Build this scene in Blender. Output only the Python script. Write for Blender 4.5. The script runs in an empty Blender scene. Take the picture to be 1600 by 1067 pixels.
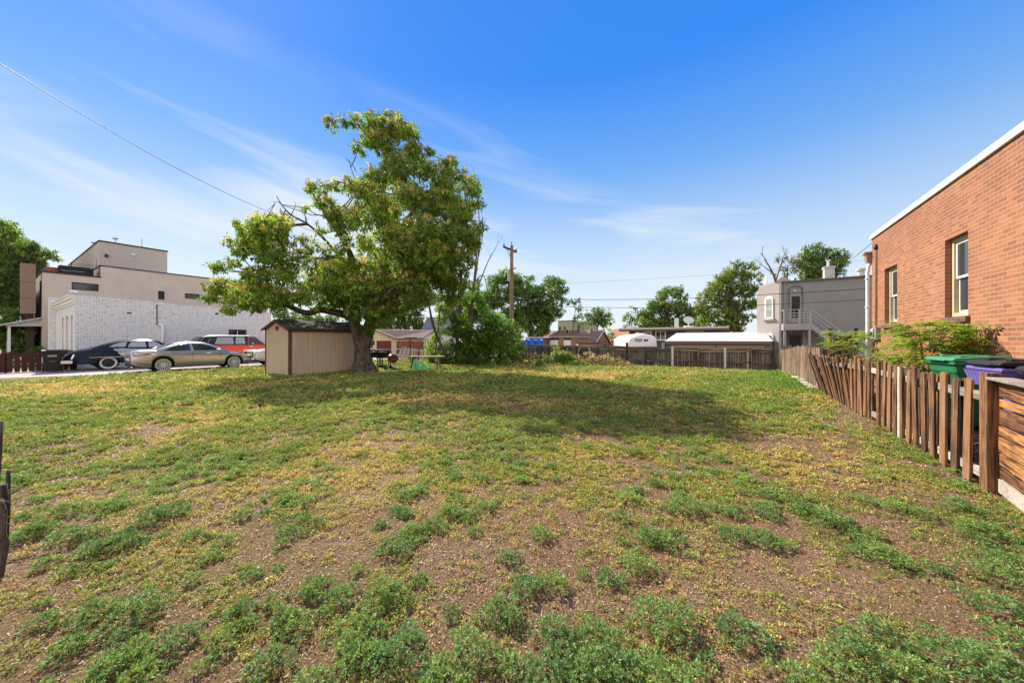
import bpy, bmesh, math, random
import numpy as np
from mathutils import Vector, Matrix
random.seed(7); rng = np.random.default_rng(11)
SC = bpy.context.scene
COL = SC.collection
# ------------------------------------------------------------------ camera
FPX = 535.0; HZ = 530.0; H = 1.6
ANG = math.atan2(343.0, FPX)
F = (-math.sin(ANG), math.cos(ANG)); R = (math.cos(ANG), math.sin(ANG))
cam = bpy.data.cameras.new('camera'); camo = bpy.data.objects.new('camera', cam); COL.objects.link(camo)
cam.sensor_width = 36.0; cam.lens = 36.0*FPX/1600.0; cam.clip_start = 0.05; cam.clip_end = 3000
cam.shift_y = -(533.5-HZ)/1600.0
camo.location = (0, 0, H); camo.rotation_euler = (math.pi/2, 0, ANG)
SC.camera = camo
SC.render.resolution_x = 1024; SC.render.resolution_y = 682
# ------------------------------------------------------------------ sun, sky, exposure
SUN_EL = math.radians(41); SUN_DIR2 = Vector((-0.965, 0.262)).normalized()   # horizontal direction towards the sun
sd = Vector((SUN_DIR2.x*math.cos(SUN_EL), SUN_DIR2.y*math.cos(SUN_EL), math.sin(SUN_EL)))
sl = bpy.data.lights.new('sun', 'SUN'); sl.energy = 5.0; sl.angle = math.radians(0.5); sl.color = (1.0, 0.90, 0.74)
so = bpy.data.objects.new('sun', sl); COL.objects.link(so)
so.rotation_euler = sd.to_track_quat('Z', 'Y').to_euler()
so.location = (-30, 10, 30)
SC.view_settings.view_transform = 'Standard'; SC.view_settings.look = 'None'
SC.view_settings.exposure = 0.86; SC.view_settings.gamma = 1.0
W = bpy.data.worlds.new('World'); SC.world = W; W.use_nodes = True
SKYK = 4.05; CLOC = (3.1, 1.7, 0.6)
def build_world():
    nt = W.node_tree; N = nt.nodes; L = nt.links; N.clear()
    out = N.new('ShaderNodeOutputWorld'); bg = N.new('ShaderNodeBackground'); L.new(bg.outputs[0], out.inputs[0])
    bg.inputs[1].default_value = 0.13
    sky = N.new('ShaderNodeTexSky'); sky.sky_type = 'NISHITA'; sky.sun_disc = False
    sky.sun_elevation = SUN_EL; sky.sun_rotation = math.atan2(SUN_DIR2.x, SUN_DIR2.y)
    sky.air_density = 1.0; sky.dust_density = 0.6; sky.ozone_density = 2.0; sky.altitude = 1600
    tc = N.new('ShaderNodeTexCoord'); sep = N.new('ShaderNodeSeparateXYZ'); L.new(tc.outputs['Generated'], sep.inputs[0])
    def m(op, a, b=None, c=None, clamp=False):
        n = N.new('ShaderNodeMath'); n.operation = op; n.use_clamp = clamp
        for i, x in enumerate((a, b, c)):
            if x is None: continue
            if isinstance(x, (int, float)): n.inputs[i].default_value = x
            else: L.new(x, n.inputs[i])
        return n.outputs[0]
    z = m('MAXIMUM', sep.outputs[2], 0.0)
    den = m('ADD', z, 0.12)
    px = m('DIVIDE', sep.outputs[0], den); py = m('DIVIDE', sep.outputs[1], den)
    cb = N.new('ShaderNodeCombineXYZ'); L.new(px, cb.inputs[0]); L.new(py, cb.inputs[1])
    sh = m('ADD', sep.outputs[2], m('ADD', m('MULTIPLY', sep.outputs[1], 0.16), m('MULTIPLY', sep.outputs[0], 0.10)))
    cb2 = N.new('ShaderNodeCombineXYZ'); L.new(m('MULTIPLY', sep.outputs[0], 1.5), cb2.inputs[0]); L.new(m('MULTIPLY', sep.outputs[1], 1.5), cb2.inputs[1]); L.new(m('MULTIPLY', sh, 10.5), cb2.inputs[2])
    mp = N.new('ShaderNodeMapping'); mp.inputs['Location'].default_value = CLOC
    L.new(cb2.outputs[0], mp.inputs[0])
    n1 = N.new('ShaderNodeTexNoise'); n1.inputs['Scale'].default_value = 1.0; n1.inputs['Detail'].default_value = 8; n1.inputs['Roughness'].default_value = 0.5; n1.inputs['Distortion'].default_value = 0.7
    L.new(mp.outputs[0], n1.inputs['Vector'])
    # how far towards the left of the view and towards the horizon
    rx = m('ADD', m('MULTIPLY', sep.outputs[0], -0.9), m('MULTIPLY', sep.outputs[1], -0.25))
    low = m('SUBTRACT', 1.0, m('MULTIPLY', z, 2.1), clamp=True)
    thr = m('SUBTRACT', 0.585, m('ADD', m('MULTIPLY', low, 0.17), m('MULTIPLY', rx, 0.15)))
    cl = m('MULTIPLY', m('SUBTRACT', n1.outputs['Fac'], thr), 3.6, clamp=True)
    fade = m('MULTIPLY', m('SUBTRACT', 0.60, z), 3.5, clamp=True)
    cl = m('MULTIPLY', m('MULTIPLY', cl, fade), 0.92)
    veil = m('POWER', m('SUBTRACT', 1.0, m('MINIMUM', m('MULTIPLY', z, 2.0), 1.0)), 2.2)
    veil = m('MULTIPLY', veil, 0.88)
    tot = m('MAXIMUM', cl, veil)
    tot = m('SUBTRACT', 1.0, m('MULTIPLY', m('SUBTRACT', 1.0, cl), m('SUBTRACT', 1.0, veil)))
    mix = N.new('ShaderNodeMix'); mix.data_type = 'RGBA'; L.new(tot, mix.inputs[0])
    gr = N.new('ShaderNodeValToRGB'); L.new(z, gr.inputs[0]); e = gr.color_ramp.elements
    for i, (p_, c_) in enumerate([(0.0, (0.80, 0.90, 0.98)), (0.10, (0.70, 0.85, 0.98)), (0.25, (0.46, 0.68, 0.98)), (0.42, (0.17, 0.45, 0.98)), (0.60, (0.02, 0.27, 1.0)), (1.0, (0.02, 0.22, 0.85))]):
        k = e[i] if i < 2 else e.new(p_)
        k.position = p_; k.color = (*c_, 1)
    sc_ = N.new('ShaderNodeMix'); sc_.data_type = 'RGBA'; sc_.blend_type = 'MULTIPLY'; sc_.inputs[0].default_value = 1.0
    L.new(gr.outputs[0], sc_.inputs[6]); sc_.inputs[7].default_value = (SKYK, SKYK, SKYK, 1)
    bl = N.new('ShaderNodeMix'); bl.data_type = 'RGBA'; bl.inputs[0].default_value = 0.86; L.new(sky.outputs[0], bl.inputs[6]); L.new(sc_.outputs[2], bl.inputs[7])
    L.new(bl.outputs[2], mix.inputs[6]); mix.inputs[7].default_value = (SKYK*.90, SKYK*.96, SKYK, 1)
    # unseen bright cloud behind the camera, added as fill for the shaded walls
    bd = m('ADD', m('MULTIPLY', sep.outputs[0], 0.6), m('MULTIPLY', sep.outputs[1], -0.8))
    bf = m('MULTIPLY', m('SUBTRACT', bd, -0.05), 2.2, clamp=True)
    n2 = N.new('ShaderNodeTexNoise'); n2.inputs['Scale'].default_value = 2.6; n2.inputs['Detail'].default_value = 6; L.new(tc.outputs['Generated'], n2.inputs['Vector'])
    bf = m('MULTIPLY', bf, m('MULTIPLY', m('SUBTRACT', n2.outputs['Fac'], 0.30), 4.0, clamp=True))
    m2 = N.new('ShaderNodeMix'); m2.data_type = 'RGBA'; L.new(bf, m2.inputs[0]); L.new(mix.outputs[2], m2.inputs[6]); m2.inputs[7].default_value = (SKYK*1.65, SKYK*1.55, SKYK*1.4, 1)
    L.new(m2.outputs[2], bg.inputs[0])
build_world()
# ------------------------------------------------------------------ helpers
def P(u, v, D):
    dx = (u-800)/FPX; dz = (HZ-v)/FPX
    return Vector((D*(F[0]+dx*R[0]), D*(F[1]+dx*R[1]), H+dz*D))
def DY(u, Y):
    dx = (u-800)/FPX; return Y/(F[1]+dx*R[1])
def DX(u, X):
    dx = (u-800)/FPX; return X/(F[0]+dx*R[0])
def PY(u, v, Y): return P(u, v, DY(u, Y))
def PX(u, v, X): return P(u, v, DX(u, X))
def PZ(u, v, z=0.0): return P(u, v, (H-z)*FPX/(v-HZ))
def sstep(a, b, x):
    t = np.clip((x-a)/(b-a), 0, 1); return t*t*(3-2*t)
def gz(x, y):
    """terrain height"""
    x = np.asarray(x, float); y = np.asarray(y, float)
    z = -0.22*sstep(17, 24, y)*sstep(-14, -4, x)
    z = z-1.0*sstep(24.6, 31, y)*sstep(-13, -5, x)*(1-0.75*sstep(0.5, 3.0, x))
    z = z+0.27*sstep(2.45, 2.75, x)*(1-sstep(16, 22, y))
    z = z+0.02*np.sin(x*1.3+1)*np.cos(y*0.9)+0.012*np.sin(x*3.1)*np.sin(y*2.7+2)
    return z
def gzf(x, y): return float(gz(x, y))
def link(o, parent=None):
    COL.objects.link(o)
    if parent is not None: o.parent = parent
    return o
def tag(o, label=None, cat=None, group=None, kind=None):
    if label: o['label'] = label
    if cat: o['category'] = cat
    if group: o['group'] = group
    if kind: o['kind'] = kind
    return o
def empty(name, label, cat, loc=(0, 0, 0), rz=0.0, group=None):
    o = bpy.data.objects.new(name, None); o.empty_display_size = 0.2
    COL.objects.link(o); o.location = loc; o.rotation_euler = (0, 0, rz)
    return tag(o, label, cat, group)
def copy_tree(o, parent=None):
    c = o.copy(); COL.objects.link(c); c.parent = parent
    for ch in [k for k in bpy.data.objects if k.parent == o]: copy_tree(ch, c)
    return c
class MB:
    def __init__(s, M=None): s.v = []; s.f = []; s.m = []; s.M = M
    def add(s, vs, fs, mi=0):
        b = len(s.v)
        for p in vs:
            p = Vector(p)
            if s.M is not None: p = s.M @ p
            s.v.append(tuple(p))
        for f in fs: s.f.append(tuple(b+i for i in f)); s.m.append(mi)
        return s
    def box(s, a, b, mi=0, T=None):
        x0, y0, z0 = a; x1, y1, z1 = b
        vs = [Vector(p) for p in ((x0,y0,z0),(x1,y0,z0),(x1,y1,z0),(x0,y1,z0),(x0,y0,z1),(x1,y0,z1),(x1,y1,z1),(x0,y1,z1))]
        if T is not None: vs = [T @ p for p in vs]
        return s.add(vs, [(0,3,2,1),(4,5,6,7),(0,1,5,4),(1,2,6,5),(2,3,7,6),(3,0,4,7)], mi)
    def beam(s, p, q, w, h, mi=0, up=(0,0,1)):
        p = Vector(p); q = Vector(q); d = (q-p); L = d.length; d.normalize()
        upv = Vector(up)
        if abs(d.dot(upv)) > 0.98: upv = Vector((1,0,0))
        sx = d.cross(upv).normalized(); sz = sx.cross(d).normalized()
        vs = []
        for e in (p, q):
            for (a, b) in ((-1,-1),(1,-1),(1,1),(-1,1)): vs.append(e+sx*(a*w/2)+sz*(b*h/2))
        return s.add(vs, [(0,1,2,3),(7,6,5,4),(0,4,5,1),(1,5,6,2),(2,6,7,3),(3,7,4,0)], mi)
    def tube(s, pts, rad, n=8, mi=0, cap=True):
        pts = [Vector(p) for p in pts]
        if isinstance(rad, (int, float)): rad = [rad]*len(pts)
        b = len(s.v); vs = []; fs = []
        ref = Vector((0,0,1))
        prev = None
        for i, p in enumerate(pts):
            d = (pts[min(i+1, len(pts)-1)]-pts[max(i-1, 0)])
            if d.length < 1e-9: d = Vector((0,0,1))
            d.normalize()
            if prev is None:
                a = d.cross(ref if abs(d.z) < 0.95 else Vector((1,0,0))).normalized()
            else:
                a = (prev-d*prev.dot(d)).normalized()
            prev = a; c = d.cross(a)
            for k in range(n):
                t = 2*math.pi*k/n; vs.append(p+(a*math.cos(t)+c*math.sin(t))*rad[i])
        for i in range(len(pts)-1):
            for k in range(n):
                k2 = (k+1) % n; fs.append((i*n+k, i*n+k2, (i+1)*n+k2, (i+1)*n+k))
        if cap: fs.append(tuple(range(n-1, -1, -1))); fs.append(tuple((len(pts)-1)*n+k for k in range(n)))
        return s.add(vs, fs, mi)
    def lathe(s, prof, n=20, c=(0,0,0), axis='z', mi=0, sx=1, sy=1, ring=False):
        vs = []; fs = []
        for (r, z) in prof:
            for k in range(n):
                t = 2*math.pi*k/n; x = r*math.cos(t)*sx; y = r*math.sin(t)*sy
                p = (x, y, z) if axis == 'z' else ((x, z, -y) if axis == 'y' else (z, x, y))
                vs.append((p[0]+c[0], p[1]+c[1], p[2]+c[2]))
        for i in range(len(prof)-1):
            for k in range(n):
                k2 = (k+1) % n; fs.append((i*n+k, i*n+k2, (i+1)*n+k2, (i+1)*n+k))
        if ring:
            e = (len(prof)-1)*n; fs += [(e+k, e+(k+1) % n, (k+1) % n, k) for k in range(n)]
        else: fs.append(tuple(range(n-1, -1, -1))); fs.append(tuple((len(prof)-1)*n+k for k in range(n)))
        return s.add(vs, fs, mi)
    def prism(s, poly, a, b, plane='xz', mi=0):
        """poly 2-D outline extruded between a and b along the third axis"""
        def mk(p, t):
            if plane == 'xz': return (p[0], t, p[1])
            if plane == 'yz': return (t, p[0], p[1])
            return (p[0], p[1], t)
        n = len(poly); vs = [mk(p, a) for p in poly]+[mk(p, b) for p in poly]
        fs = [tuple(range(n-1, -1, -1)), tuple(range(n, 2*n))]+[(i, (i+1) % n, n+(i+1) % n, n+i) for i in range(n)]
        return s.add(vs, fs, mi)
    def build(s, name, mat, parent=None, smooth=False, bevel=0, fix=True, angle=None):
        me = bpy.data.meshes.new(name); me.from_pydata(s.v, [], s.f)
        mats = mat if isinstance(mat, (list, tuple)) else [mat]
        for m in mats: me.materials.append(m)
        if len(mats) > 1: me.polygons.foreach_set('material_index', s.m)
        if fix:
            bm = bmesh.new(); bm.from_mesh(me); bmesh.ops.recalc_face_normals(bm, faces=bm.faces); bm.to_mesh(me); bm.free()
        if smooth:
            me.polygons.foreach_set('use_smooth', [True]*len(me.polygons))
            if angle: me.set_sharp_from_angle(angle=math.radians(angle))
        me.update()
        o = bpy.data.objects.new(name, me); link(o, parent)
        if bevel:
            b = o.modifiers.new('bevel', 'BEVEL'); b.width = bevel; b.segments = 2; b.limit_method = 'ANGLE'
        return o
def quads(name, V, C, mat, parent=None, nper=4):
    """V (N,4,3) leaf corners, C (N,3) colours"""
    V = np.ascontiguousarray(V, dtype=np.float32); N = V.shape[0]
    me = bpy.data.meshes.new(name)
    me.vertices.add(N*4); me.vertices.foreach_set('co', V.reshape(-1))
    me.loops.add(N*4); me.loops.foreach_set('vertex_index', np.arange(N*4, dtype=np.int32))
    me.polygons.add(N); me.polygons.foreach_set('loop_start', np.arange(0, N*4, 4, dtype=np.int32))
    try: me.polygons.foreach_set('loop_total', np.full(N, 4, dtype=np.int32))
    except Exception: pass
    at = me.color_attributes.new('Col', 'FLOAT_COLOR', 'POINT')
    c4 = np.ones((N, 4, 4), dtype=np.float32); c4[:, :, :3] = C[:, None, :]
    at.data.foreach_set('color', c4.reshape(-1))
    me.materials.append(mat); me.update(calc_edges=True); me.validate()
    o = bpy.data.objects.new(name, me); link(o, parent); return o
def unit(a): return a/np.maximum(np.linalg.norm(a, axis=-1, keepdims=True), 1e-9)
def kites(base, d, nrm, L, Wd, bend=0.0):
    """leaf quads: base point, direction d, surface normal nrm, length, width"""
    d = unit(d); s = unit(np.cross(d, nrm)); n2 = np.cross(s, d)
    L = np.asarray(L)[:, None]; Wd = np.asarray(Wd)[:, None]
    mid = base+d*L*0.45
    tip = base+d*L-n2*L*bend
    return np.stack([base, mid+s*Wd*0.5, tip, mid-s*Wd*0.5], axis=1)
def rnd_dir(n):
    v = rng.normal(size=(n, 3)); return unit(v)
def vnoise(x, y, s, seed=0):
    """smooth value noise in [0,1] on arrays"""
    r = np.random.default_rng(seed).random((64, 64))
    X = np.asarray(x)/s+100.3; Y = np.asarray(y)/s+100.7
    xi = np.floor(X).astype(int); yi = np.floor(Y).astype(int); fx = X-xi; fy = Y-yi
    fx = fx*fx*(3-2*fx); fy = fy*fy*(3-2*fy)
    a = r[xi % 64, yi % 64]; b = r[(xi+1) % 64, yi % 64]; c = r[xi % 64, (yi+1) % 64]; d = r[(xi+1) % 64, (yi+1) % 64]
    return (a*(1-fx)+b*fx)*(1-fy)+(c*(1-fx)+d*fx)*fy
# ------------------------------------------------------------------ materials
class NT:
    def __init__(s, name):
        s.mat = bpy.data.materials.new(name); s.mat.use_nodes = True; s.nt = s.mat.node_tree
        s.N = s.nt.nodes; s.L = s.nt.links; s.N.clear()
        s.out = s.N.new('ShaderNodeOutputMaterial'); s.b = s.N.new('ShaderNodeBsdfPrincipled'); s.L.new(s.b.outputs[0], s.out.inputs[0])
        s.b.inputs['Specular IOR Level'].default_value = 0.3
    def put(s, sock, x):
        if isinstance(x, (int, float)): sock.default_value = x
        elif isinstance(x, tuple): sock.default_value = x if len(x) == 4 or sock.type == 'VECTOR' else (*x, 1)
        else: s.L.new(x, sock)
    def math(s, op, a, b=0.0, clamp=False):
        n = s.N.new('ShaderNodeMath'); n.operation = op; n.use_clamp = clamp; s.put(n.inputs[0], a); s.put(n.inputs[1], b); return n.outputs[0]
    def mix(s, f, a, b, mode='MIX'):
        n = s.N.new('ShaderNodeMix'); n.data_type = 'RGBA'; n.blend_type = mode; s.put(n.inputs[0], f); s.put(n.inputs[6], a); s.put(n.inputs[7], b); return n.outputs[2]
    def coord(s, scale=(1,1,1), kind='Object', rot=(0,0,0)):
        t = s.N.new('ShaderNodeTexCoord'); m = s.N.new('ShaderNodeMapping'); m.inputs['Scale'].default_value = scale; m.inputs['Rotation'].default_value = rot
        s.L.new(t.outputs[kind], m.inputs[0]); return m.outputs[0]
    def noise(s, vec, scale, detail=4, rough=0.55, dist=0.0):
        n = s.N.new('ShaderNodeTexNoise'); s.L.new(vec, n.inputs['Vector']); n.inputs['Scale'].default_value = scale
        n.inputs['Detail'].default_value = detail; n.inputs['Roughness'].default_value = rough; n.inputs['Distortion'].default_value = dist; return n.outputs['Fac']
    def ramp(s, fac, stops):
        n = s.N.new('ShaderNodeValToRGB'); s.put(n.inputs[0], fac); e = n.color_ramp.elements
        while len(e) > 1: e.remove(e[0])
        e[0].position = stops[0][0]; e[0].color = (*stops[0][1], 1)
        for p, c in stops[1:]:
            k = e.new(p); k.color = (*c, 1)
        return n.outputs[0]
    def bump(s, h, strength=0.3, dist=0.01):
        n = s.N.new('ShaderNodeBump'); n.inputs['Strength'].default_value = strength; n.inputs['Distance'].default_value = dist
        s.put(n.inputs['Height'], h); s.L.new(n.outputs[0], s.b.inputs['Normal'])
    def color(s, c): s.put(s.b.inputs['Base Color'], c)
    def set(s, **k):
        names = dict(rough='Roughness', metal='Metallic', spec='Specular IOR Level', coat='Coat Weight', alpha='Alpha', trans='Transmission Weight', ior='IOR')
        for a, v in k.items(): s.put(s.b.inputs[names[a]], v)
        return s
def plain(name, c, rough=0.6, metal=0.0, var=0.12, scale=6.0, coat=0.0, bump=0.0, spec=0.3):
    m = NT(name); v = m.coord(); n = m.noise(v, scale, 5)
    lo = tuple(x*(1-var) for x in c); hi = tuple(min(1, x*(1+var)) for x in c)
    m.color(m.ramp(n, [(0.3, lo), (0.7, hi)])); m.set(rough=rough, metal=metal, coat=coat, spec=spec)
    if bump: m.bump(m.noise(v, scale*8, 4), bump, 0.01)
    return m.mat
def glass_dark(name, c=(0.03, 0.04, 0.045), rough=0.06):
    m = NT(name); m.color(c); m.set(rough=rough, spec=0.7); return m.mat
def leafmat(name, trans=0.35):
    m = NT(name); a = m.N.new('ShaderNodeAttribute'); a.attribute_name = 'Col'
    m.color(a.outputs['Color']); m.set(rough=0.55, spec=0.25)
    t = m.N.new('ShaderNodeBsdfTranslucent'); br = m.mix(1.0, a.outputs['Color'], (1.25, 1.35, 0.7), 'MULTIPLY'); m.L.new(br, t.inputs[0])
    mx = m.N.new('ShaderNodeMixShader'); mx.inputs[0].default_value = trans
    m.L.new(m.b.outputs[0], mx.inputs[1]); m.L.new(t.outputs[0], mx.inputs[2]); m.L.new(mx.outputs[0], m.out.inputs[0]); return m.mat
LEAF = leafmat('leaf', 0.48); WEED = leafmat('weed_leaf', 0.3); DRY = leafmat('dry_leaf', 0.15)
def brickmat(name, c1, c2, mortar, bw=0.215, rh=0.075, ms=0.006, painted=False):
    m = NT(name); t = m.N.new('ShaderNodeTexCoord'); g = m.N.new('ShaderNodeNewGeometry')
    sp = m.N.new('ShaderNodeSeparateXYZ'); m.L.new(t.outputs['Object'], sp.inputs[0])
    sn = m.N.new('ShaderNodeSeparateXYZ'); m.L.new(g.outputs['True Normal'], sn.inputs[0])
    isx = m.math('GREATER_THAN', m.math('ABSOLUTE', sn.outputs[0]), 0.6)
    hx = m.math('ADD', m.math('MULTIPLY', isx, sp.outputs[1]), m.math('MULTIPLY', m.math('SUBTRACT', 1.0, isx), sp.outputs[0]))
    cb = m.N.new('ShaderNodeCombineXYZ'); m.L.new(hx, cb.inputs[0]); m.L.new(sp.outputs[2], cb.inputs[1])
    # slight wobble so that the courses are not ruler straight
    nz = m.N.new('ShaderNodeTexNoise'); nz.inputs['Scale'].default_value = 3.0; m.L.new(cb.outputs[0], nz.inputs['Vector'])
    ma = m.N.new('ShaderNodeVectorMath'); ma.operation = 'MULTIPLY_ADD'; m.L.new(nz.outputs['Color'], ma.inputs[0]); ma.inputs[1].default_value = (0.018, 0.012, 0); m.L.new(cb.outputs[0], ma.inputs[2])
    b = m.N.new('ShaderNodeTexBrick'); m.L.new(ma.outputs[0], b.inputs['Vector']); b.offset = 0.5
    b.inputs['Scale'].default_value = 1.0; b.inputs['Brick Width'].default_value = bw; b.inputs['Row Height'].default_value = rh
    b.inputs['Mortar Size'].default_value = ms; b.inputs['Mortar Smooth'].default_value = 0.25; b.inputs['Bias'].default_value = -0.1
    b.inputs['Color1'].default_value = (0, 0, 0, 1); b.inputs['Color2'].default_value = (1, 1, 1, 1); b.inputs['Mortar'].default_value = (0.5, 0.5, 0.5, 1)
    fine = m.noise(t.outputs['Object'], 45, 5, 0.65); big = m.noise(t.outputs['Object'], 0.9, 4, 0.6)
    if not painted:
        col = m.ramp(b.outputs['Color'], [(0.0, tuple(a*.6+b*.4 for a, b in zip(c2, c1))), (0.22, tuple(x*0.88 for x in c1)), (0.6, c1), (0.85, tuple(x*1.22 for x in c1)), (1.0, tuple(x*0.8 for x in c1))])
        col = m.mix(m.math('MULTIPLY', m.math('SUBTRACT', fine, 0.35), 0.9, True), col, tuple(x*0.6 for x in c1))
        # weathering band of darker brick high on the wall
        band = m.math('MULTIPLY', m.math('SUBTRACT', sp.outputs[2], 3.72), 2.2, True)
        band = m.math('MULTIPLY', band, m.math('MULTIPLY', m.math('SUBTRACT', big, 0.36), 5.0, True))
        col = m.mix(m.math('MULTIPLY', band, 0.6), col, (0.20, 0.075, 0.045))
        pale = m.math('MULTIPLY', m.math('SUBTRACT', m.noise(t.outputs['Object'], 1.7, 3), 0.60), 5.0, True)
        col = m.mix(m.math('MULTIPLY', pale, 0.35), col, (0.55, 0.33, 0.23))
        st_ = m.noise(m.coord((1, 1.2, .25)), 2.3, 5, .65); col = m.mix(m.math('MULTIPLY', m.math('SUBTRACT', st_, 0.55), 3.0, True), col, tuple(x*0.62 for x in c1))
        eff = m.math('MULTIPLY', m.math('SUBTRACT', m.noise(m.coord((.6, 2.2, 1.3)), 1.4, 6, .75), 0.66), 9.0, True); col = m.mix(m.math('MULTIPLY', eff, 0.5), col, (0.62, 0.50, 0.42))
        mo = m.mix(fine, mortar, tuple(x*0.7 for x in mortar))
        col = m.mix(b.outputs['Fac'], col, mo)
    else:
        col = m.ramp(b.outputs['Color'], [(0.0, tuple(x*0.92 for x in c1)), (0.5, c1), (1.0, tuple(min(x*1.04, .9) for x in c1))])
        chips = m.math('MULTIPLY', m.math('SUBTRACT', m.noise(t.outputs['Object'], 7, 5, 0.7), 0.50), 9.0, True)
        col = m.mix(m.math('MULTIPLY', b.outputs['Fac'], m.math('ADD', 0.35, m.math('MULTIPLY', chips, 0.65))), col, mortar)
        top = m.math('MULTIPLY', m.math('SUBTRACT', sp.outputs[2], 2.6), 0.9, True)
        peel = m.math('MULTIPLY', m.math('SUBTRACT', m.noise(t.outputs['Object'], 3.2, 6, 0.7), 0.60), 14.0, True)
        col = m.mix(m.math('MULTIPLY', m.math('MULTIPLY', peel, top), 0.8), col, c2)
        col = m.mix(m.math('MULTIPLY', m.math('SUBTRACT', big, 0.48), 0.6, True), col, tuple(x*0.75 for x in c1))
    m.color(col); m.set(rough=0.85)
    m.bump(m.math('ADD', m.math('MULTIPLY', m.math('SUBTRACT', 1.0, b.outputs['Fac']), 1.0), m.math('MULTIPLY', fine, 0.35)), 0.7, 0.008)
    return m.mat
def woodmat(name, stops, axis='z', freq=1.0, rough=0.8):
    m = NT(name); oi = m.N.new('ShaderNodeObjectInfo'); t = m.N.new('ShaderNodeTexCoord')
    sc = {'z': (62, 62, 2.2), 'y': (62, 2.2, 62), 'x': (2.2, 62, 62)}[axis]
    ad = m.N.new('ShaderNodeVectorMath'); ad.operation = 'MULTIPLY_ADD'; m.L.new(t.outputs['Object'], ad.inputs[0]); ad.inputs[1].default_value = (1, 1, 1)
    cb = m.N.new('ShaderNodeCombineXYZ'); rr = m.math('MULTIPLY', oi.outputs['Random'], 37.0); m.L.new(rr, cb.inputs[0]); m.L.new(rr, cb.inputs[1]); m.L.new(rr, cb.inputs[2]); m.L.new(cb.outputs[0], ad.inputs[2])
    mp = m.N.new('ShaderNodeMapping'); mp.inputs['Scale'].default_value = tuple(x*freq for x in sc); m.L.new(ad.outputs[0], mp.inputs[0])
    n = m.noise(mp.outputs[0], 1.0, 6, 0.6, 0.5)
    pt = m.noise(ad.outputs[0], 2.2, 3, 0.5)
    n3 = m.math('ADD', m.math('MULTIPLY', m.math('SUBTRACT', n, 0.5), 2.3), 0.5)
    f = m.math('ADD', m.math('MULTIPLY', n3, 0.55), m.math('MULTIPLY', m.math('ADD', m.math('MULTIPLY', m.math('SUBTRACT', pt, 0.5), 1.5), 0.5), 0.42))
    f = m.math('ADD', f, m.math('MULTIPLY', m.math('SUBTRACT', oi.outputs['Random'], 0.5), 0.26))
    m.color(m.ramp(f, stops)); m.set(rough=rough, spec=0.2); m.bump(n, 0.8, 0.008); return m.mat
BRICK = brickmat('orange_brick', (0.355, 0.140, 0.072), (0.20, 0.075, 0.048), (0.49, 0.35, 0.235), ms=0.006)
WBRICK = brickmat('painted_brick', (0.86, 0.85, 0.855), (0.24, 0.13, 0.10), (0.15, 0.135, 0.14), painted=True, ms=0.012)
RBRICK = brickmat('brown_brick', (0.40, 0.19, 0.12), (0.25, 0.12, 0.08), (0.45, 0.38, 0.32))
GBRICK = plain('grey_block', (0.16, 0.15, 0.15), 0.85, bump=0.3)
WOODN = woodmat('weathered_picket', [(0.26, (0.030, 0.018, 0.013)), (0.40, (0.085, 0.05, 0.033)), (0.52, (0.17, 0.09, 0.05)), (0.63, (0.33, 0.15, 0.055)), (0.70, (0.21, 0.13, 0.085)), (0.82, (0.27, 0.22, 0.18))])
WOODY = woodmat('weathered_board', [(0.30, (0.06, 0.035, 0.02)), (0.43, (0.19, 0.10, 0.05)), (0.54, (0.40, 0.20, 0.085)), (0.64, (0.52, 0.27, 0.10)), (0.78, (0.28, 0.19, 0.13))], axis='y')
WOODG = woodmat('grey_wood', [(0.3, (0.17, 0.14, 0.12)), (0.55, (0.36, 0.31, 0.27)), (0.8, (0.52, 0.47, 0.41))], axis='y')
WOODP = woodmat('plank_wood', [(0.28, (0.05, 0.035, 0.027)), (0.45, (0.14, 0.095, 0.068)), (0.6, (0.28, 0.18, 0.11)), (0.75, (0.30, 0.25, 0.20))], freq=0.5)
WOODD = woodmat('old_dark_wood', [(0.30, (0.035, 0.028, 0.024)), (0.5, (0.095, 0.078, 0.068)), (0.66, (0.17, 0.145, 0.13)), (0.8, (0.24, 0.21, 0.19))], freq=0.45)
WOODW = plain('white_post_paint', (0.62, 0.60, 0.57), 0.7, var=0.25, scale=9)
BARK = NT('bark'); _v = BARK.coord((9, 9, 1.6)); _n = BARK.noise(_v, 1.6, 8, 0.65, 0.7)
BARK.color(BARK.ramp(_n, [(0.35, (0.035, 0.028, 0.022)), (0.55, (0.12, 0.095, 0.075)), (0.7, (0.24, 0.20, 0.17))])); BARK.set(rough=0.9); BARK.bump(_n, 1.0, 0.04); BARK = BARK.mat
DEADW = plain('dead_twig', (0.16, 0.12, 0.10), 0.9, var=0.4)
WHITEP = plain('white_paint', (0.78, 0.77, 0.74), 0.5, var=0.06)
CONC = NT('concrete'); _v = CONC.coord(); _n = CONC.noise(_v, 1.2, 6, 0.6); _n2 = CONC.noise(_v, 40, 5, 0.7)
CONC.color(CONC.mix(CONC.math('MULTIPLY', _n2, 0.5), CONC.ramp(_n, [(0.3, (0.27, 0.24, 0.21)), (0.7, (0.46, 0.42, 0.38))]), (0.28, 0.25, 0.23))); CONC.set(rough=0.9); CONC.bump(_n2, 0.4, 0.01); CONC = CONC.mat
GLASS = glass_dark('window_glass'); CARGLASS = glass_dark('car_glass', (0.02, 0.026, 0.03), 0.03)
TYRE = plain('tyre_rubber', (0.018, 0.018, 0.019), 0.75, var=0.2)
CHROME = plain('chrome', (0.75, 0.75, 0.76), 0.12, metal=1.0, var=0.05)
ALLOY = plain('alloy', (0.70, 0.70, 0.71), 0.4, metal=0.4, var=0.05)
BLACKP = plain('black_plastic', (0.018, 0.018, 0.02), 0.45, var=0.2)
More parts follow.
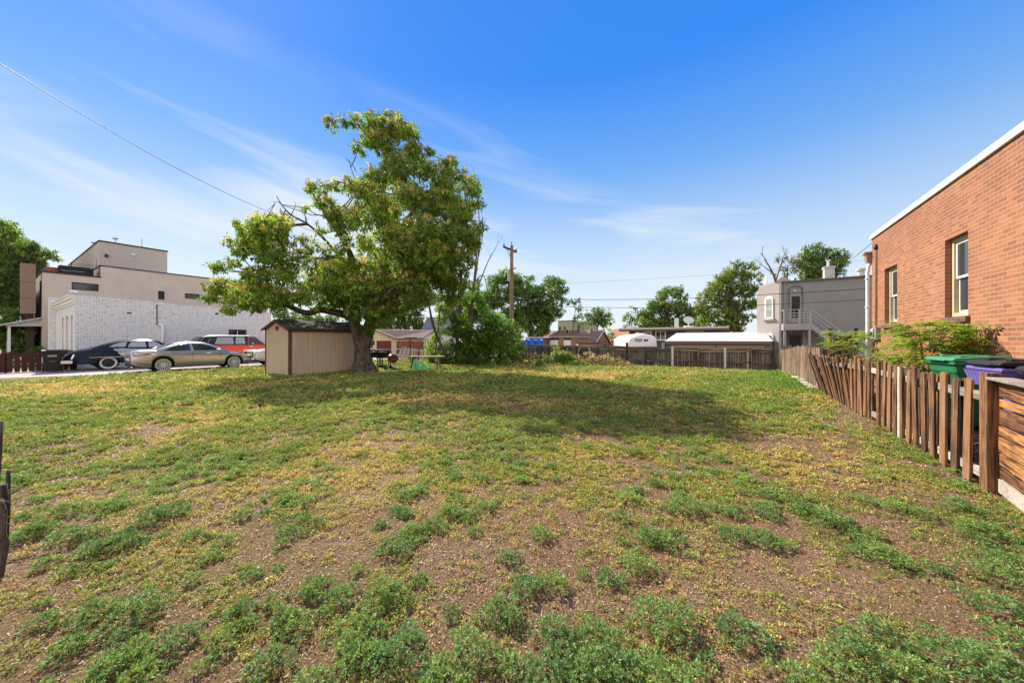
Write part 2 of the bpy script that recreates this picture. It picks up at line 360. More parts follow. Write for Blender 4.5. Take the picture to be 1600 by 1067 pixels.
DKMETAL = plain('dark_metal', (0.03, 0.03, 0.032), 0.45, metal=0.3, var=0.2)
# ------------------------------------------------------------------ where things grow on the lot
def uvof(x, y):
    fw = np.maximum(x*F[0]+y*F[1], 0.05); rt = x*R[0]+y*R[1]
    return 800+FPX*rt/fw, HZ+FPX*H/fw
PAT_STRAW = [(60, 609, 170, 15, 1.0), (360, 599, 120, 9, .9), (455, 612, 60, 6, .6), (690, 622, 110, 10, .9), (905, 588, 130, 7, .8), (640, 606, 60, 5, .5), (1180, 590, 90, 5, .5), (330, 655, 60, 8, .5),
             (300, 720, 90, 22, .25), (560, 700, 120, 30, .35), (640, 760, 110, 30, .35), (230, 850, 80, 30, .3)]
PAT_BARE = [(1330, 645, 70, 26, 1.0), (1215, 692, 45, 10, .9), (245, 672, 40, 9, .6), (420, 645, 40, 6, .5), (760, 880, 150, 45, .7), (560, 850, 90, 30, .5), (1150, 900, 220, 60, .6), (690, 960, 60, 60, .4),
            (320, 800, 60, 20, .5), (600, 790, 60, 15, .4), (1280, 930, 120, 80, .5), (40, 880, 60, 40, .5), (1430, 780, 60, 30, .4), (180, 790, 70, 14, .4), (880, 940, 60, 30, .5), (1000, 740, 120, 20, .3)]
def blobs(u, v, L):
    r = np.zeros_like(u)
    for (a, b, ru, rv, w) in L: r = np.maximum(r, w*np.exp(-(((u-a)/ru)**2+((v-b)/rv)**2)*0.9))
    return r
def fields(x, y):
    u, v = uvof(x, y)
    n1 = vnoise(x, y, 1.3, 1)*0.26+vnoise(x, y, 0.52, 2)*0.40+vnoise(x, y, 0.21, 3)*0.34
    n2 = vnoise(x, y, 2.6, 4)*0.6+vnoise(x, y, 0.7, 5)*0.4
    straw = np.clip(blobs(u, v, PAT_STRAW)*(0.55+0.9*n2)+0.25*np.clip(n2-0.6, 0, 1), 0, 1)
    bare = np.clip(blobs(u, v, PAT_BARE)*(0.6+0.8*(1-n1)), 0, 1)
    D = H*FPX/(v-HZ+1e-6)
    left = 1-sstep(350, 900, u)
    g = (n1-0.5)*2.9+0.58+0.44*left-0.22*sstep(640, 950, v)*(1-left)+0.30*(1-sstep(575, 640, v))
    g = np.clip(g-bare*0.9-straw*0.75, 0, 1)
    lush = np.exp(-(((u-1235)/95)**2+((v-592)/24)**2))
    g = np.clip(g+lush, 0, 1)
    return g, straw, bare, lush, u, v
# ------------------------------------------------------------------ ground sheet
def axis_pts(lo, hi, fine_lo, fine_hi, fs, growth=1.35):
    a = list(np.arange(fine_lo, fine_hi+1e-6, fs)); s = fs; x = fine_hi
    while x < hi: s *= growth; x += s; a.append(x)
    s = fs; x = fine_lo; pre = []
    while x > lo: s *= growth; x -= s; pre.append(x)
    return np.array(pre[::-1]+a)
def ground():
    xs = axis_pts(-900, 900, -27, 8, 0.12); ys = axis_pts(-900, 900, -2, 33, 0.12)
    X, Y = np.meshgrid(xs, ys, indexing='ij'); Z = gz(X, Y)
    nx, ny = len(xs), len(ys)
    co = np.stack([X, Y, Z], -1).reshape(-1, 3)
    i = np.arange(nx-1)[:, None]*ny+np.arange(ny-1)[None, :]
    f = np.stack([i, i+ny, i+ny+1, i+1], -1).reshape(-1, 4)
    me = bpy.data.meshes.new('ground'); me.vertices.add(len(co)); me.vertices.foreach_set('co', co.astype(np.float32).reshape(-1))
    me.loops.add(f.size); me.loops.foreach_set('vertex_index', f.astype(np.int32).reshape(-1))
    me.polygons.add(len(f)); me.polygons.foreach_set('loop_start', np.arange(0, f.size, 4, dtype=np.int32))
    me.polygons.foreach_set('use_smooth', np.ones(len(f), dtype=bool))
    g, s, b, lush, u, v = fields(X.ravel(), Y.ravel())
    inl = ((X.ravel()*F[0]+Y.ravel()*F[1]) > 0.3)
    outside = np.clip(sstep(2.35, 2.6, X.ravel())+sstep(24.2, 25.2, Y.ravel())*(X.ravel() > -13), 0, 1)
    c = np.ones((len(co), 4), np.float32); c[:, 0] = np.where(inl, np.clip(g+lush, 0, 1), .3)*(1-outside); c[:, 1] = np.where(inl, s, .2)*(1-outside); c[:, 2] = np.maximum(np.where(inl, b, .3), outside)
    at = me.color_attributes.new('Col', 'FLOAT_COLOR', 'POINT'); at.data.foreach_set('color', c.reshape(-1))
    me.update(calc_edges=True)
    m = NT('soil'); a = m.N.new('ShaderNodeAttribute'); a.attribute_name = 'Col'; sp = m.N.new('ShaderNodeSeparateColor'); m.L.new(a.outputs['Color'], sp.inputs[0])
    v = m.coord(); nb = m.noise(v, 0.8, 5); nf = m.noise(v, 70, 6, 0.75); nm = m.noise(v, 14, 6, 0.7); ns = m.noise(m.coord((60, 220, 60), rot=(0, 0, 0.6)), 1.0, 4, 0.7, 1.0)
    soil = m.ramp(nf, [(0.30, (0.045, 0.026, 0.016)), (0.47, (0.18, 0.105, 0.058)), (0.58, (0.37, 0.235, 0.135)), (0.75, (0.64, 0.48, 0.32))])
    soil = m.mix(m.math('MULTIPLY', m.math('SUBTRACT', nb, 0.4), 1.4, True), soil, m.ramp(nm, [(0.3, (0.11, 0.066, 0.04)), (0.7, (0.31, 0.20, 0.12))]))
    pale = m.ramp(nf, [(0.35, (0.12, 0.08, 0.06)), (0.65, (0.42, 0.32, 0.25))])
    soil = m.mix(m.math('MULTIPLY', sp.outputs[2], 0.45, True), soil, pale)
    straw = m.ramp(ns, [(0.3, (0.28, 0.19, 0.09)), (0.55, (0.52, 0.39, 0.18)), (0.75, (0.66, 0.52, 0.29))])
    thatch = m.ramp(ns, [(0.3, (0.12, 0.10, 0.035)), (0.6, (0.30, 0.24, 0.09)), (0.75, (0.42, 0.33, 0.15))])
    grn = m.ramp(nm, [(0.3, (0.06, 0.085, 0.02)), (0.7, (0.17, 0.19, 0.05))])
    col = m.mix(m.math('MULTIPLY', sp.outputs[0], m.math('MULTIPLY', nm, 0.9), True), soil, m.mix(nm, thatch, grn))
    col = m.mix(m.math('MULTIPLY', sp.outputs[1], 0.85, True), col, straw)
    m.color(col); m.set(rough=0.95, spec=0.1); m.bump(m.math('ADD', nf, m.math('MULTIPLY', nm, 1.5)), 0.9, 0.03)
    me.materials.append(m.mat)
    o = bpy.data.objects.new('ground', me); link(o); tag(o, kind='structure')
ground()
# ------------------------------------------------------------------ ground cover (numpy meshes, one object each, stuff)
CL = [(603,927,35),(797,874,18),(708,955,16),(847,837,18),(784,955,32),(822,918,26),(866,912,24),(562,977,36),(556,1018,38),(631,1012,42),(737,1021,42),(866,990,36),(884,1030,34),(803,1040,26),(494,1058,30),(419,1027,34),(462,977,25),(534,927,28),(616,856,26),(644,830,20),(678,821,22),(703,802,20),(731,809,16),(759,796,18),(742,834,12),(631,799,14),(475,809,16),(494,915,22),(594,818,12),(556,890,12),
(1019,837,26),(1037,846,20),(994,880,28),(953,899,22),(984,781,19),(969,809,16),(1072,790,28),(1109,787,12),(1147,801,13),(1141,834,20),(1181,834,26),(1222,843,18),(1066,846,10),(1080,868,9),(1291,809,28),(1259,793,20),(1197,796,20),(1041,968,48),(1159,984,36),(931,996,34),(962,1037,48),(915,1052,40),(1337,1021,40),(1306,1046,40),(1375,987,30),(1387,865,26),(1341,837,18),(1337,856,14),(1103,1031,16),
(1565,900,42),(1560,950,36),(1500,1030,60),(1560,1045,52),(1420,1050,44),(1530,825,30),(1440,800,20),(1570,880,30),(1410,880,20),(1462,888,16),(1500,790,22),(1400,790,18),(1350,780,16),(150,958,30),(215,953,34),(110,1008,30),(175,1033,34),(220,1048,30),(280,993,30),(320,1033,16),(350,993,26),(385,973,18),(425,943,18),(65,973,20),(75,883,18),(60,830,28),(110,842,26),(150,862,26),(195,850,22),(240,812,26),(100,800,24),(270,800,18),(330,870,16),(300,905,14),(390,900,16),(355,845,14),(1590,1000,40),(1250,1060,36),(1080,1060,30),(690,1062,36),(980,1060,40),(1030,1062,44),(850,1062,40)]
def cover():
    # --- clumps of bushy weeds
    cx = []; cy = []; cr = []
    for (u, v, r) in CL:
        p = PZ(u, min(v+r*0.30, 1090), 0); D = H*FPX/(min(v+r*0.3, 1090)-HZ); cx.append(p.x); cy.append(p.y); cr.append(r/FPX*D*1.0)
    def scatter(Dlo, Dhi, dens, rmin, rmax, gthr):
        amax = 1.58; n = int(dens*amax*(Dhi**2-Dlo**2))
        D = np.sqrt(rng.uniform(Dlo**2, Dhi**2, n)); t = rng.uniform(-amax, amax, n)
        x = D*(F[0]+t*R[0]); y = D*(F[1]+t*R[1])
        g, s, b, lush, u, v = fields(x, y)
        k = (rng.random(n) < np.clip((g-gthr)*1.9, 0, 1)) & (x < 2.28) & (y < 24.4) & (x > -22.5)
        return x[k], y[k], rng.uniform(rmin, rmax, k.sum())*(0.6+0.6*g[k]), lush[k], s[k]
    X = [np.array(cx)]; Y = [np.array(cy)]; Rr = [np.array(cr)]; LU = [np.zeros(len(cx))]; LV = [np.zeros(len(cx), int)]
    for lv, a in enumerate([(1.2, 2.6, 15, .025, .075, .45), (2.6, 4.5, 30, .03, .085, .34), (4.5, 7, 40, .035, .105, .30), (7, 12, 18, .06, .14, .28), (12, 23, 8.0, .08, .17, .25)]):
        x, y, r, lu, s = scatter(*a); X.append(x); Y.append(y); Rr.append(r); LU.append(lu); LV.append(np.full(len(x), lv))
    X = np.concatenate(X); Y = np.concatenate(Y); Rr = np.concatenate(Rr); LU = np.concatenate(LU); LV = np.concatenate(LV)
    VV = []; CC = []
    for i in range(len(X)):
        r = Rr[i]; lv = LV[i]
        D = max(1.3, -X[i]*0.54+Y[i]*0.842)
        ls = max(0.0185, 0.0045*D)             # leaf length grows a little with distance
        ls = min(ls, r*0.42)
        n = int(np.clip((2.6 if D < 4 else 2.1)*(r/ls)**2*11, 18, 2200))
        hgt = r*(rng.uniform(0.65, 0.95) if D < 5 else rng.uniform(0.5, 0.8))
        # sprigs: rosettes of leaves at stem tips distributed through a low dome
        ns = max(3, n//9); th = rng.uniform(0, 2*np.pi, ns); rr = np.sqrt(rng.random(ns))
        lob = 1+0.28*np.sin(th*3+rng.random()*6)+0.18*np.sin(th*5+rng.random()*6)
        px = rr*np.cos(th)*r*lob; py = rr*np.sin(th)*r*lob*0.95
        pz = hgt*np.sqrt(np.clip(1-rr**2*0.92, 0.02, 1))*rng.uniform(0.30, 1.0, ns)**0.7
        c = np.stack([px, py, pz], 1); q = 9
        base = np.repeat(c, q, 0)
        outd = np.stack([px/r, py/r, 0.9+0*px], 1); outd = np.repeat(unit(outd), q, 0)
        d = unit(outd*0.75+rnd_dir(ns*q)*0.85); d[:, 2] = np.abs(d[:, 2])*0.9+0.05
        base = base+rnd_dir(ns*q)*ls*0.25
        base[:, 0] += X[i]; base[:, 1] += Y[i]; base[:, 2] += gzf(X[i], Y[i])
        L = ls*rng.uniform(0.7, 1.35, ns*q)
        VV.append(kites(base, d, rnd_dir(ns*q)+np.array([0, 0, 1.2]), L, L*0.33, 0.15))
        t = rng.random(); col0 = np.array([0.19, 0.31, 0.115])*(1-t)+np.array([0.30, 0.41, 0.11])*t
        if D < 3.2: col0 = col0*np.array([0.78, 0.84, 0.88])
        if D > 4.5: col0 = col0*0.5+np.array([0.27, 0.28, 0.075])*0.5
        col0 = col0*(1-LU[i])+np.array([0.21, 0.37, 0.04])*LU[i]
        jit = np.repeat(rng.uniform(0.75, 1.3, (ns, 1)), q, 0)*rng.uniform(0.85, 1.15, (ns*q, 1))
        cc = col0[None]*jit
        yel = np.repeat(rng.random(ns) < (0.06 if D < 4.5 else 0.14), q); cc[yel] = cc[yel]*0.3+np.array([0.36, 0.29, 0.08])*0.7
        CC.append(cc)
    o = quads('weeds', np.concatenate(VV), np.concatenate(CC), WEED); tag(o, 'low bushy green weeds growing in clumps over the bare lot', 'weeds', kind='stuff')
    print('weed leaves', sum(len(v) for v in VV), 'clumps', len(X))
    # --- short thin grass, green to yellow
    VV = []; CC = []
    for (Dlo, Dhi, dens, L0, W0) in [(1.2, 3.5, 1500, .024, .0042), (3.5, 7, 900, .032, .0075), (7, 12, 600, .045, .016), (12, 26, 400, .055, .030)]:
        amax = 1.58; n = int(dens*amax*(Dhi**2-Dlo**2))
        D = np.sqrt(rng.uniform(Dlo**2, Dhi**2, n)); t = rng.uniform(-amax, amax, n)
        x = D*(F[0]+t*R[0]); y = D*(F[1]+t*R[1]); g, s, b, lush, u, v = fields(x, y)
        patch = vnoise(x, y, 0.30, 9)*0.6+vnoise(x, y, 0.09, 10)*0.4
        p = np.clip((patch-0.36)*3.2, 0, 1)*(0.4+0.6*g)+0.5*s+lush
        p = p*(0.45+0.55*np.clip((D-2.5)/3, 0, 1))*(1-b*0.75)
        k = (rng.random(n) < p) & (x < 2.28) & (y < 24.5) & (x > -22.6); x = x[k]; y = y[k]; g = g[k]; s = s[k]; lush = lush[k]; D = D[k]; n = len(x)
        d = rnd_dir(n)*0.75+np.array([0, 0, 0.85]); d[:, 2] = np.maximum(d[:, 2], 0.12)
        base = np.stack([x, y, gz(x, y)-0.002], 1); L = L0*rng.uniform(0.5, 1.5, n)
        VV.append(kites(base, d, rnd_dir(n), L, W0*rng.uniform(0.7, 1.4, n), 0.25))
        mixv = np.clip(rng.normal(0.52, 0.26, n)-0.35*g+0.75*s+0.35*(vnoise(x, y, 1.1, 12)-0.5)-lush, 0, 1)[:, None]
        c = np.array([0.20, 0.26, 0.06])*(1-mixv)+np.array([0.56, 0.43, 0.17])*mixv
        red = (rng.random(n) < 0.13)[:, None]; c = np.where(red, np.array([0.40, 0.20, 0.085]), c)
        CC.append(c*rng.uniform(0.75, 1.25, (n, 1)))
    o = quads('dry_grass', np.concatenate(VV), np.concatenate(CC), WEED); tag(o, 'short yellow green grass scattered thinly over the dry soil', 'grass', kind='stuff')
    print('grass', sum(len(v) for v in VV))
    # --- small yellowing sprigs between the clumps
    VV = []; CC = []
    for (Dlo, Dhi, dens, r0) in [(1.2, 2.6, 1300, .022), (2.6, 5, 900, .031), (5, 9, 330, .046), (9, 14, 120, .070), (14, 25, 50, .10)]:
        amax = 1.58; n = int(dens*amax*(Dhi**2-Dlo**2))
        D = np.sqrt(rng.uniform(Dlo**2, Dhi**2, n)); t = rng.uniform(-amax, amax, n)
        x = D*(F[0]+t*R[0]); y = D*(F[1]+t*R[1]); g, s, b, lush, u, v = fields(x, y)
        patch = vnoise(x, y, 0.40, 29)*0.42+vnoise(x, y, 0.12, 30)*0.58
        p = np.clip((patch-0.40)*6.5, 0, 1)*(0.55+0.6*g)*(1-0.88*b)*(0.4+0.6*np.clip((D-1.8)/2.5, 0, 1))+0.3*s+lush
        k = (rng.random(n) < p) & (x < 2.28) & (y < 24.5) & (x > -22.6)
        x, y, g, s, lush, D = x[k], y[k], g[k], s[k], lush[k], D[k]; n = len(x); q = 22
        r = r0*rng.uniform(0.5, 1.3, n); ls = np.clip(0.0046*D, 0.0125, 0.075)
        rep = lambda a: np.repeat(a, q)
        th = rng.uniform(0, 6.283, n*q); rr = np.sqrt(rng.random(n*q)); R_ = rep(r)
        c = np.stack([rep(x)+rr*np.cos(th)*R_, rep(y)+rr*np.sin(th)*R_, gz(rep(x), rep(y))+R_*1.25*(1-rr**2)*rng.uniform(0.2, 1, n*q)+0.002], 1)
        d = unit(np.stack([np.cos(th)*rr, np.sin(th)*rr, 0.7+0*th], 1)*0.8+rnd_dir(n*q)*0.8); d[:, 2] = np.abs(d[:, 2])*0.9
        L = rep(ls)*rng.uniform(0.7, 1.5, n*q)
        VV.append(kites(c, d, rnd_dir(n*q)*0.7+np.array([0, 0, 1.0]), L, L*0.55, 0.2))
        m1 = np.clip(rng.normal(0.50, 0.27, n)-0.30*(g-0.5)+0.8*s+1.1*(vnoise(x, y, 1.3, 12)-0.5)-lush, 0, 1)
        m1 = rep(m1)[:, None]
        c1 = np.where(m1 < 0.5, np.array([0.18, 0.265, 0.06])*(1-m1*2)+np.array([0.34, 0.35, 0.075])*m1*2, np.array([0.34, 0.35, 0.075])*(2-m1*2)+np.array([0.56, 0.43, 0.17])*(m1*2-1))
        red = rep(rng.random(n) < np.where(D < 6, .08, .03))[:, None]; c1 = np.where(red, np.array([0.46, 0.23, 0.09]), c1)
        CC.append(c1*rep(rng.uniform(0.8, 1.2, n))[:, None]*rng.uniform(0.8, 1.2, (n*q, 1)))
    o = quads('small_weeds', np.concatenate(VV), np.concatenate(CC), WEED); tag(o, 'tiny yellow green sprigs spread between the larger weed clumps', 'weeds', kind='stuff')
    print('sprig leaves', sum(len(v) for v in VV))
    # --- litter: chaff, dry leaf bits, pebbles lying flat
    VV = []; CC = []
    for (Dlo, Dhi, dens, L0) in [(1.2, 2.4, 9000, .009), (2.4, 4, 5000, .012), (4.0, 6.5, 2400, .017), (6.5, 11, 700, .028)]:
        amax = 1.58; n = int(dens*amax*(Dhi**2-Dlo**2))
        D = np.sqrt(rng.uniform(Dlo**2, Dhi**2, n)); t = rng.uniform(-amax, amax, n)
        x = D*(F[0]+t*R[0]); y = D*(F[1]+t*R[1])
        k = (x < 2.9) & (rng.random(n) < (0.45+0.55*vnoise(x, y, 0.35, 15))); x = x[k]; y = y[k]; n = len(x)
        d = rnd_dir(n); d[:, 2] = rng.uniform(-0.1, 0.45, n)
        base = np.stack([x, y, gz(x, y)+rng.uniform(0.001, 0.008, n)], 1); L = L0*rng.uniform(0.6, 2.6, n)
        VV.append(kites(base, d, rnd_dir(n)*0.5+np.array([0, 0, 1.0]), L, L*rng.uniform(0.10, 0.38, n), 0.1))
        pal = np.array([[0.40, 0.26, 0.15], [0.20, 0.11, 0.065], [0.07, 0.04, 0.028], [0.56, 0.42, 0.28], [0.42, 0.20, 0.085], [0.50, 0.40, 0.30], [0.13, 0.075, 0.05]])
        CC.append(pal[rng.integers(0, 7, n)]*rng.uniform(0.7, 1.2, (n, 1)))
    o = quads('straw_litter', np.concatenate(VV), np.concatenate(CC), DRY); tag(o, 'dry brown leaf bits and straw lying on the bare soil', 'litter', kind='stuff')
    print('litter', sum(len(v) for v in VV))
    # --- longer straws and twigs
    mb = MB()
    for k in range(650):
        D = math.sqrt(random.uniform(1.5, 49)); t = random.uniform(-1.55, 1.55); x = D*(F[0]+t*R[0]); y = D*(F[1]+t*R[1])
        if x > 2.2: continue
        a = random.uniform(0, 6.28); L = random.uniform(0.05, 0.20); z = gzf(x, y)+0.006; r = random.uniform(0.0008, 0.0022)
        q = (x+L*math.cos(a)*.5, y+L*math.sin(a)*.5, z+random.uniform(0, .015)); e = (x+L*math.cos(a+.3), y+L*math.sin(a+.3), z)
        mb.tube([(x, y, z), q, e], [r, r, r*.5], 4)
    o = mb.build('twigs', plain('twig', (0.38, 0.27, 0.18), 0.9, var=0.6, scale=2), smooth=True); tag(o, 'thin dry twigs and stalks lying over the soil', 'twigs', kind='stuff')
cover()
# ------------------------------------------------------------------ driveway and slab strip at the left
def sheet(name, pts, z, mat, th=0.06):
    mb = MB(); mb.prism([(p[0], p[1]) for p in pts], z-th, z, plane='xy'); o = mb.build(name, mat); tag(o, kind='structure'); return o
sheet('driveway', [(-29.9, 0.0), (-25.0, 0.0), (-22.95, 3.6), (-22.6, 9), (-22.6, 26), (-29.9, 26)], 0.035, CONC)
sheet('pavement', [(-60, -3.4), (-2.5, -3.4), (-2.5, -1.9), (-60, -1.9)], 0.04, CONC)
yard = plain('yard_gravel', (0.30, 0.25, 0.20), 0.95, var=0.45, scale=30, bump=0.8)
def kerb():
    mb = MB(); n = 10
    for i in range(n):
        y0 = 14.2+i*(23.6-14.2)/n; y1 = y0+(23.6-14.2)/n-0.02
        z0 = min(gzf(2.2, y0), gzf(2.2, y1))
        mb.box((2.05, y0, z0-.2), (2.30, y1, z0+.10+0.02*random.random()))
    o = mb.build('kerb', plain('pale_concrete', (0.42, 0.38, 0.33), 0.9, var=.2, bump=.3), bevel=0.015); tag(o, kind='structure')
kerb()
def alley():
    mb = MB(); mb.box((-40, 25.6, -1.55), (0.4, 29.4, -1.235)); o = mb.build('alley_road', plain('alley_gravel', (0.30, 0.27, 0.24), 0.95, var=.3, scale=12)); tag(o, kind='structure')
alley()
# ------------------------------------------------------------------ orange brick house at the right
BX = 3.7; BY = 15.1; ZT = 4.85
def sash_window(root, x, y0, y1, z0, z1, deep=0.12):
    """window in a wall that faces -X, set back by deep"""
    fr = MB(); t = 0.085; xf = x+deep
    fr.box((xf-.03, y0, z0), (xf+.09, y0+t, z1)).box((xf-.03, y1-t, z0), (xf+.09, y1, z1)).box((xf-.028, y0+t, z1-t), (xf+.09, y1-t, z1)).box((xf-.028, y0+t, z0), (xf+.09, y1-t, z0+t))
    f = fr.build('window', plain('tan_frame', (0.50, 0.43, 0.28), .6), root, bevel=.006)
    zm = (z0+z1)/2-.02
    for nm, a, b, off in (('sash', zm, z1-t, .0), ('sash', z0+t, zm+.05, .035)):
        m = MB(); s_ = .04; ya = y0+t; yb = y1-t; xx = xf+off
        m.box((xx, ya, a), (xx+.035, ya+s_, b)).box((xx, yb-s_, a), (xx+.035, yb, b)).box((xx+.001, ya+s_, b-s_), (xx+.035, yb-s_, b)).box((xx+.001, ya+s_, a), (xx+.035, yb-s_, a+s_*1.2))
        sh = m.build(nm, WHITEP, f, bevel=.004)
        g = MB(); g.box((xx+.012, ya+s_, a+s_*1.2), (xx+.020, yb-s_, b-s_)); g.build('pane', GLASS, f)
    g = MB(); g.box((xf+.075, y0+t, z0+t), (xf+.085, y1-t, z1-t)); g.build('blind', plain('dark_blind', (0.11, 0.075, 0.055), .8), f)
    return f
def brick_building():
    root = empty('brick_house', 'orange brick building at the right edge with two sash windows and a white roof edge', 'building', (BX, BY, 0))
    O = Vector((BX, BY, 0)); L = lambda y: y-BY
    wins = [(9.93, 10.75, 2.04, 3.62), (13.17, 14.05, 2.02, 3.60)]
    ys = [-6.0, wins[0][0], wins[0][1], wins[1][0], wins[1][1], BY]
    mb = MB(); th = 0.30; zb = -0.3
    for i in range(5):
        a, b = L(ys[i]), L(ys[i+1])
        if i in (1, 3):
            w = wins[0] if i == 1 else wins[1]
            mb.box((0, a, zb), (th, b, w[2]-.11)); mb.box((0, a, w[3]), (th, b, ZT-.14))
        else: mb.box((0, a, zb), (th, b, ZT-.14))
    mb.box((th, -th, zb), (9, 0, ZT-.14)); mb.box((th, L(-6), zb), (9, L(-6)+th, ZT-.14)); mb.box((9-th, L(-6)+th, zb), (9, -th, ZT-.14))
    mb.build('wall', BRICK, root)
    r = MB(); r.box((th, L(-6)+th, ZT-.5), (9-th, -th, ZT-.4)); r.build('roof', plain('roof_tar', (.12, .12, .12), .9), root)
    c = MB(); c.box((-.045, L(-6)-.04, ZT-.14), (th+.03, .045, ZT)); c.box((th+.03, -.30, ZT-.139), (9.04, .045, ZT-.001)); c.build('coping', plain('coping_metal', (.56, .55, .53), .6, var=.15, scale=1.5), root, bevel=.01)
    fd = MB(); fd.box((-.035, L(-6), -.3), (0.0, 0.0, 0.62)); fd.build('foundation', plain('foundation_stone', (.20, .13, .10), .9, var=.5, scale=5, bump=.8), root, bevel=.01)
    stone = plain('sill_stone', (.15, .085, .07), .9, var=.4, scale=14, bump=.8)
    for w in wins:
        f = sash_window(root, 0, L(w[0]), L(w[1]), w[2], w[3])
        s_ = MB(); s_.box((-.06, L(w[0])-.07, w[2]-.115), (.20, L(w[1])+.07, w[2]-.002)); s_.build('sill', stone, f, bevel=.012)
    # downspout with head at the far corner
    d = MB(); x, y = -.07, .11
    d.tube([(x+.1, y, 4.05), (x+.02, y, 3.9), (x, y, 3.7), (x, y, .35), (x-.08, y-.03, .2)], .045, 10); ds = d.build('downspout', WHITEP, root, smooth=True, angle=50)
    h = MB(); h.prism([(-.10, 4.02), (.10, 4.02), (.14, 4.28), (-.14, 4.28)], y-.10, y+.10); h.box((-.17, y-.13, 4.281), (.17, y+.13, 4.34)); h.build('rain_head', plain('brown_tin', (.30, .22, .18), .6), ds)
    for z in (1.2, 2.6, 3.5):
        b = MB(); b.box((x-.055, y-.06, z), (x+.06, y+.055, z+.03)); b.build('strap', WHITEP, ds)
    # meter box, conduit and cable
    m = MB(); cy = L(14.62); m.box((-.13, cy-.10, 1.62), (0, cy+.10, 1.92)); mt = m.build('meter_box', plain('light_grey_box', (.50, .50, .48), .5), root, bevel=.01)
    g = MB(); g.lathe([(.07, 0), (.075, .05), (.05, .09)], 14, c=(-.18, cy-.02, 1.76), axis='x'); g.build('dial', glass_dark('meter_glass'), mt, smooth=True)
    g = MB(); g.box((-.10, cy-.26, 1.60), (0, cy-.12, 1.95)); g.build('breaker_box', plain('mid_grey_box', (.22, .22, .22), .5), mt, bevel=.008)
    k = MB(); k.tube([(-.03, cy, 1.92), (-.03, cy, 4.2), (-.03, cy, 4.35)], .018, 8); k.tube([(-.03, cy, 1.62), (-.03, cy+.02, .5)], .015, 8); k.build('conduit', plain('conduit', (.25, .16, .12), .5), root, smooth=True)
    k = MB(); k.lathe([(.03, 0), (.045, .05), (.03, .16)], 10, c=(-.04, cy, 4.3)); k.build('weather_head', DKMETAL, root, smooth=True)
brick_building()
# ------------------------------------------------------------------ picket fence
FX = 2.31
def picket_mesh(w, t, h, lean=0, top='ear'):
    m = MB(); c = w*.28
    poly = [(-w/2, 0), (w/2, 0), (w/2, h-c)]+[(w/2-c*(1-math.cos(a)), h-c+c*math.sin(a)) for a in (.5, 1.0, 1.57)]+[(-w/2+c*(1-math.cos(a)), h-c+c*math.sin(a)) for a in (1.57, 1.0, .5)]+[(-w/2, h-c)]
    m.prism(poly, -t/2, t/2, plane='yz'); return m
def picket_fence():
    root = empty('picket_fence', 'weathered brown picket fence, right of the lot, its far pickets leaning', 'fence', (FX, 10, 0), group=None)
    wood = WOODN
    # posts
    for y, w, h, mt in ((5.78, .115, 1.26, WOODY), (7.95, .09, 1.18, WOODP), (10.2, .10, 1.22, WOODN), (12.2, .10, 1.16, WOODN)):
        m = MB(); m.box((-w/2, -w/2, -.2), (w/2, w/2, h)); o = m.build('post', wood if mt is not WOODP else plain('pale_post', (.46, .39, .31), .85, var=.3, scale=14, bump=.5), root, bevel=.008); o.location = (0.0 if y < 6 else -.02, y-10, gzf(FX, y)); o.rotation_euler = (0, -.21*float(sstep(9.9, 12.3, y)), 0)
        if y < 6: o.rotation_euler = (0, 0, .1)
    # rails
    for z in (1.00, .16):
        for (a, b) in ((5.84, 7.90), (8.0, 10.15), (10.26, 12.15), (12.26, 13.9)):
            sa, sb = [.21*float(sstep(9.9, 12.3, q))*z for q in (a, b)]; m = MB(); m.beam((-sa, a-10, z+gzf(FX, a)-.15*sa), (-sb, b-10, z+gzf(FX, b)-.15*sb), .04, .10); m.build('rail', WOODG, root, bevel=.005)
    y = 6.12; i = 0
    while y < 13.8:
        w = random.uniform(.125, .145); h = random.uniform(1.10, 1.20)+(.03 if y > 11 else 0)
        lean = random.uniform(-.015, .02); side = .23*float(sstep(9.9, 12.3, y))+random.uniform(-.03, .03)*(y > 9.9)
        if 9.05 < y < 9.25: y += .255; continue
        o = picket_mesh(w, .026, h).build('picket', wood, root, bevel=.003)
        o.location = (-.036, y-10-lean*0.35, gzf(FX, y)+random.uniform(.0, .05)); o.rotation_euler = (-lean-.25*side, -side+random.uniform(-.02, .02), 0)
        if y < 13 and i % 1 == 0:
            o2 = picket_mesh(w, .026, h-.02).build('picket', wood, root, bevel=.003)
            o2.location = (.036, y-10+.13, gzf(FX, y)+.02); o2.rotation_euler = (-lean*.9+(-.10 if i == 0 else 0), -side, 0)
        y += random.uniform(.24, .27) if y < 9.6 else random.uniform(.19, .23); i += 1
picket_fence()
def plank_fence():
    root = empty('plank_fence', 'taller close boarded brown fence section beyond the picket fence, beside the grey house', 'fence', (FX-.02, 19, 0))
    y = 13.85; k = 0
    m = MB(); n = 0
    while y < 23.6:
        w = random.uniform(.12, .15); lean = random.uniform(-.015, .015)
        h = 1.33+random.uniform(-.03, .03)-.10*sstep(15, 23, y); z = gzf(FX, y)+.02; 
        m = MB(); m.prism([(-w/2, 0), (w/2, 0), (w/2+lean, h), (-w/2+lean, h)], -.01-random.uniform(0, .004), .01, plane='yz')
        o = m.build('plank', WOODP, root); o.location = (-.03, y-19, z); n += 1
        y += w+random.uniform(.004, .014)
    for z in (.25, 1.05):
        m = MB(); m.beam((.03, -5.1, z), (.03, 4.6, z-.2), .04, .09); m.build('rail', WOODG, root)
    for y in (13.85, 16.3, 18.8, 21.2, 23.5):
        m = MB(); m.box((.052, y-19-.05, -.3), (.15, y-19+.05, 1.3)); m.build('post', WOODP, root)
plank_fence()
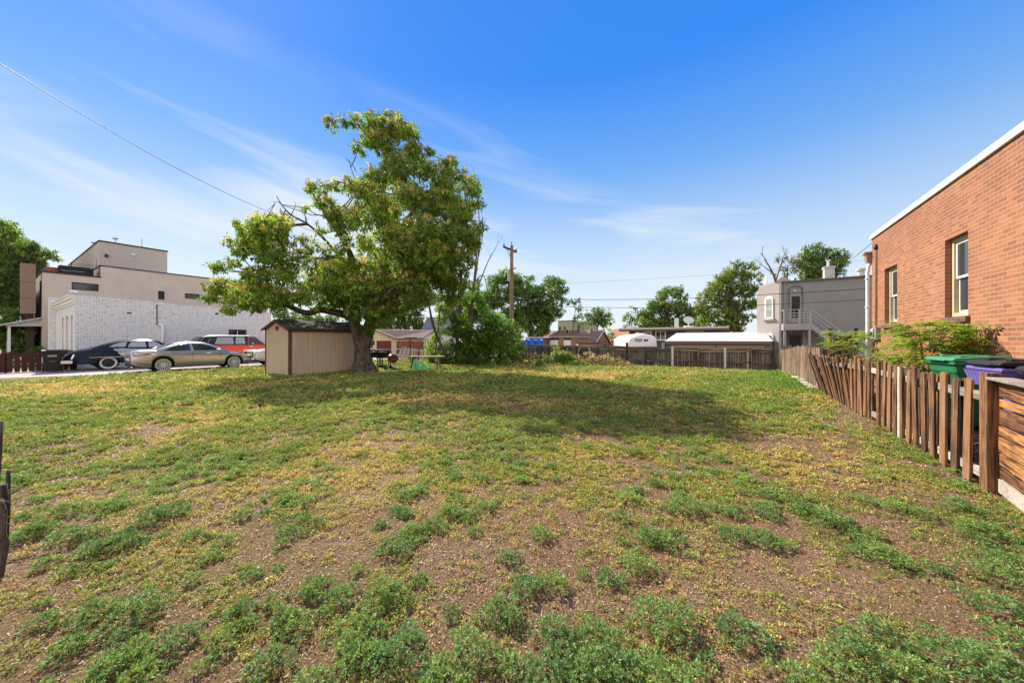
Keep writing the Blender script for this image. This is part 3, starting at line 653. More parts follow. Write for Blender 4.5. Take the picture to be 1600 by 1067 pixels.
def board_fence():
    p0 = Vector((FX+.03, 5.70)); d = Vector((-.146, -.989)); n = Vector((-.989, .146)); Ln = 4.2
    root = empty('board_fence', 'horizontal board fence of orange brown stained planks with a grey cap, at the right edge', 'fence', (p0.x, p0.y, 0), math.atan2(d.y, d.x))
    # local x along the fence, towards the street; +y faces away from the lot
    zs = [(.02, .157), (.179, .275), (.300, .42), (.445, .59), (.614, .705), (.729, .882), (.905, .983), (1.007, 1.165)]
    for i, (a, b) in enumerate(zs):
        m = MB(); m.box((0, -.0125+random.uniform(-.008, .006), a), (Ln, .0125, b))
        mt = WOODG if i == 0 else WOODY2
        m.build('board', mt, root, bevel=.003)
    m = MB(); m.prism([(-.10, -.09), (Ln, -.07), (Ln, .09), (-.06, .085)], 1.178, 1.205, plane='xy'); m.build('cap_board', WOODG, root, bevel=.004)
    for x in (1.4, 2.9, 4.15):
        m = MB(); m.box((x-.045, .014, -.2), (x+.045, .10, 1.17)); m.build('post', WOODN, root, bevel=.004)
WOODY2 = woodmat('stained_board', [(0.28, (0.035, 0.018, 0.012)), (0.43, (0.12, 0.055, 0.028)), (0.54, (0.27, 0.12, 0.05)), (0.66, (0.48, 0.24, 0.085)), (0.82, (0.28, 0.18, 0.11))], axis='x')
board_fence()
# ------------------------------------------------------------------ wheelie bins
def wheelie_bin(loc, rz, body, lidm, label, ridged=False, ajar=0.0, h=1.05):
    root = empty('wheelie_bin', label, 'bin', loc, rz, group=None)
    # local x: front(+) to hinge(-); y width
    m = MB()
    def ring(hx0, hx1, hy, z): return [(hx0, -hy, z), (hx1, -hy, z), (hx1, hy, z), (hx0, hy, z)]
    rings = [ring(-.22, .22, .21, .05), ring(-.27, .27, .245, .5), ring(-.30, .325, .275, .80), ring(-.31, .345, .285, .84), ring(-.31, .35, .29, h-.10)]
    vs = sum(rings, []); fs = [(0, 3, 2, 1)]
    for i in range(len(rings)-1):
        for k in range(4): fs.append((i*4+k, i*4+(k+1) % 4, (i+1)*4+(k+1) % 4, (i+1)*4+k))
    m.add(vs, fs); m.build('body', body, root, bevel=.03)
    m = MB(); m.box((-.35, -.32, h-.10), (.385, .32, h-.055)); m.build('rim', body, root, bevel=.012)
    if ridged:
        m = MB(); m.add([(-.33, -.30, h-.30), (.35, -.30, h-.30), (.35, .30, h-.30), (-.33, .30, h-.30), (-.34, -.335, h-.104), (.40, -.335, h-.104), (.40, .335, h-.104), (-.34, .335, h-.104)], [(0, 1, 5, 4), (1, 2, 6, 5), (2, 3, 7, 6), (3, 0, 4, 7), (0, 3, 2, 1)]); m.build('skirt', body, root, bevel=.008)
        for k in range(9):
            yy = -.26+k*.065; m = MB(); m.prism([(.352, h-.30), (.403, h-.105), (.33, h-.105)], yy-.006, yy+.006); m.build('ridge', body, root)
        for k in range(9):
            xx = -.25+k*.062
            for sgn in (-1, 1):
                m = MB(); m.add([(xx-.006, sgn*.303, h-.30), (xx+.006, sgn*.303, h-.30), (xx+.006, sgn*.337, h-.105), (xx-.006, sgn*.337, h-.105), (xx-.012, sgn*.25, h-.105), (xx+.012, sgn*.25, h-.105)], [(0, 1, 2, 3), (0, 3, 4), (1, 5, 2), (3, 2, 5, 4)]); m.build('ridge', body, root)
    m = MB(T4(-.33, h-.05, ajar)); m.prism([(0, 0), (.72, 0), (.735, .02), (.70, .05), (.35, .085), (.03, .06)], -.315, .315); m.box((.70, -.20, .0), (.76, .20, .022))
    m.box((.10, -.22, .06), (.60, -.14, .088)); m.box((.10, .14, .06), (.60, .22, .088))
    m.build('lid', lidm, root, bevel=.012, smooth=False)
    m = MB(); m.tube([(-.38, -.25, h-.04), (-.38, .25, h-.04)], .016, 8); m.build('handle', body, root, smooth=True)
    for s_ in (-1, 1):
        m = MB(); m.lathe([(.0, -.025), (.12, -.025), (.13, -.01), (.13, .01), (.12, .025), (0.0, .025)], 20, c=(-.22, s_*.27, .13), axis='y'); m.build('wheel', TYRE, root, smooth=True, angle=40)
    return root
def T4(x, z, a): return Matrix.Translation((x, 0, z)) @ Matrix.Rotation(-a, 4, 'Y')
GREENP = plain('green_plastic', (0.022, 0.15, 0.065), .42, var=.12); PURP = plain('purple_plastic', (0.17, 0.13, 0.42), .45, var=.1)
GREENL = plain('green_lid', (0.05, 0.24, 0.12), .42, var=.1)
z0 = .27
wheelie_bin((3.08, 8.08, z0), math.radians(188), GREENP, GREENL, 'green wheeled bin with a closed lid, behind the picket fence')
wheelie_bin((3.10, 7.0, z0), math.radians(184), PURP, BLACKP, 'purple wheeled bin with a black lid, between the green bin and the board fence', True, .03, 1.03)
wheelie_bin((3.14, 6.15, z0), math.radians(176), BLACKP, BLACKP, 'black wheeled bin behind the board fence, cut by the right edge', False, 0, 1.02)
# ------------------------------------------------------------------ shrubs by the brick wall
def frond_shrub(name, label, base, spread, height, n, cols, fl=.42, pairs=9, seed=1, lift=0.9):
    """arching pinnate fronds on thin stems"""
    r = np.random.default_rng(seed)
    root = empty(name, label, 'shrub', base)
    st = MB(); V = []; C = []
    for i in range(n):
        a = r.uniform(0, 6.28); rad = spread*math.sqrt(r.random()); top = Vector((rad*math.cos(a)*1.0, rad*math.sin(a)*1.25, height*r.uniform(.35, 1.0)))
        foot = Vector((top.x*.2, top.y*.3, 0)); mid = foot.lerp(top, .55)+Vector((0, 0, .12*height))
        if i % 2 == 0: st.tube([foot, mid, top], [.012, .008, .004], 5)
        for j in range(3):
            th = a+r.uniform(-1.3, 1.3); d = Vector((math.cos(th), math.sin(th), r.uniform(-.1, .6))).normalized(); L = fl*r.uniform(.6, 1.15)
            col = np.array(cols[r.integers(0, len(cols))])*r.uniform(.8, 1.2)
            up = Vector((0, 0, 1)); s = d.cross(up).normalized()
            for k in range(pairs):
                t = (k+1)/pairs; p = top+d*L*t+up*(-.45*L*t*t+.12*L*t)
                for sg in (-1, 1):
                    dd = (s*sg+d*.5+up*r.uniform(-.35, .1)).normalized(); ll = L*.26*(1-.55*t)*r.uniform(.85, 1.15)
                    V.append((p, dd, up+s*sg*.4, ll)); C.append(col*r.uniform(.85, 1.15))
    b = np.array([tuple(x[0]) for x in V]); d = np.array([tuple(x[1]) for x in V]); nn = np.array([tuple(x[2]) for x in V]); ll = np.array([x[3] for x in V])
    quads('foliage', kites(b, d, nn, ll, ll*.42, .2), np.array(C), LEAF, root)
    st.build('stem', DEADW, root, smooth=True)
    return root
frond_shrub('wall_shrub', 'leafy shrub with arching ferny fronds against the brick wall under the near window', (3.20, 9.9, .25), .46, 1.62, 120, [(.20, .32, .04), (.28, .40, .05), (.38, .36, .10), (.13, .25, .04), (.45, .28, .13)], fl=.55, pairs=10, seed=3)
frond_shrub('young_sapling', 'bright yellow green sapling behind the plank fence near the downspout', (3.15, 15.2, .1), .40, 1.75, 60, [(.30, .42, .05), (.40, .46, .07), (.22, .33, .05)], fl=.42, pairs=8, seed=5)
frond_shrub('low_vine', 'thin green vine growing at the end of the back fence', (2.25, 23.3, -.2), .18, 1.1, 16, [(.14, .26, .05)], fl=.2, pairs=6, seed=6)
def gate():
    root = empty('wooden_gate', 'dark red brown wooden gate between the brick house and the grey house', 'gate', (3.42, 16.4, .1))
    m = MB()
    for k in range(4): m.box((-.38+k*.13, -.015, .1), (-.26+k*.13, .015, 1.62+.03*(k % 2)))
    m.build('planks', plain('red_brown_wood', (.10, .035, .025), .8, var=.4, scale=12), root)
    for x in (-.46, .2):
        m = MB(); m.box((x-.05, -.05, 0), (x+.05, .05, 1.85)); m.box((x-.06, -.06, 1.851), (x+.06, .06, 1.88)); m.build('post', plain('gate_post', (.13, .06, .04), .8, var=.4), root)
gate()
# ------------------------------------------------------------------ leaning wooden post with wire at the left edge
def left_post():
    b = PZ(-22, 1010, 0.0)
    root = empty('wire_fence', 'old dark post and wire fence with snapped sticks, cut by the left edge', 'fence', (b.x, b.y, 0))
    def W(u, v, D): return P(u, v, D)-b+Vector((0, 0, b.z))
    m = MB(); D0 = 2.25
    m.tube([W(-8, 960, D0), W(-6, 905, D0), W(2, 850, D0), W(-2, 835, D0), W(1, 800, D0), W(-3, 780, D0)], [.030, .028, .034, .030, .026, .02], 9); m.build('post', BARK, root, smooth=True)
    m = MB(); m.tube([W(2, 840, D0+.1), W(5, 790, D0+.12), W(4, 757, D0+.12)], [.028, .024, .02], 8); m.build('post', WOODD, root, smooth=True)
    m = MB(); m.tube([W(8, 860, D0+.3), W(12, 790, D0+.3), W(13, 735, D0+.32)], [.014, .013, .011], 7); m.build('stake', DKMETAL, root, smooth=True)
    m = MB(); m.tube([W(-10, 770, 3.1), W(-4, 700, 3.1), W(0, 658, 3.1)], [.03, .026, .02], 8); m.build('post', BARK, root, smooth=True)
    for (a, bb, r) in (((8, 875), (56, 867), .007), ((8, 771), (32, 765), .006), ((9, 766), (34, 762), .004), ((-5, 950), (18, 941), .004)):
        m = MB(); m.tube([W(a[0], a[1], D0+.2), W((a[0]+bb[0])/2, (a[1]+bb[1])/2+2, D0+.2), W(bb[0], bb[1], D0+.25)], [r, r, r*.6], 6); m.build('stick', BARK, root, smooth=True)
    for v in (782, 805, 816):
        m = MB(); m.tube([W(-10, v, D0), W(6, v-1, D0-.02), W(15, v+2, D0+.1), W(8, v+5, D0+.15), W(-8, v+3, D0+.05)], .0017, 5); m.build('wire', plain('rusty_wire', (.25, .2, .17), .6), root, smooth=True)
left_post()
# ------------------------------------------------------------------ garden shed
def shed():
    X0, X1, Y0, Y1 = -17.7, -15.5, 7.0, 10.75; zb = gzf(-16.5, 7); he = 2.06; hp = 2.42
    root = empty('garden_shed', 'beige timber shed with brown trim and dark roof, left of the big tree trunk', 'shed', ((X0+X1)/2, Y0, zb))
    w = (X1-X0)/2; Ln = Y1-Y0
    siding = NT('beige_siding'); v = siding.coord(); sp = siding.N.new('ShaderNodeSeparateXYZ'); t = siding.N.new('ShaderNodeTexCoord'); siding.L.new(t.outputs['Object'], sp.inputs[0])
    s = siding.math('ADD', sp.outputs[0], sp.outputs[1]); fr = siding.math('FRACT', siding.math('MULTIPLY', s, 4.92)); gr = siding.math('LESS_THAN', fr, .07)
    n = siding.noise(siding.coord((10, 10, .7)), 1.5, 5); 
    c = siding.ramp(n, [(.3, (.46, .345, .25)), (.7, (.56, .43, .32))]); c = siding.mix(siding.math('MULTIPLY', gr, .30), c, (.16, .11, .08)); siding.color(c); siding.set(rough=.8); siding.bump(siding.math('SUBTRACT', 1.0, gr), .6, .01)
    m = MB(); m.prism([(-w, .08), (w, .08), (w, he), (0, hp), (-w, he)], 0, Ln); m.build('wall', siding.mat, root)
    m = MB(); m.box((-w-.02, -.02, -.06), (w+.02, Ln+.02, .078)); m.build('base', plain('dark_skid', (.10, .07, .055), .9), root)
    trim = plain('red_brown_trim', (.13, .045, .03), .7)
    for (x, y) in ((-w, 0), (w, 0), (w, Ln), (-w, Ln)):
        m = MB(); sx = 1 if x > 0 else -1; sy = 1 if y > 0 else -1
        m.box((x-sx*.09 if sx > 0 else x-.014, y-.012 if sy < 0 else y-.09, .0), (x+.014 if sx > 0 else x+.09, y+.09 if sy < 0 else y+.012, he-.03)); m.build('corner_trim', trim, root)
    roofm = NT('shingle'); vv = roofm.coord(); roofm.color(roofm.ramp(roofm.noise(roofm.coord((6, 2, 20)), 2.5, 5, .7), [(.3, (.028, .026, .026)), (.7, (.085, .08, .078))])); roofm.set(rough=.95); roofm.bump(roofm.noise(vv, 60, 3), .6, .01)
    m = MB(); o = .10; sl = (hp-he)/w; tt = .05
    m.prism([(0, hp+.01), (w+o, he-sl*o+.01), (w+o, he-sl*o+tt+.01), (0, hp+tt+.02), (-w-o, he-sl*o+tt+.01), (-w-o, he-sl*o+.01)], -.12, Ln+.12); m.build('roof', roofm.mat, root)
    for sg in (-1, 1):
        m = MB(); m.beam((0, -.135, hp+.0), (sg*(w+o), -.135, he-sl*o), .02, .09); m.build('barge_board', trim, root)
    m = MB(); m.box((w+o-.01, -.11, he-sl*o-.07), (w+o+.012, Ln+.11, he-sl*o+.012)); m.build('eave_board', plain('dark_eave', (.05, .025, .02), .7), root)
    m = MB(); m.box((-.10, -.02, 2.02), (.16, 0, 2.19)); 
    for k in range(4): m.box((-.085, -.028, 2.035+k*.037), (.145, -.0201, 2.052+k*.037))
    m.build('vent', plain('brown_vent', (.10, .055, .045), .7), root)
shed()
# ------------------------------------------------------------------ barbecue corner
def ptz(u, v, D): p = P(u, v, D); return p
def grills():
    # red kettle
    D = 17.4; c = P(614, 575, D); g = gzf(c.x, c.y)
    root = empty('kettle_grill', 'dark red round kettle grill on three legs, right of the tree trunk', 'grill', (c.x, c.y, g))
    red = plain('red_enamel', (.11, .018, .016), .2, var=.1, coat=.5); rr = .27; zc = .66
    prof = [(max(.001, rr*math.sin(a)), zc-rr*math.cos(a)*.95) for a in np.linspace(.05, math.pi/2, 8)]
    m = MB(); m.lathe(prof, 24); m.build('bowl', red, root, smooth=True)
    prof = [(rr*1.03*math.cos(a)+.001, zc+.01+rr*.75*math.sin(a)) for a in np.linspace(0, math.pi/2, 8)]
    m = MB(); m.lathe(prof, 24); l = m.build('lid', red, root, smooth=True)
    m = MB(); m.tube([(-.08, 0, zc+.22), (-.05, 0, zc+.26), (.05, 0, zc+.26), (.08, 0, zc+.22)], .012, 6); m.build('handle', WHITEP, l, smooth=True)
    for k in range(3):
        a = k*2.09+.4; m = MB(); m.tube([(rr*.6*math.cos(a), rr*.6*math.sin(a), zc-.2), (rr*1.1*math.cos(a), rr*1.1*math.sin(a), 0)], .013, 6); m.build('leg', ALLOY, root, smooth=True)
    for k, (u, D, nm, lab) in enumerate(((600, 18.2, 'barrel_grill', 'black barrel grill standing behind the red kettle grill'), (588, 18.6, 'gas_grill', 'blue black gas grill nearest the tree trunk'))):
        c = P(u, 575, D); g = gzf(c.x, c.y); root = empty(nm, lab, 'grill', (c.x, c.y, g), ANG+.15)
        bm_ = plain('blue_black_enamel' if k else 'black_enamel', (.012, .014, .04) if k else (.015, .015, .016), .3)
        m = MB(); m.prism([(-.24, .62), (.24, .62), (.24, .78), (-.24, .78)], -.36, .36, plane='yz') if False else m.box((-.34, -.24, .60), (.34, .24, .80)); m.build('firebox', bm_, root, bevel=.03)
        m = MB(); m.prism([(.24*math.cos(a), .805+.26*math.sin(a)) for a in np.linspace(0, math.pi, 9)], -.34, .34, plane='yz'); l = m.build('lid', bm_, root, bevel=.01)
        m = MB(); m.tube([(-.2, -.27, .92), (.2, -.27, .92)], .012, 6); m.build('handle', ALLOY, l, smooth=True)
        m = MB(); m.box((.36, -.2, .76), (.62, .2, .79)); m.build('side_shelf', DKMETAL if k == 0 else plain('white_shelf', (.6, .6, .62), .4), root)
        for x in (-.28, .28):
            for y in (-.2, .2): m = MB(); m.box((x-.02, y-.02, 0), (x+.02, y+.02, .6)); m.build('leg', DKMETAL, root)
        m = MB(); m.box((-.3, -.19, .18), (.3, .19, .21)); m.build('bottom_shelf', DKMETAL, root)
        for y in (-.23, .23): m = MB(); m.lathe([(.001, -.015), (.09, -.015), (.09, .015), (.001, .015)], 14, c=(.3, y, .09), axis='y'); m.build('wheel', TYRE, root)
grills()
def lantern():
    c = P(581.5, 560, 24); root = empty('yard_lamp', 'small lamp with a white round globe on a dark post just right of the trunk', 'lamp', (c.x, c.y, gzf(c.x, c.y)))
    m = MB(); m.tube([(0, 0, 0), (0, 0, 1.45)], .04, 8); m.box((-.12, -.12, 1.2), (.12, .12, 1.5)); m.build('post', plain('brown_post', (.13, .06, .04), .7), root)
    m = MB(); m.lathe([(.001, 1.5), (.12, 1.56), (.17, 1.68), (.14, 1.8), (.05, 1.88), (.001, 1.9)], 16); m.build('globe', WHITEP, root, smooth=True)
lantern()
def bench_table():
    a = P(640, 557, 17.6); root = empty('picnic_table', 'long weathered wooden table behind the green board', 'table', (a.x, a.y, gzf(a.x, a.y)), ANG)
    m = MB()
    for k in range(5): m.box((0, -.35+k*.145, .70), (1.75, -.21+k*.145, .74))
    m.build('tabletop', plain('grey_brown_plank', (.30, .19, .14), .8, var=.3), root)
    for x in (.2, 1.5):
        for s in (-1, 1): m = MB(); m.beam((x, s*.1, .69), (x, s*.42, 0), .05, .09, up=(1, 0, 0)); m.build('leg', WOODP, root)
        m = MB(); m.box((x+.03, -.3, .60), (x+.07, .3, .69)); m.build('cross_bar', WOODP, root)
bench_table()
def green_board():
    D = 16.5; p = [P(640.5, 579.5, D), P(646, 560.5, D), P(674, 573.5, D+.25), P(668, 576.5, D+.15)]
    q = P(640.5, 579.5, D)
    root = empty('green_board', 'bright green painted triangular board with white marks propped on the grass', 'board', (q.x, q.y, gzf(q.x, q.y)))
    T = [Vector(x)-Vector(root.location) for x in p]; T[0].z = .01; T[3].z = max(.05, T[3].z)
    back = Vector((-.54, .842, 0))*.03
    m = MB(); vs = T+[t+back for t in T]; m.add(vs, [(0, 1, 2, 3), (7, 6, 5, 4), (0, 4, 5, 1), (1, 5, 6, 2), (2, 6, 7, 3), (3, 7, 4, 0)])
    g = NT('green_paint'); v = g.coord(); g.color(g.ramp(g.noise(v, 3.5, 4, .6), [(.35, (.10, .42, .16)), (.55, (.17, .55, .25)), (.72, (.36, .66, .36))])); g.set(rough=.6); m.build('panel', g.mat, root)
    fr = Vector((.54, -.842, 0))*.004
    m = MB()
    def on(a, b): return T[0]+(T[1]-T[0])*b+(T[2]-T[0])*a+fr
    for (a, b, w) in ((.50, .05, .07), (.64, .02, .06), (.42, .25, .05), (.78, .02, .04)):
        vs = [on(a, b), on(a+w, b), on(a+w*.9, b+.2), on(a+w*.1, b+.2)]; m.add(vs+[x-fr*.5 for x in vs], [(0, 1, 2, 3), (7, 6, 5, 4)])
    m.build('white_marks', WHITEP, root)
    m = MB()
    for (a, b) in ((.16, .45), (.52, .12), (.30, .1), (.2, .2)):
        vs = [on(a, b)+fr*.2, on(a+.035, b)+fr*.2, on(a+.035, b+.07)+fr*.2, on(a, b+.07)+fr*.2]; m.add(vs, [(0, 1, 2, 3)])
    m.build('dark_marks', DKMETAL, root)
    m = MB(); m.beam(T[0]+fr*2, T[1]+fr*2, .03, .03); m.build('frame', DKMETAL, root)
green_board()
def rubble():
    m = MB(); r = random.Random(4)
    for k in range(150):
        u = r.uniform(586, 650); v = r.uniform(570, 579); D = r.uniform(16.6, 19.5); p = P(u, v, D); s = r.uniform(.05, .22)
        if -15.5 < p.x and False: continue
        z = gzf(p.x, p.y); T = Matrix.Translation((p.x, p.y, z)) @ Matrix.Rotation(r.uniform(0, 3), 4, 'Z')
        m.box((-s, -s*.7, -.02), (s, s*.7, r.uniform(.02, .07)), T=T)
    o = m.build('paving_rubble', plain('stone_rubble', (.40, .36, .32), .9, var=.4, scale=2), bevel=.01); tag(o, 'broken flat paving stones scattered beside the grills', 'rubble', kind='stuff')
rubble()
# ------------------------------------------------------------------ white painted brick house
WX = -30.0; WY0 = 2.84; WY1 = 12.25
def white_house():
    root = empty('white_brick_house', 'old white painted brick building with a ragged sloping top edge behind the parked cars', 'building', (WX, WY0, 0))
    zc, ze = 4.03, 3.62; Ln = WY1-WY0; th = .3; zb = -.3
    wy0, wy1, wz0, wz1 = None, None, 1.75, 2.30
    # window position in the long wall
    wy0 = PX(357, 520, WX).y-WY0; wy1 = PX(385, 520, WX).y-WY0
    topz = lambda y: zc+(ze-zc)*y/Ln
    m = MB()
    cuts = [0, wy0, wy1, Ln]
    for i in range(3):
        a, b = cuts[i], cuts[i+1]
        if i == 1:
            m.prism([(a, zb), (b, zb), (b, wz0), (a, wz0)], -th, 0, plane='yz'); m.prism([(a, wz1), (b, wz1), (b, topz(b)), (a, topz(a))], -th, 0, plane='yz')
        else: m.prism([(a, zb), (b, zb), (b, topz(b)), (a, topz(a))], -th, 0, plane='yz')
    # facade with three arched openings
    ops = [(-1.50, -.72), (-3.45, -2.60), (-5.3, -4.5)]
    FW = 8.9; xs = sorted([-th, -FW]+[x for o in ops for x in o], reverse=True)
    zo = 2.75
    for i in range(len(xs)-1):
        b, a = xs[i], xs[i+1]
        isop = any(abs(a-o[0]) < 1e-6 for o in ops)
        if isop:
            c = (a+b)/2; rr = (b-a)/2
            poly = [(a, zo), *[(c-rr*math.cos(t), zo+rr*.55*math.sin(t)) for t in np.linspace(.2, math.pi-.2, 7)], (b, zo), (b, 4.0), (a, 4.0)]
            m.prism(poly, 0, th); m.box((a, 0, zb), (b, th, .55 if o_ != 1 else .1) if False else (b, th, .5))
        else: m.box((a, 0, zb), (b, th, 4.0))
    m.box((-FW, th, zb), (-FW+th, Ln, 3.4)); m.box((-FW+th, Ln-th, zb), (-th, Ln, 3.4))
    m.build('wall', WBRICK, root)
    # ragged loose bricks along the top
    m = MB(); y = 0; r = random.Random(3)
    while y < Ln:
        w = r.choice([.10, .2, .2, .31]); 
        if r.random() < .72: m.box((-th*.9, y, topz(y)-.04), (-.008*r.random()-.003, y+w-.01, topz(y)+r.choice([.02, .035, .06, .075])))
        y += w
    m.build('top_bricks', brickmat('peeling_brick', (.60, .57, .56), (.2, .1, .08), (.16, .12, .11), painted=True), root)
    for (y, z, h) in ((1.9, 3.1, .09), (6.0, 3.3, .12)):
        m = MB(); m.box((-.01, y, z), (.006, y+.18, z+h)); m.build('missing_brick', plain('dark_hole', (.06, .04, .035), .9), root)
    # cornice of the facade
    for k, (z0, z1, o) in enumerate(((3.50, 3.62, .05), (3.62, 3.80, .10), (3.80, 3.95, .17), (3.95, 4.02, .22))):
        m = MB(); m.box((-FW, -o, z0), (.004+o*.12, -.001, z1)); m.build('cornice', WHITEP, root)
    m = MB(); m.prism([(-.75, 4.02), (.02, 4.02), (0, 4.12), (-.2, 4.26), (-.55, 4.24), (-.7, 4.1)], -.18, .12); m.build('corner_cap', plain('grey_cap', (.45, .44, .44), .8, var=.3, bump=.6, scale=10), root, bevel=.02)
    m = MB(); m.box((-FW-.1, -.28, zb), (-FW+.55, -.002, 4.3)); m.box((-FW-.15, -.33, 4.301), (-FW+.6, .05, 4.4)); m.build('pilaster', WBRICK, root)
    dk = plain('dark_opening', (.03, .022, .02), .6)
    for i, (a, b) in enumerate(ops):
        m = MB(); m.box((a, .16, .5), (b, .19, 3.2)); f = m.build('window' if i != 1 else 'door', plain('brown_door', (.10, .05, .04), .6) if i == 1 else GLASS, root)
        m = MB(); m.box((a, .10, .5), (a+.06, .159, 3.0)); m.box((b-.06, .10, .5), (b, .159, 3.0)); m.box((a+.06, .10, 1.75), (b-.06, .159, 1.82)); m.build('frame', WHITEP, f)
        if i != 1: m = MB(); m.box((a-.06, -.06, .42), (b+.06, .1, .499)); m.build('sill', WHITEP, f)
    # window of the long wall
    m = MB(); a, b = wy0, wy1; m.box((-.12, a, wz0), (-.07, b, wz1)); f = m.build('window', GLASS, root)
    m = MB(); t = .07; m.box((-.14, a, wz0), (.012, a+t, wz1)); m.box((-.14, b-t, wz0), (.012, b, wz1)); m.box((-.14, a+t, wz1-t), (.010, b-t, wz1)); m.box((-.14, a+t, wz0), (.010, b-t, wz0+t)); m.build('frame', plain('brown_frame', (.13, .06, .045), .7), f)
    m = MB(); m.box((-.10, (a+b)/2-.02, wz0+t), (-.04, (a+b)/2+.02, wz1-t)); m.build('mullion', WHITEP, f)
    # drain pipe
    py = PX(254, 540, WX).y-WY0; zt = PX(254, 508, WX).z
    m = MB(); m.tube([(.06, py, 0), (.06, py, zt-.05), (.02, py-.03, zt), (0.02, py-.2, zt+.05)], .075, 10); m.build('drain_pipe', WHITEP, root, smooth=True)
    m = MB(); m.tube([(.015, py-.25, zt), (.015, py-.25, 3.75)], .03, 6); m.build('crack_trim', plain('dark_stain', (.16, .14, .13), .9, var=.5), root)
    m = MB(); m.box((-FW+th, th, 3.2), (-th, Ln-th, 3.3)); m.build('roof', plain('flat_roof', (.25, .24, .23), .9), root)
white_house()
def small_porch():
    root = empty('porch_house', 'white cottage with a sloping porch roof left of the white brick building', 'building', (-40.2, 3.6, 0))
    m = MB(); m.prism([(-2.6, 2.45), (-2.6, 2.55), (.0, 3.42), (0, 2.55)], -4, 0, plane='yz'); m.build('porch_roof', plain('pale_siding', (.52, .52, .49), .8), root)
    m = MB(); m.prism([(-2.9, 2.45), (-2.9, 2.56), (.2, 3.60), (.2, 3.49)], -4.2, .15, plane='yz'); m.build('roof', plain('light_roof', (.48, .46, .43), .8, var=.2), root)
    for x in (-.1, -1.3, -2.6, -3.9):
        m = MB(); m.box((x-.05, -2.53, 0), (x+.05, -2.43, 2.45)); m.build('porch_post', WHITEP, root)
    m = MB(); m.box((-4, 0, 0), (0, 6, 3.5)); m.build('wall', plain('dark_siding', (.10, .09, .08), .8), root)
    m = MB(); m.box((.01, .3, 0), (.25, .8, 3.6)); m.build('corner_trim', WHITEP, root)
    m = MB(); m.box((-3, -.05, .9), (-2, -.001, 2.1)); m.build('window', GLASS, root)
small_porch()
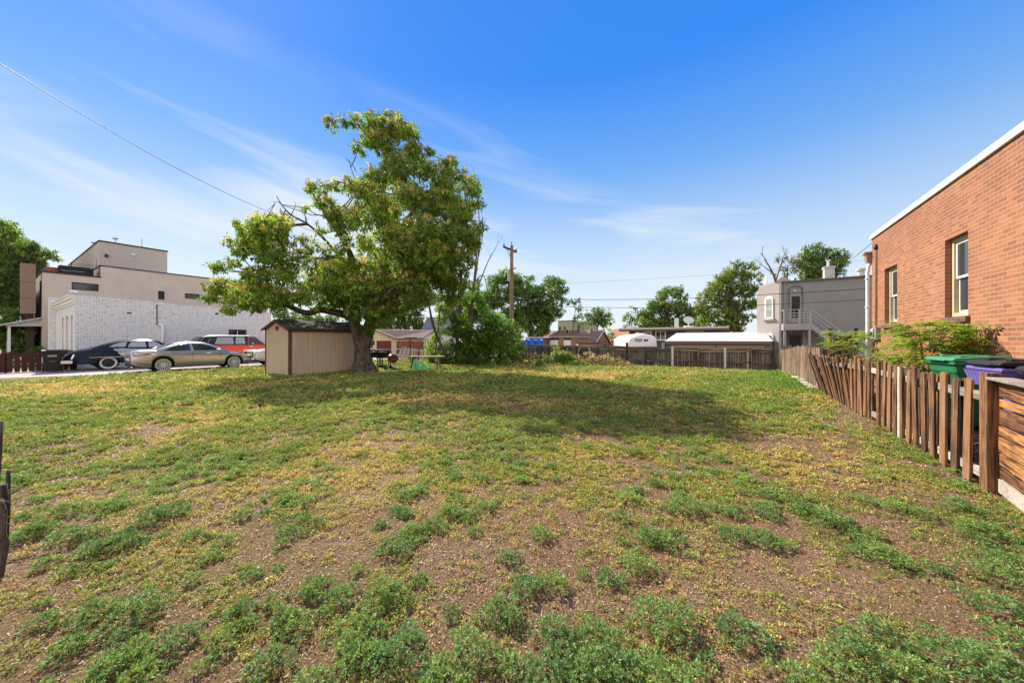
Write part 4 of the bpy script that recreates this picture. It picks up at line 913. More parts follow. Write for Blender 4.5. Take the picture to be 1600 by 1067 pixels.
# ------------------------------------------------------------------ modern stucco building
def modern():
    MX = -40.0; Y0 = 2.4; Y1 = 16
    root = empty('modern_townhouse', 'tan stucco modern townhouse with flat roofs and a roof terrace behind the white brick building', 'building', (MX, Y0, 0))
    st = plain('tan_stucco', (.60, .50, .425), .9, var=.06, scale=1.2, bump=.15); st2 = plain('grey_stucco', (.50, .445, .395), .9, var=.05, bump=.1); dark = plain('dark_trim', (.035, .03, .03), .6)
    def yw(u, v=450): return PX(u, v, MX).y-Y0
    ys = 5.0-Y0
    # long wall with window openings
    wins = [(yw(112), yw(154), 5.18, 5.72), (yw(247), yw(257), PX(252, 468, MX).z, PX(252, 455, MX).z), (yw(289), yw(312), PX(300, 467, MX).z, PX(300, 459, MX).z)]
    edges = sorted(set([0, ys, Y1-Y0]+[w[0] for w in wins]+[w[1] for w in wins]))
    m = MB()
    for a, b in zip(edges[:-1], edges[1:]):
        top = 6.22 if b <= ys+1e-6 else 7.1; c = (a+b)/2; w = [w for w in wins if w[0]-1e-6 <= a and b <= w[1]+1e-6]
        if w: w = w[0]; m.box((-.25, a, 0), (0, b, w[2])); m.box((-.25, a, w[3]), (0, b, top))
        else: m.box((-.25, a, 0), (0, b, top))
    m.box((-9, 0, 0), (-.25, .25, 6.22)); m.box((-9, Y1-Y0-.25, 0), (-.25, Y1-Y0, 7.1)); m.box((-9, ys, 6.0), (-.25, ys+.25, 7.1)); m.box((-9, .25, 0), (-8.7, Y1-Y0-.25, 6.2))
    m.build('wall', st, root)
    m = MB(); m.box((-8.7, .25, 5.9), (-.25, ys, 6.0)); m.box((-8.7, ys+.25, 6.8), (-.25, Y1-Y0-.25, 6.9)); m.build('roof', plain('roof_membrane', (.3, .29, .28), .9), root)
    m = MB(); m.box((-9, -.05, 6.22), (.05, .25, 6.32)); m.box((-.25, .25, 6.221), (.05, ys-.001, 6.31)); m.box((-.25, ys-.04, 7.1), (.05, Y1-Y0, 7.18)); m.box((-9, ys-.041, 7.1), (-.25, ys+.25, 7.179)); m.build('parapet_cap', dark, root)
    for i, w in enumerate(wins):
        m = MB(); m.box((-.14, w[0], w[2]), (-.10, w[1], w[3])); f = m.build('window', GLASS, root)
        m = MB(); t = .05; a, b, c, d = w; m.box((-.15, a, c), (.012, a+t, d)); m.box((-.15, b-t, c), (.012, b, d)); m.box((-.15, a+t, d-t), (.011, b-t, d)); m.box((-.15, a+t, c), (.011, b-t, c+t)); m.build('frame', dark, f)
    for x in (-.5, -.95, -1.4):
        m = MB(); m.box((x-.11, -.03, 3.9), (x+.11, -.001, 5.7)); m.build('window', GLASS, root)
    # fin wall block at the front
    m = MB(); m.box((-1.0, -.85, 3.35), (-.35, -.25, 6.75)); m.build('front_block', plain('brown_panel', (.27, .19, .14), .85, var=.08), root)
    m = MB(); 
    for z in (4.4, 5.5): m.box((-1.01, -.86, z), (-.34, -.24, z+.02))
    m.build('panel_joint', dark, root)
    m = MB(); m.box((-6.0, -.6, 0.0), (-.6, -.31, 5.2)); m.build('dark_bay', plain('dark_brown_cladding', (.06, .04, .03), .8), root)
    # third floor
    x3 = -3.0; y3a, y3b = 5.0-Y0+.02, 9.25-Y0
    m = MB(); m.box((x3-17, y3a+.26, 6.9), (x3, y3b, 9.50)); p3 = m.build('penthouse', st2, root)
    m = MB(); m.box((x3-17.05, y3a+.21, 9.50), (x3+.06, y3b+.05, 9.60)); m.build('roof_cap', dark, p3)
    m = MB(); m.box((x3+.001, y3a+.55, 8.3), (x3+.16, y3a+.72, 8.52)); m.build('wall_lamp', dark, p3)
    m = MB(); m.box((x3+.001, y3a+2.0, 8.75), (x3+.10, y3a+2.25, 8.87)); m.build('vent_hood', WHITEP, p3)
    m = MB(); m.box((x3-1.5, y3a+.22, 7.6), (x3-1.15, y3a+.259, 8.3)); m.build('window', GLASS, p3)
    for (x, y, h) in ((-8, 3.2, .55), (-13, 3.4, .55), (-3.4, 3.8, .35), (-3.3, 5.3, .8)):
        m = MB(); m.tube([(x, y, 9.59), (x, y, 9.6+h)], .05, 8); 
        if h < .7: m.lathe([(.14, 9.6+h), (.20, 9.65+h), (.14, 9.75+h)], 10, c=(x, y, 0))
        m.build('roof_vent', ALLOY, root, smooth=True, angle=50)
    # terrace railing and things on the terrace
    m = MB(); yr = ys-.06
    for k in range(7): m.tube([(-.1, yr-1.3, 6.36+k*.125), (-.1, yr, 6.36+k*.125)], .012, 5)
    for k in range(7): m.tube([(-.1, .1, 6.36+k*.125), (-8, .1, 6.36+k*.125)], .012, 5)
    for y in (yr-1.3, yr): m.box((-.13, y-.02, 6.31), (-.07, y+.02, 7.17))
    for k in range(5): m.box((-.13-k*1.8, .08, 6.32), (-.07-k*1.8, .12, 7.15))
    m.build('railing', DKMETAL, root)
    c = Vector((MX, Y0, 0))
    m = MB(); m.tube([(-1.2, 9.6, 7.1), (-1.2, 9.6, 8.0)], .07, 8); m.tube([(-1.2, 9.6, 8.0), (-1.2, 9.9, 7.7), (-1.2, 10.1, 7.1)], .03, 6); m.build('flue', ALLOY, root, smooth=True)
    m = MB(); m.tube([(-1.0, 12.2, 7.1), (-1.0, 12.2, 7.35)], .08, 8); m.build('roof_vent', DKMETAL, root, smooth=True)
    s = empty('patio_sofa', 'dark wicker sofa on the roof terrace of the tan townhouse', 'sofa', (MX-1.2, 3.95, 6.0)); 
    wk = plain('dark_wicker', (.03, .03, .035), .7)
    m = MB(); m.box((-.4, -.7, 0), (.4, .7, .62)); m.build('seat', wk, s, bevel=.04)
    m = MB(); m.box((-.4, -.7, .62), (-.2, .7, 1.05)); m.build('backrest', wk, s, bevel=.04)
    for y in (-.8, .7): m = MB(); m.box((-.4, y, 0), (.4, y+.1, .95)); m.build('armrest', wk, s, bevel=.02)
    s = empty('planter', 'reddish brown planter on the roof terrace of the tan townhouse', 'planter', (MX-1.6, 3.0, 6.0))
    m = MB(); m.lathe([(.3, 0), (.42, .75), (.46, .78), (.40, .80)], 16); m.build('pot', plain('terracotta', (.32, .13, .08), .8), s, smooth=True, angle=40)
    m = MB(); m.lathe([(.39, .74), (.001, .76)], 16); m.build('soil', plain('pot_soil', (.08, .05, .035), .9), s)
modern()
# ------------------------------------------------------------------ red picket fence at the far left
def red_fence():
    root = empty('red_picket_fence', 'red brown pointed picket fence in front of the cottage at the left', 'fence', (-28.4, 1, 0))
    red = plain('red_brown_paint', (.07, .022, .018), .75, var=.35, scale=6)
    X = 0; y = -2.2
    while y < 1.7:
        m = MB(); h = random.uniform(.98, 1.04); w = .15; m.prism([(-w/2, .05), (w/2, .05), (w/2, h-.12), (w*.28, h-.06), (0, h), (-w*.28, h-.06), (-w/2, h-.12)], -.012, .012, plane='yz'); o = m.build('picket', red, root); o.location = (0, y, 0); y += .20
    for k in range(28):
        m = MB(); h = random.uniform(.96, 1.02); w = .14; m.prism([(-w/2, .05), (w/2, .05), (w/2, h-.12), (0, h), (-w/2, h-.12)], -.012, .012); o = m.build('picket', red, root); o.location = (-.2-k*.20, 1.75, 0)
    for z in (.28, .76):
        m = MB(); m.box((-.05, -2.3, z), (-.0125, 1.7, z+.08)); m.build('rail', red, root)
        m = MB(); m.box((-5.7, 1.765, z), (-.06, 1.80, z+.08)); m.build('rail', red, root)
    for y in (-2.2, -.3, 1.7):
        m = MB(); m.box((-.15, y-.045, 0), (-.052, y+.045, 1.0)); m.build('post', red, root)
red_fence()
def black_bin():
    bp = PX(82, 582, -27.1); o = wheelie_bin((-27.1, bp.y, .04), math.radians(-5), BLACKP, BLACKP, 'black wheeled bin in front of the red picket fence, left of the dark vintage car', False, 0, 1.03)
    m = MB(); m.box((.32, -.13, .74), (.348, .13, .82)); m.box((.318, -.10, .52), (.335, .10, .535)); m.build('white_label', plain('faded_print', (.30, .30, .30), .6), o)
black_bin()
# ------------------------------------------------------------------ old board fence at the back of the lot
def back_fence():
    Y = 23.9
    root = empty('board_fence', 'old sagging dark board fence with two white posts along the back of the lot', 'fence', (-4, Y, -.25))
    def top(x):   # height of the top edge above datum 0
        u = 0
        return 1.03+.16*math.sin((x+12)*.32)*0+(.06*math.sin(x*1.7))*.4+.10*max(0, min(1, (-6.5-x)/5))-.0
    x = 2.1; k = 0; m = MB(); panels = []
    xs0 = -15.4
    px = x; mcur = MB(); cnt = 0
    while px > xs0:
        w = random.uniform(.11, .14); zt = top(px)-.03+random.uniform(-.03, .02); zb_ = gzf(px, Y)-.02
        lean = .0 if px > -9.5 else random.uniform(-.05, .05)
        if random.random() < .965: mcur.prism([(px-w/2+4, zb_+.25+random.uniform(.02, .06)), (px+w/2+4, zb_+.28), (px+w/2+4+lean, zt+.25), (px-w/2+4+lean, zt+.25)], .02, .04, plane='xz')
        px -= w+random.uniform(.004, .02); cnt += 1
        if cnt % 20 == 0: mcur.build('board_panel', WOODD, root); mcur = MB()
    mcur.build('board_panel', WOODD, root)
    posts = [PY(u, 560, Y).x for u in (1208, 1172, 1133, 1092, 1051, 1009, 980, 935)]+[-9.7, -11.4, -13.2, -15.0]
    for i, px in enumerate(posts):
        white = i in (2, 4); w = .12 if white else .10; m = MB(); h = top(px)+.30+(.03 if white else 0)
        if i == 0: h += .42; w = .14
        if i == 6: h += .28; w = .16
        z0 = gzf(px, Y)+.25-.2
        m.box((px+4-w/2, -.10, z0), (px+4+w/2, .019, h)); m.build('post', WOODW if white else WOODD, root, bevel=.008)
    for i in range(len(posts)-1):
        a, b = posts[i], posts[i+1]
        for dz in (-.14, -.80):
            m = MB(); m.beam((a+4, -.03, top(a)+.25+dz+random.uniform(-.02, .02)), (b+4, -.03, top(b)+.25+dz+random.uniform(-.05, .03)), .05, .10); m.build('rail', WOODD2, root)
        m = MB(); m.beam((a+4, .01, top(a)+.25+.01), (b+4, .01, top(b)+.25-.01), .13, .035); m.build('cap_rail', WOODD2, root)
    # props and broken slats leaning on it
    for (xx, dx_) in ((-10.6, .3), (-8.3, -.35), (-9.6, .25)):
        m = MB(); m.beam((xx+4, -.6, 0.05), (xx+4+dx_, -.08, 1.25), .07, .04); m.build('prop', WOODG, root)
WOODD2 = woodmat('grey_dark_wood', [(0.30, (0.06, 0.05, 0.045)), (0.5, (0.17, 0.145, 0.125)), (0.7, (0.30, 0.27, 0.24))], axis='x', freq=.5)
back_fence()
# ------------------------------------------------------------------ garage with white roof
def white_garage():
    Y = 29.6; a = PY(1046, 545, Y).x; b = PY(1205, 545, Y).x; g = -1.2
    root = empty('flat_garage', 'low double garage with pale sloping roof and tan doors behind the back fence', 'garage', (a, Y, g))
    W_ = b-a; zt = PY(1120, 533, Y).z-g; D_ = 6.5; zb = PY(1120, 519.5, Y+D_).z-g
    m = MB(); m.prism([(0, 0), (D_, 0), (D_, zb-.12), (0, zt-.12)], 0, .25, plane='yz'); m.prism([(0, 0), (D_, 0), (D_, zb-.12), (0, zt-.12)], W_-.45, W_, plane='yz')
    m.box((.25, D_-.2, 0), (W_-.45, D_, zb-.12)); m.box((.25, 0, zt-.30), (W_-.45, .2, zt-.12)); mid = W_*.49; m.box((mid-.12, 0, 0), (mid+.12, .2, zt-.30)); m.build('wall', GBRICK, root)
    m = MB(); m.prism([(-.35, zt-.12), (D_+.2, zb-.10), (D_+.2, zb), (-.35, zt)], -.3, W_+.1, plane='yz')
    rm = NT('white_roof'); v = rm.coord((.5, 4, 1)); n = rm.noise(v, 1.6, 5, .6); rm.color(rm.ramp(n, [(.3, (.34, .33, .325)), (.6, (.50, .49, .485)), (.8, (.36, .32, .28))])); rm.set(rough=.7); m.build('roof', rm.mat, root)
    m = MB(); m.box((-.32, -.38, zt-.20), (W_+.12, -.351, zt-.0)); m.build('fascia', plain('grey_fascia', (.14, .125, .115), .7), root)
    tan = plain('tan_door', (.42, .31, .22), .7, var=.08)
    for (p, q) in ((.27, mid-.14), (mid+.14, W_-.47)):
        m = MB(); m.box((p, .06, 0), (q, .12, zt-.302)); d = m.build('garage_door', tan, root)
        m = MB(); m.box((p, .04, zt-.62), (q, .0595, zt-.56)); m.box((p, .04, zt-1.25), (q, .0595, zt-1.2)); m.build('panel_line', plain('dark_tan', (.20, .14, .10), .7), d)
        m = MB(); m.box((p-.08, -.02, 0), (p-.001, .059, zt-.30)); m.box((q+.001, -.02, 0), (q+.08, .059, zt-.30)); m.box((p, -.02, zt-.42), (q, .039, zt-.303)); m.build('frame', plain('tan_frame2', (.45, .33, .24), .7), d)
    m = MB(); m.box((-.62, .3, 0), (-.42, .5, zt-.15)); m.build('post', plain('pale_lilac_post', (.38, .34, .35), .8), root)
white_garage()
def bungalow():
    Y = 44.0; a = PY(983, 530, Y).x; b = PY(1136, 530, Y).x; g = -1.2
    root = empty('dark_bungalow', 'charcoal brick bungalow with a flat overhanging roof and white framed windows behind the garage', 'building', (a, Y, g))
    W_ = b-a; zt = PY(1060, 511.5, Y).z-g
    m = MB(); m.box((0, 0, 0), (W_, 9, zt-.2)); m.build('wall', plain('charcoal_brick', (.085, .08, .08), .85, var=.3, scale=5), root)
    m = MB(); m.box((-1.0, -1.0, zt-.2), (W_+.1, 9.6, zt)); m.build('roof', plain('pale_roof_edge', (.55, .53, .50), .7), root)
    m = MB(); m.box((-.99, -.99, zt-.42), (W_+.09, -.6, zt-.201)); m.build('soffit', plain('brown_soffit', (.13, .08, .06), .8), root)
    def X(u): return PY(u, 530, Y).x-a
    def Z(v): return PY(1030, v, Y).z-g
    m = MB(); m.box((X(1006), -.05, 0), (X(1018.5), .0, Z(517.5))); d = m.build('door', WHITEP, root)
    m = MB(); m.box((X(1008.3), -.07, Z(524)), (X(1016), -.051, Z(520))); m.build('pane', GLASS, d)
    m = MB(); x0, x1, z0, z1 = X(1024), X(1040.5), Z(532), Z(517); m.box((x0, -.06, z0), (x1, -.0, z1)); w = m.build('window', WHITEP, root)
    for p, q in ((x0+.12, (x0+x1)/2-.05), ((x0+x1)/2+.05, x1-.12)):
        m = MB(); m.box((p, -.08, z0+.15), (q, -.061, z1-.12)); m.build('pane', GLASS, w)
    m = MB(); m.box((X(1072), -.06, Z(521)), (X(1100), 0, Z(517.5))); w = m.build('window', plain('tan_window', (.5, .42, .34), .6), root)
    m = MB(); m.box((X(1074), -.08, Z(520.6)), (X(1098), -.061, Z(518.4))); m.build('pane', GLASS, w)
    m = MB(); m.box((X(1003), -.25, Z(520)), (X(1003)+.25, 0, Z(517))); m.build('wall_lamp', DKMETAL, root)
    m = MB(); x = X(1054.5); m.box((x-.22, 1.2, zt), (x+.22, 1.7, zt+1.15)); m.build('chimney', plain('pale_chimney', (.55, .53, .49), .8), root)
    m = MB(); x = X(981); m.box((x-.3, .4, zt), (x+.75, 1.6, zt+.28)); m.build('roof_unit', plain('roof_unit', (.55, .55, .54), .7), root)
    # satellite dish: stands on the roof
    s = empty('satellite_dish', 'pale satellite dish on the flat roof of the charcoal bungalow', 'dish', (a+X(1074), Y+1.0, g+zt), .4)
    m = MB(); m.box((-.45, -.35, 0), (.45, .35, .18)); m.build('base', WHITEP, s)
    m = MB(); m.tube([(0, 0, .18), (0, 0, .62)], .05, 8); m.tube([(0, -.05, .35), (0, -.62, .55)], .025, 6); m.build('mast', ALLOY, s)
    m = MB(); M_ = Matrix.Translation((0, -.02, .80)) @ Matrix.Rotation(math.radians(62), 4, 'X'); m.M = M_
    m.lathe([(.001, 0), (.25, .02), (.45, .07), (.60, .14), (.61, .155), (.44, .09), (.25, .04), (.001, .02)], 22, sy=.8); m.build('dish', plain('dish_grey', (.55, .55, .56), .5), s, smooth=True)
bungalow()
def camper():
    p = P(996, 545, 30.5); root = empty('camper', 'white rounded camper shell with dark slotted windows in front of the charcoal bungalow', 'vehicle', (p.x, p.y, -1.2), ANG)
    # local x to the right in the view, -y towards the lot
    def Xl(u): return (u-996)/FPX*30.5
    def Zl(v): return H+(HZ-v)/FPX*30.5+1.2
    xl, xr = Xl(976), Xl(1020.5); zb = Zl(541.5)
    prof = [(xl, zb), (xl+.02, Zl(531)), (xl+.25, Zl(527)), (xl+.75, Zl(523.5)), (xl+1.35, Zl(521.6)), (xr-.7, Zl(522.5)), (xr-.25, Zl(525)), (xr-.08, Zl(530)), (xr, zb)]
    secs = [(-1.0, .90, .0), (-.95, .97, .0), (-.6, 1.0, 0), (1.2, 1.0, 0), (3.3, 1.0, 0), (3.4, .92, 0)]
    cx = (xl+xr)/2; m = MB(); n = len(prof); vs = []; fs = []
    for (y, s, _) in secs: vs += [(cx+(x-cx)*s, y, zb+(z-zb)*s) for x, z in prof]
    for i in range(len(secs)-1):
        for k in range(n-1): fs.append((i*n+k, i*n+k+1, (i+1)*n+k+1, (i+1)*n+k))
        fs.append((i*n+n-1, i*n, (i+1)*n, (i+1)*n+n-1))
    fs.append(tuple(range(n-1, -1, -1))); fs.append(tuple((len(secs)-1)*n+k for k in range(n)))
    m.add(vs, fs); m.build('body', plain('white_gelcoat', (.74, .75, .77), .35, var=.04), root, bevel=.05, smooth=True, angle=40)
    for (u0, u1, v0, v1, mt) in ((978, 983.2, 529.5, 532.5, ALLOY), (985.2, 997, 529, 533.5, GLASS), (998.5, 1006, 530, 533.2, GLASS)):
        m = MB(); x0, x1 = Xl(u0), Xl(u1); z1, z0 = Zl(v0), Zl(v1)
        m.prism([(x0, z1), (x0+.06, z0), (x1-.06, z0), (x1, z1)], -1.02, -.90); f = m.build('window' if mt is GLASS else 'lamp', mt, root)
        if u0 == 985.2:
            m = MB()
            for k in range(4): m.box((x0+.05, -1.035, z0+.04+k*.055), (x1-.08, -1.021, z0+.06+k*.055))
            m.build('louvre', ALLOY, f)
    m = MB(); m.box((cx-.15, -.3, Zl(522)), (cx+.35, .5, Zl(519.8))); m.build('roof_vent', plain('grey_vent', (.4, .4, .4), .6), root, bevel=.03)
    m = MB(); m.box((xl+.2, -.85, .55), (xr-.2, 3.2, zb-.001)); m.build('chassis', DKMETAL, root)
    for y in (.2, 2.2):
        for x in (xl+.15, xr-.15): m = MB(); m.lathe([(.001, -.1), (.34, -.1), (.36, 0), (.34, .1), (.001, .1)], 18, c=(x, y, .36), axis='x'); m.build('wheel', TYRE, root, smooth=True, angle=40)
camper()
def gable_house(name, label, u0, u1, D, vr, ve, wall, roofc, gable_right=True, g=-1.3, depth=7.0):
    """house whose ridge runs along world X; the gable end at the right is visible"""
    p = P(u1, 540, D); Yf = p.y
    a = PY(u0, 540, Yf).x; b = p.x
    root = empty(name, label, 'house', (a, Yf, g)); W_ = b-a
    he = P(u1, ve, D).z-g; Yr = Yf+depth/2; fd = b*F[0]+Yr*F[1]; hr = H+(HZ-vr)/FPX*fd-g
    m = MB(); m.prism([(0, 0), (depth, 0), (depth, he), (depth/2, hr-.12), (0, he)], 0, W_, plane='yz'); m.build('wall', wall, root)
    s = (hr-he)/(depth/2); o = .35
    m = MB(); m.prism([(-o, he-s*o), (depth/2, hr-.10), (depth+o, he-s*o), (depth+o, he-s*o+.12), (depth/2, hr+.03), (-o, he-s*o+.12)], -.3, W_+.25, plane='yz')
    rm = plain(name+'_shingles', roofc, .95, var=.25, scale=7, bump=.4); m.build('roof', rm, root)
    for (y0, z0, y1, z1) in ((-o, he-s*o, depth/2, hr-.10), (depth+o, he-s*o, depth/2, hr-.10)):
        m = MB(); m.beam((W_+.27, y0, z0+.02), (W_+.27, y1, z1+.02), .03, .16); m.build('barge_board', WHITEP, root)
    return root, a, Yf, W_, he, hr
def town():
    r, a, Y, W_, he, hr = gable_house('brick_cottage', 'brown roofed brick cottage with a triangular gable facing the alley', 858, 928, 46, 515.5, 536, RBRICK, (.20, .13, .105))
    for (x, y, z) in ((W_*.25, 2.6, .35), (W_*.5, 2.8, .4), (W_*.8, 2.9, .3)):
        m = MB(); m.tube([(x, y, hr-.6), (x, y, hr+z*.4)], .09, 7); m.build('vent_pipe', DKMETAL, r)
    for y in (1.5, 4.4): m = MB(); m.box((W_+.0, y, 1.0), (W_+.04, y+.7, he-.3)); m.build('window', GLASS, r)
    def flat(name, label, u0, u1, vt, Y_, wallm, items, roofm, depth=5, g=-1.25, ov=.2):
        a = PY(u0, 540, Y_).x; b = PY(u1, 540, Y_).x; root = empty(name, label, 'building', (a, Y_, g)); zt = PY((u0+u1)/2, vt, Y_).z-g
        m = MB(); m.box((0, 0, 0), (b-a, depth, zt-.12)); m.build('wall', wallm, root)
        m = MB(); m.box((-ov, -ov, zt-.12), (b-a+ov, depth+ov, zt)); m.build('roof', roofm, root)
        for (nm, x0, x1, v0, v1, mt) in items:
            m = MB(); p0 = PY(x0, v1, Y_); p1 = PY(x1, v0, Y_); m.box((p0.x-a, -.07, max(.02, p0.z-g)), (p1.x-a, -.001, p1.z-g)); m.build(nm, mt, root)
        return root
    flat('carport', 'low brick outbuilding with two white doors between the blue tarp and the cottage', 852, 897, 525.8, 38.6, RBRICK, [('garage_door', 859.5, 872, 531.5, 541, WHITEP), ('garage_door', 881, 892, 531.5, 541, WHITEP), ('awning', 859, 872.5, 528, 531.2, plain('dark_awning', (.05, .035, .03), .8)), ('awning', 880.5, 892.5, 526.6, 531.2, plain('brown_awning', (.09, .05, .04), .8))], plain('dirty_roof', (.42, .38, .34), .9))
    flat('lean_to', 'small brown lean to shed with a dark roof in front of the brick cottage', 903, 925, 534.5, 36.5, RBRICK, [('door', 900, 903.8, 534.5, 541, WHITEP)], plain('dark_leanto', (.09, .07, .06), .9), depth=3)
    flat('tarp_carport', 'open carport with a pale flat roof above the blue tarp', 822, 850, 526.5, 37.5, plain('back_brown', (.2, .14, .1), .9), [], plain('pale_carport_roof', (.70, .68, .64), .8), depth=4, ov=.35)
    # tarp
    Yt = 36.8; pa = PY(815, 542, Yt); pb = PY(850, 528, Yt)
    m = MB(); nx, nz = 26, 8; vs = []; fs = []
    for i in range(nx):
        for j in range(nz):
            x = pa.x+(pb.x-pa.x)*i/(nx-1); z = -.2+(pb.z-.12-(-.2))*j/(nz-1)-(.25 if i < 6 else 0)*(1-i/6)
            vs.append((x, Yt+.10*math.sin(i*.9+j*.3)+.05*math.sin(i*2.3), z-.05*math.sin(i*.5)**2*j/nz))
    for i in range(nx-1):
        for j in range(nz-1): fs.append((i*nz+j, (i+1)*nz+j, (i+1)*nz+j+1, i*nz+j+1))
    m.add(vs, fs); o = m.build('tarp', plain('blue_tarp', (.02, .12, .60), .45, var=.25, scale=1.5), smooth=True); tag(o, 'bright blue tarp hanging under the pale carport roof', 'tarp')
    so_ = o.modifiers.new('s', 'SOLIDIFY'); so_.thickness = .01
    # far olive building, terracotta roofs
    flat('olive_block', 'pale olive green flat roofed building far behind the brown cottage', 872, 893, 500.5, 74, plain('olive_wall', (.35, .37, .27), .9), [('window', 872.8, 876.5, 510, 515.5, GLASS), ('window', 881, 884, 510, 515, GLASS)], plain('olive_roof', (.45, .45, .36), .8), depth=14)
    flat('olive_annex', 'lower pale green wing right of the olive green block', 893.5, 912, 504.5, 78, plain('olive_wall2', (.33, .35, .27), .9), [('window', 903, 905, 509, 513, GLASS)], plain('olive_roof2', (.42, .42, .34), .8), depth=10)
    gable_house('terracotta_house', 'low house with an orange brown roof left of the charcoal bungalow', 952, 981, 52, 514, 532, RBRICK, (.36, .19, .11))
    gable_house('far_roof_house', 'small house with a dull red roof just left of the long brown roof', 838, 852, 60, 517, 526, RBRICK, (.24, .12, .09))
town()
# ------------------------------------------------------------------ two storey grey house
def grey_house():
    Y = 34.3; g = -.5; A = Vector((3.2, Y)); B = Vector((1.84, Y+1.36))
    root = empty('grey_house', 'two storey grey house with outside staircase and balcony at the back right', 'house', (A.x, A.y, g))
    zt = 6.12-g
    gp = plain('grey_paint', (.25, .246, .24), .85, var=.06, scale=1.5, bump=.1); lp = plain('light_grey_paint', (.36, .325, .30), .85, var=.06, scale=1.5, bump=.1)
    m = MB(); m.prism([(.001, 0), (11, 0), (11, 8), (.3, 8)], 0, zt, plane='xy'); m.build('wall', gp, root)
    m = MB(); c = B-A   # chamfered corner wall
    ins = Vector((.10, .10))
    L = c.length; dirn = c.normalized(); ang = math.atan2(dirn.y, dirn.x)
    M_ = Matrix.Rotation(ang, 4, 'Z'); m.M = M_
    # local x along chamfer (away from corner A), +y is towards the outside? choose inside = -y
    m.prism([(0, 0), (L+.02, 0), (L+.02, zt-.75), (L-.2, zt-.02), (0, zt+.02)], -.3, 0); cw = m.build('chamfer_wall', lp, root)
    m = MB(); m.prism([(.0, .0), (.0, 8), (-.8, 8.2), (c.x+.15, c.y+.15)], 0, zt-.8, plane='xy'); m.build('side_wall', lp, root)
    def XC(u):   # position along the chamfer for pixel column u
        lo, hi = -.5, 3
        for _ in range(40):
            mid = (lo+hi)/2; p = A+dirn*mid; uu = 800+FPX*(p.x*R[0]+p.y*R[1])/(p.x*F[0]+p.y*F[1])
            if uu > u: lo = mid
            else: hi = mid
        return mid
    def ZC(u, v): p = A+dirn*XC(u); return H+(HZ-v)/FPX*(p.x*F[0]+p.y*F[1])-g
    for (u0, u1, v0, v1) in ((1196, 1208.5, 463, 497.5), (1198, 1209, 520, 556)):
        x1, x0 = XC(u0), XC(u1); z1, z0 = ZC(1202, v0), ZC(1202, v1); xm = (x0+x1)/2; rr = (x1-x0)/2
        m = MB(M_); m.prism([(x0, z0), (x1, z0), (x1, z1-.25)]+[(xm+rr*math.cos(t), z1-.25+.25*math.sin(t)) for t in np.linspace(.3, 2.84, 6)]+[(x0, z1-.25)], .002, .08); w = m.build('window', WHITEP, root)
        zm = (z0+z1)/2-.1
        for (p, q) in ((z0+.12, zm-.03), (zm+.03, z1-.22)):
            m = MB(M_); m.box((x0+.11, .081, p), (x1-.11, .10, q)); m.build('pane', plain('pale_glass', (.30, .34, .32), .15), w)
        m = MB(M_); m.box((x0-.14, .0, z0-.16), (x1+.14, .16, z0-.001)); m.build('sill', lp, w)
    m = MB(); m.box((-.06, -.12, 0), (.10, -.0, zt-.05)); m.build('corner_pipe', plain('pale_corner', (.48, .45, .43), .7), root)
    m = MB(); m.tube([(.32, -.08, 0), (.32, -.08, zt-.1)], .05, 8); m.build('downspout', gp, root)
    m = MB(); m.box((.11, -.14, zt-.09), (11, .3, zt+.03)); m.build('parapet_cap', plain('dark_cap', (.10, .095, .09), .7), root)
    m = MB(); m.prism([(-.25, zt+.02), (.75, zt+.02), (.45, zt+.32), (.1, zt+.38)], .0, .5); m.build('parapet_bump', plain('beige_cap', (.42, .36, .31), .8), root)
    m = MB(); m.prism([(0, 0), (11, 0), (11, 8), (.3, 8)], zt+.0005, zt+.028, plane='xy'); 
    def X(u, Yy=Y): return PY(u, 530, Yy).x-A.x
    def Z(v, u, Yy=Y): return PY(u, v, Yy).z-g
    # upper door
    x0, x1 = X(1234), X(1252.5); z0 = Z(504, 1243); z1 = Z(461, 1243); fr = plain('dark_frame_grey', (.12, .118, .115), .7)
    m = MB(); m.box((x0, -.05, z0), (x1, -.001, z1)); d = m.build('door', plain('door_grey', (.26, .25, .25), .7), root)
    m = MB(); m.box((x0+.11, -.065, z0+.35), (x1-.11, -.051, z1-.10)); m.build('screen', plain('dark_screen', (.02, .02, .024), .7), d)
    xm = (x0+x1)/2; rr = (x1-x0)/2+.06
    m = MB(); pts = [(xm+rr*math.cos(t), z1+.40+.30*math.sin(t)) for t in np.linspace(0, math.pi, 9)]
    for p, q in zip(pts[:-1], pts[1:]): m.beam((p[0], -.03, p[1]), (q[0], -.03, q[1]), .06, .08, up=(0, 1, 0))
    m.box((x0-.08, -.06, z0), (x0-.002, -.001, z1+.4)); m.box((x1+.002, -.06, z0), (x1+.08, -.001, z1+.4)); m.build('door_surround', fr, d)
    m = MB(); m.lathe([(.001, 0), (.07, .02), (.07, .1), (.001, .12)], 12, c=(xm-.05, -.06, z1+.28)); m.build('porch_lamp', WHITEP, root)
    # lower door
    x2, x3 = X(1233), X(1251); m = MB(); m.box((x2, -.05, .3), (x3, -.001, Z(524, 1243))); d = m.build('door', plain('dark_door', (.02, .02, .022), .5), root)
    m = MB(); m.box((x2-.1, -.06, Z(524, 1243)+.002), (x3+.1, -.001, Z(520.5, 1243))); m.box((x2-.1, -.06, .3), (x2-.002, -.001, Z(524, 1243))); m.box((x3+.002, -.06, .3), (x3+.1, -.001, Z(524, 1243))); m.build('frame', fr, d)
    # balcony
    Yb = -1.35; xa = X(1224, Y+Yb); xb = X(1268.5, Y+Yb); zd = Z(505, 1245, Y+Yb); zr = Z(484, 1245, Y+Yb); wood = plain('grey_stair_paint', (.33, .325, .32), .8, var=.08)
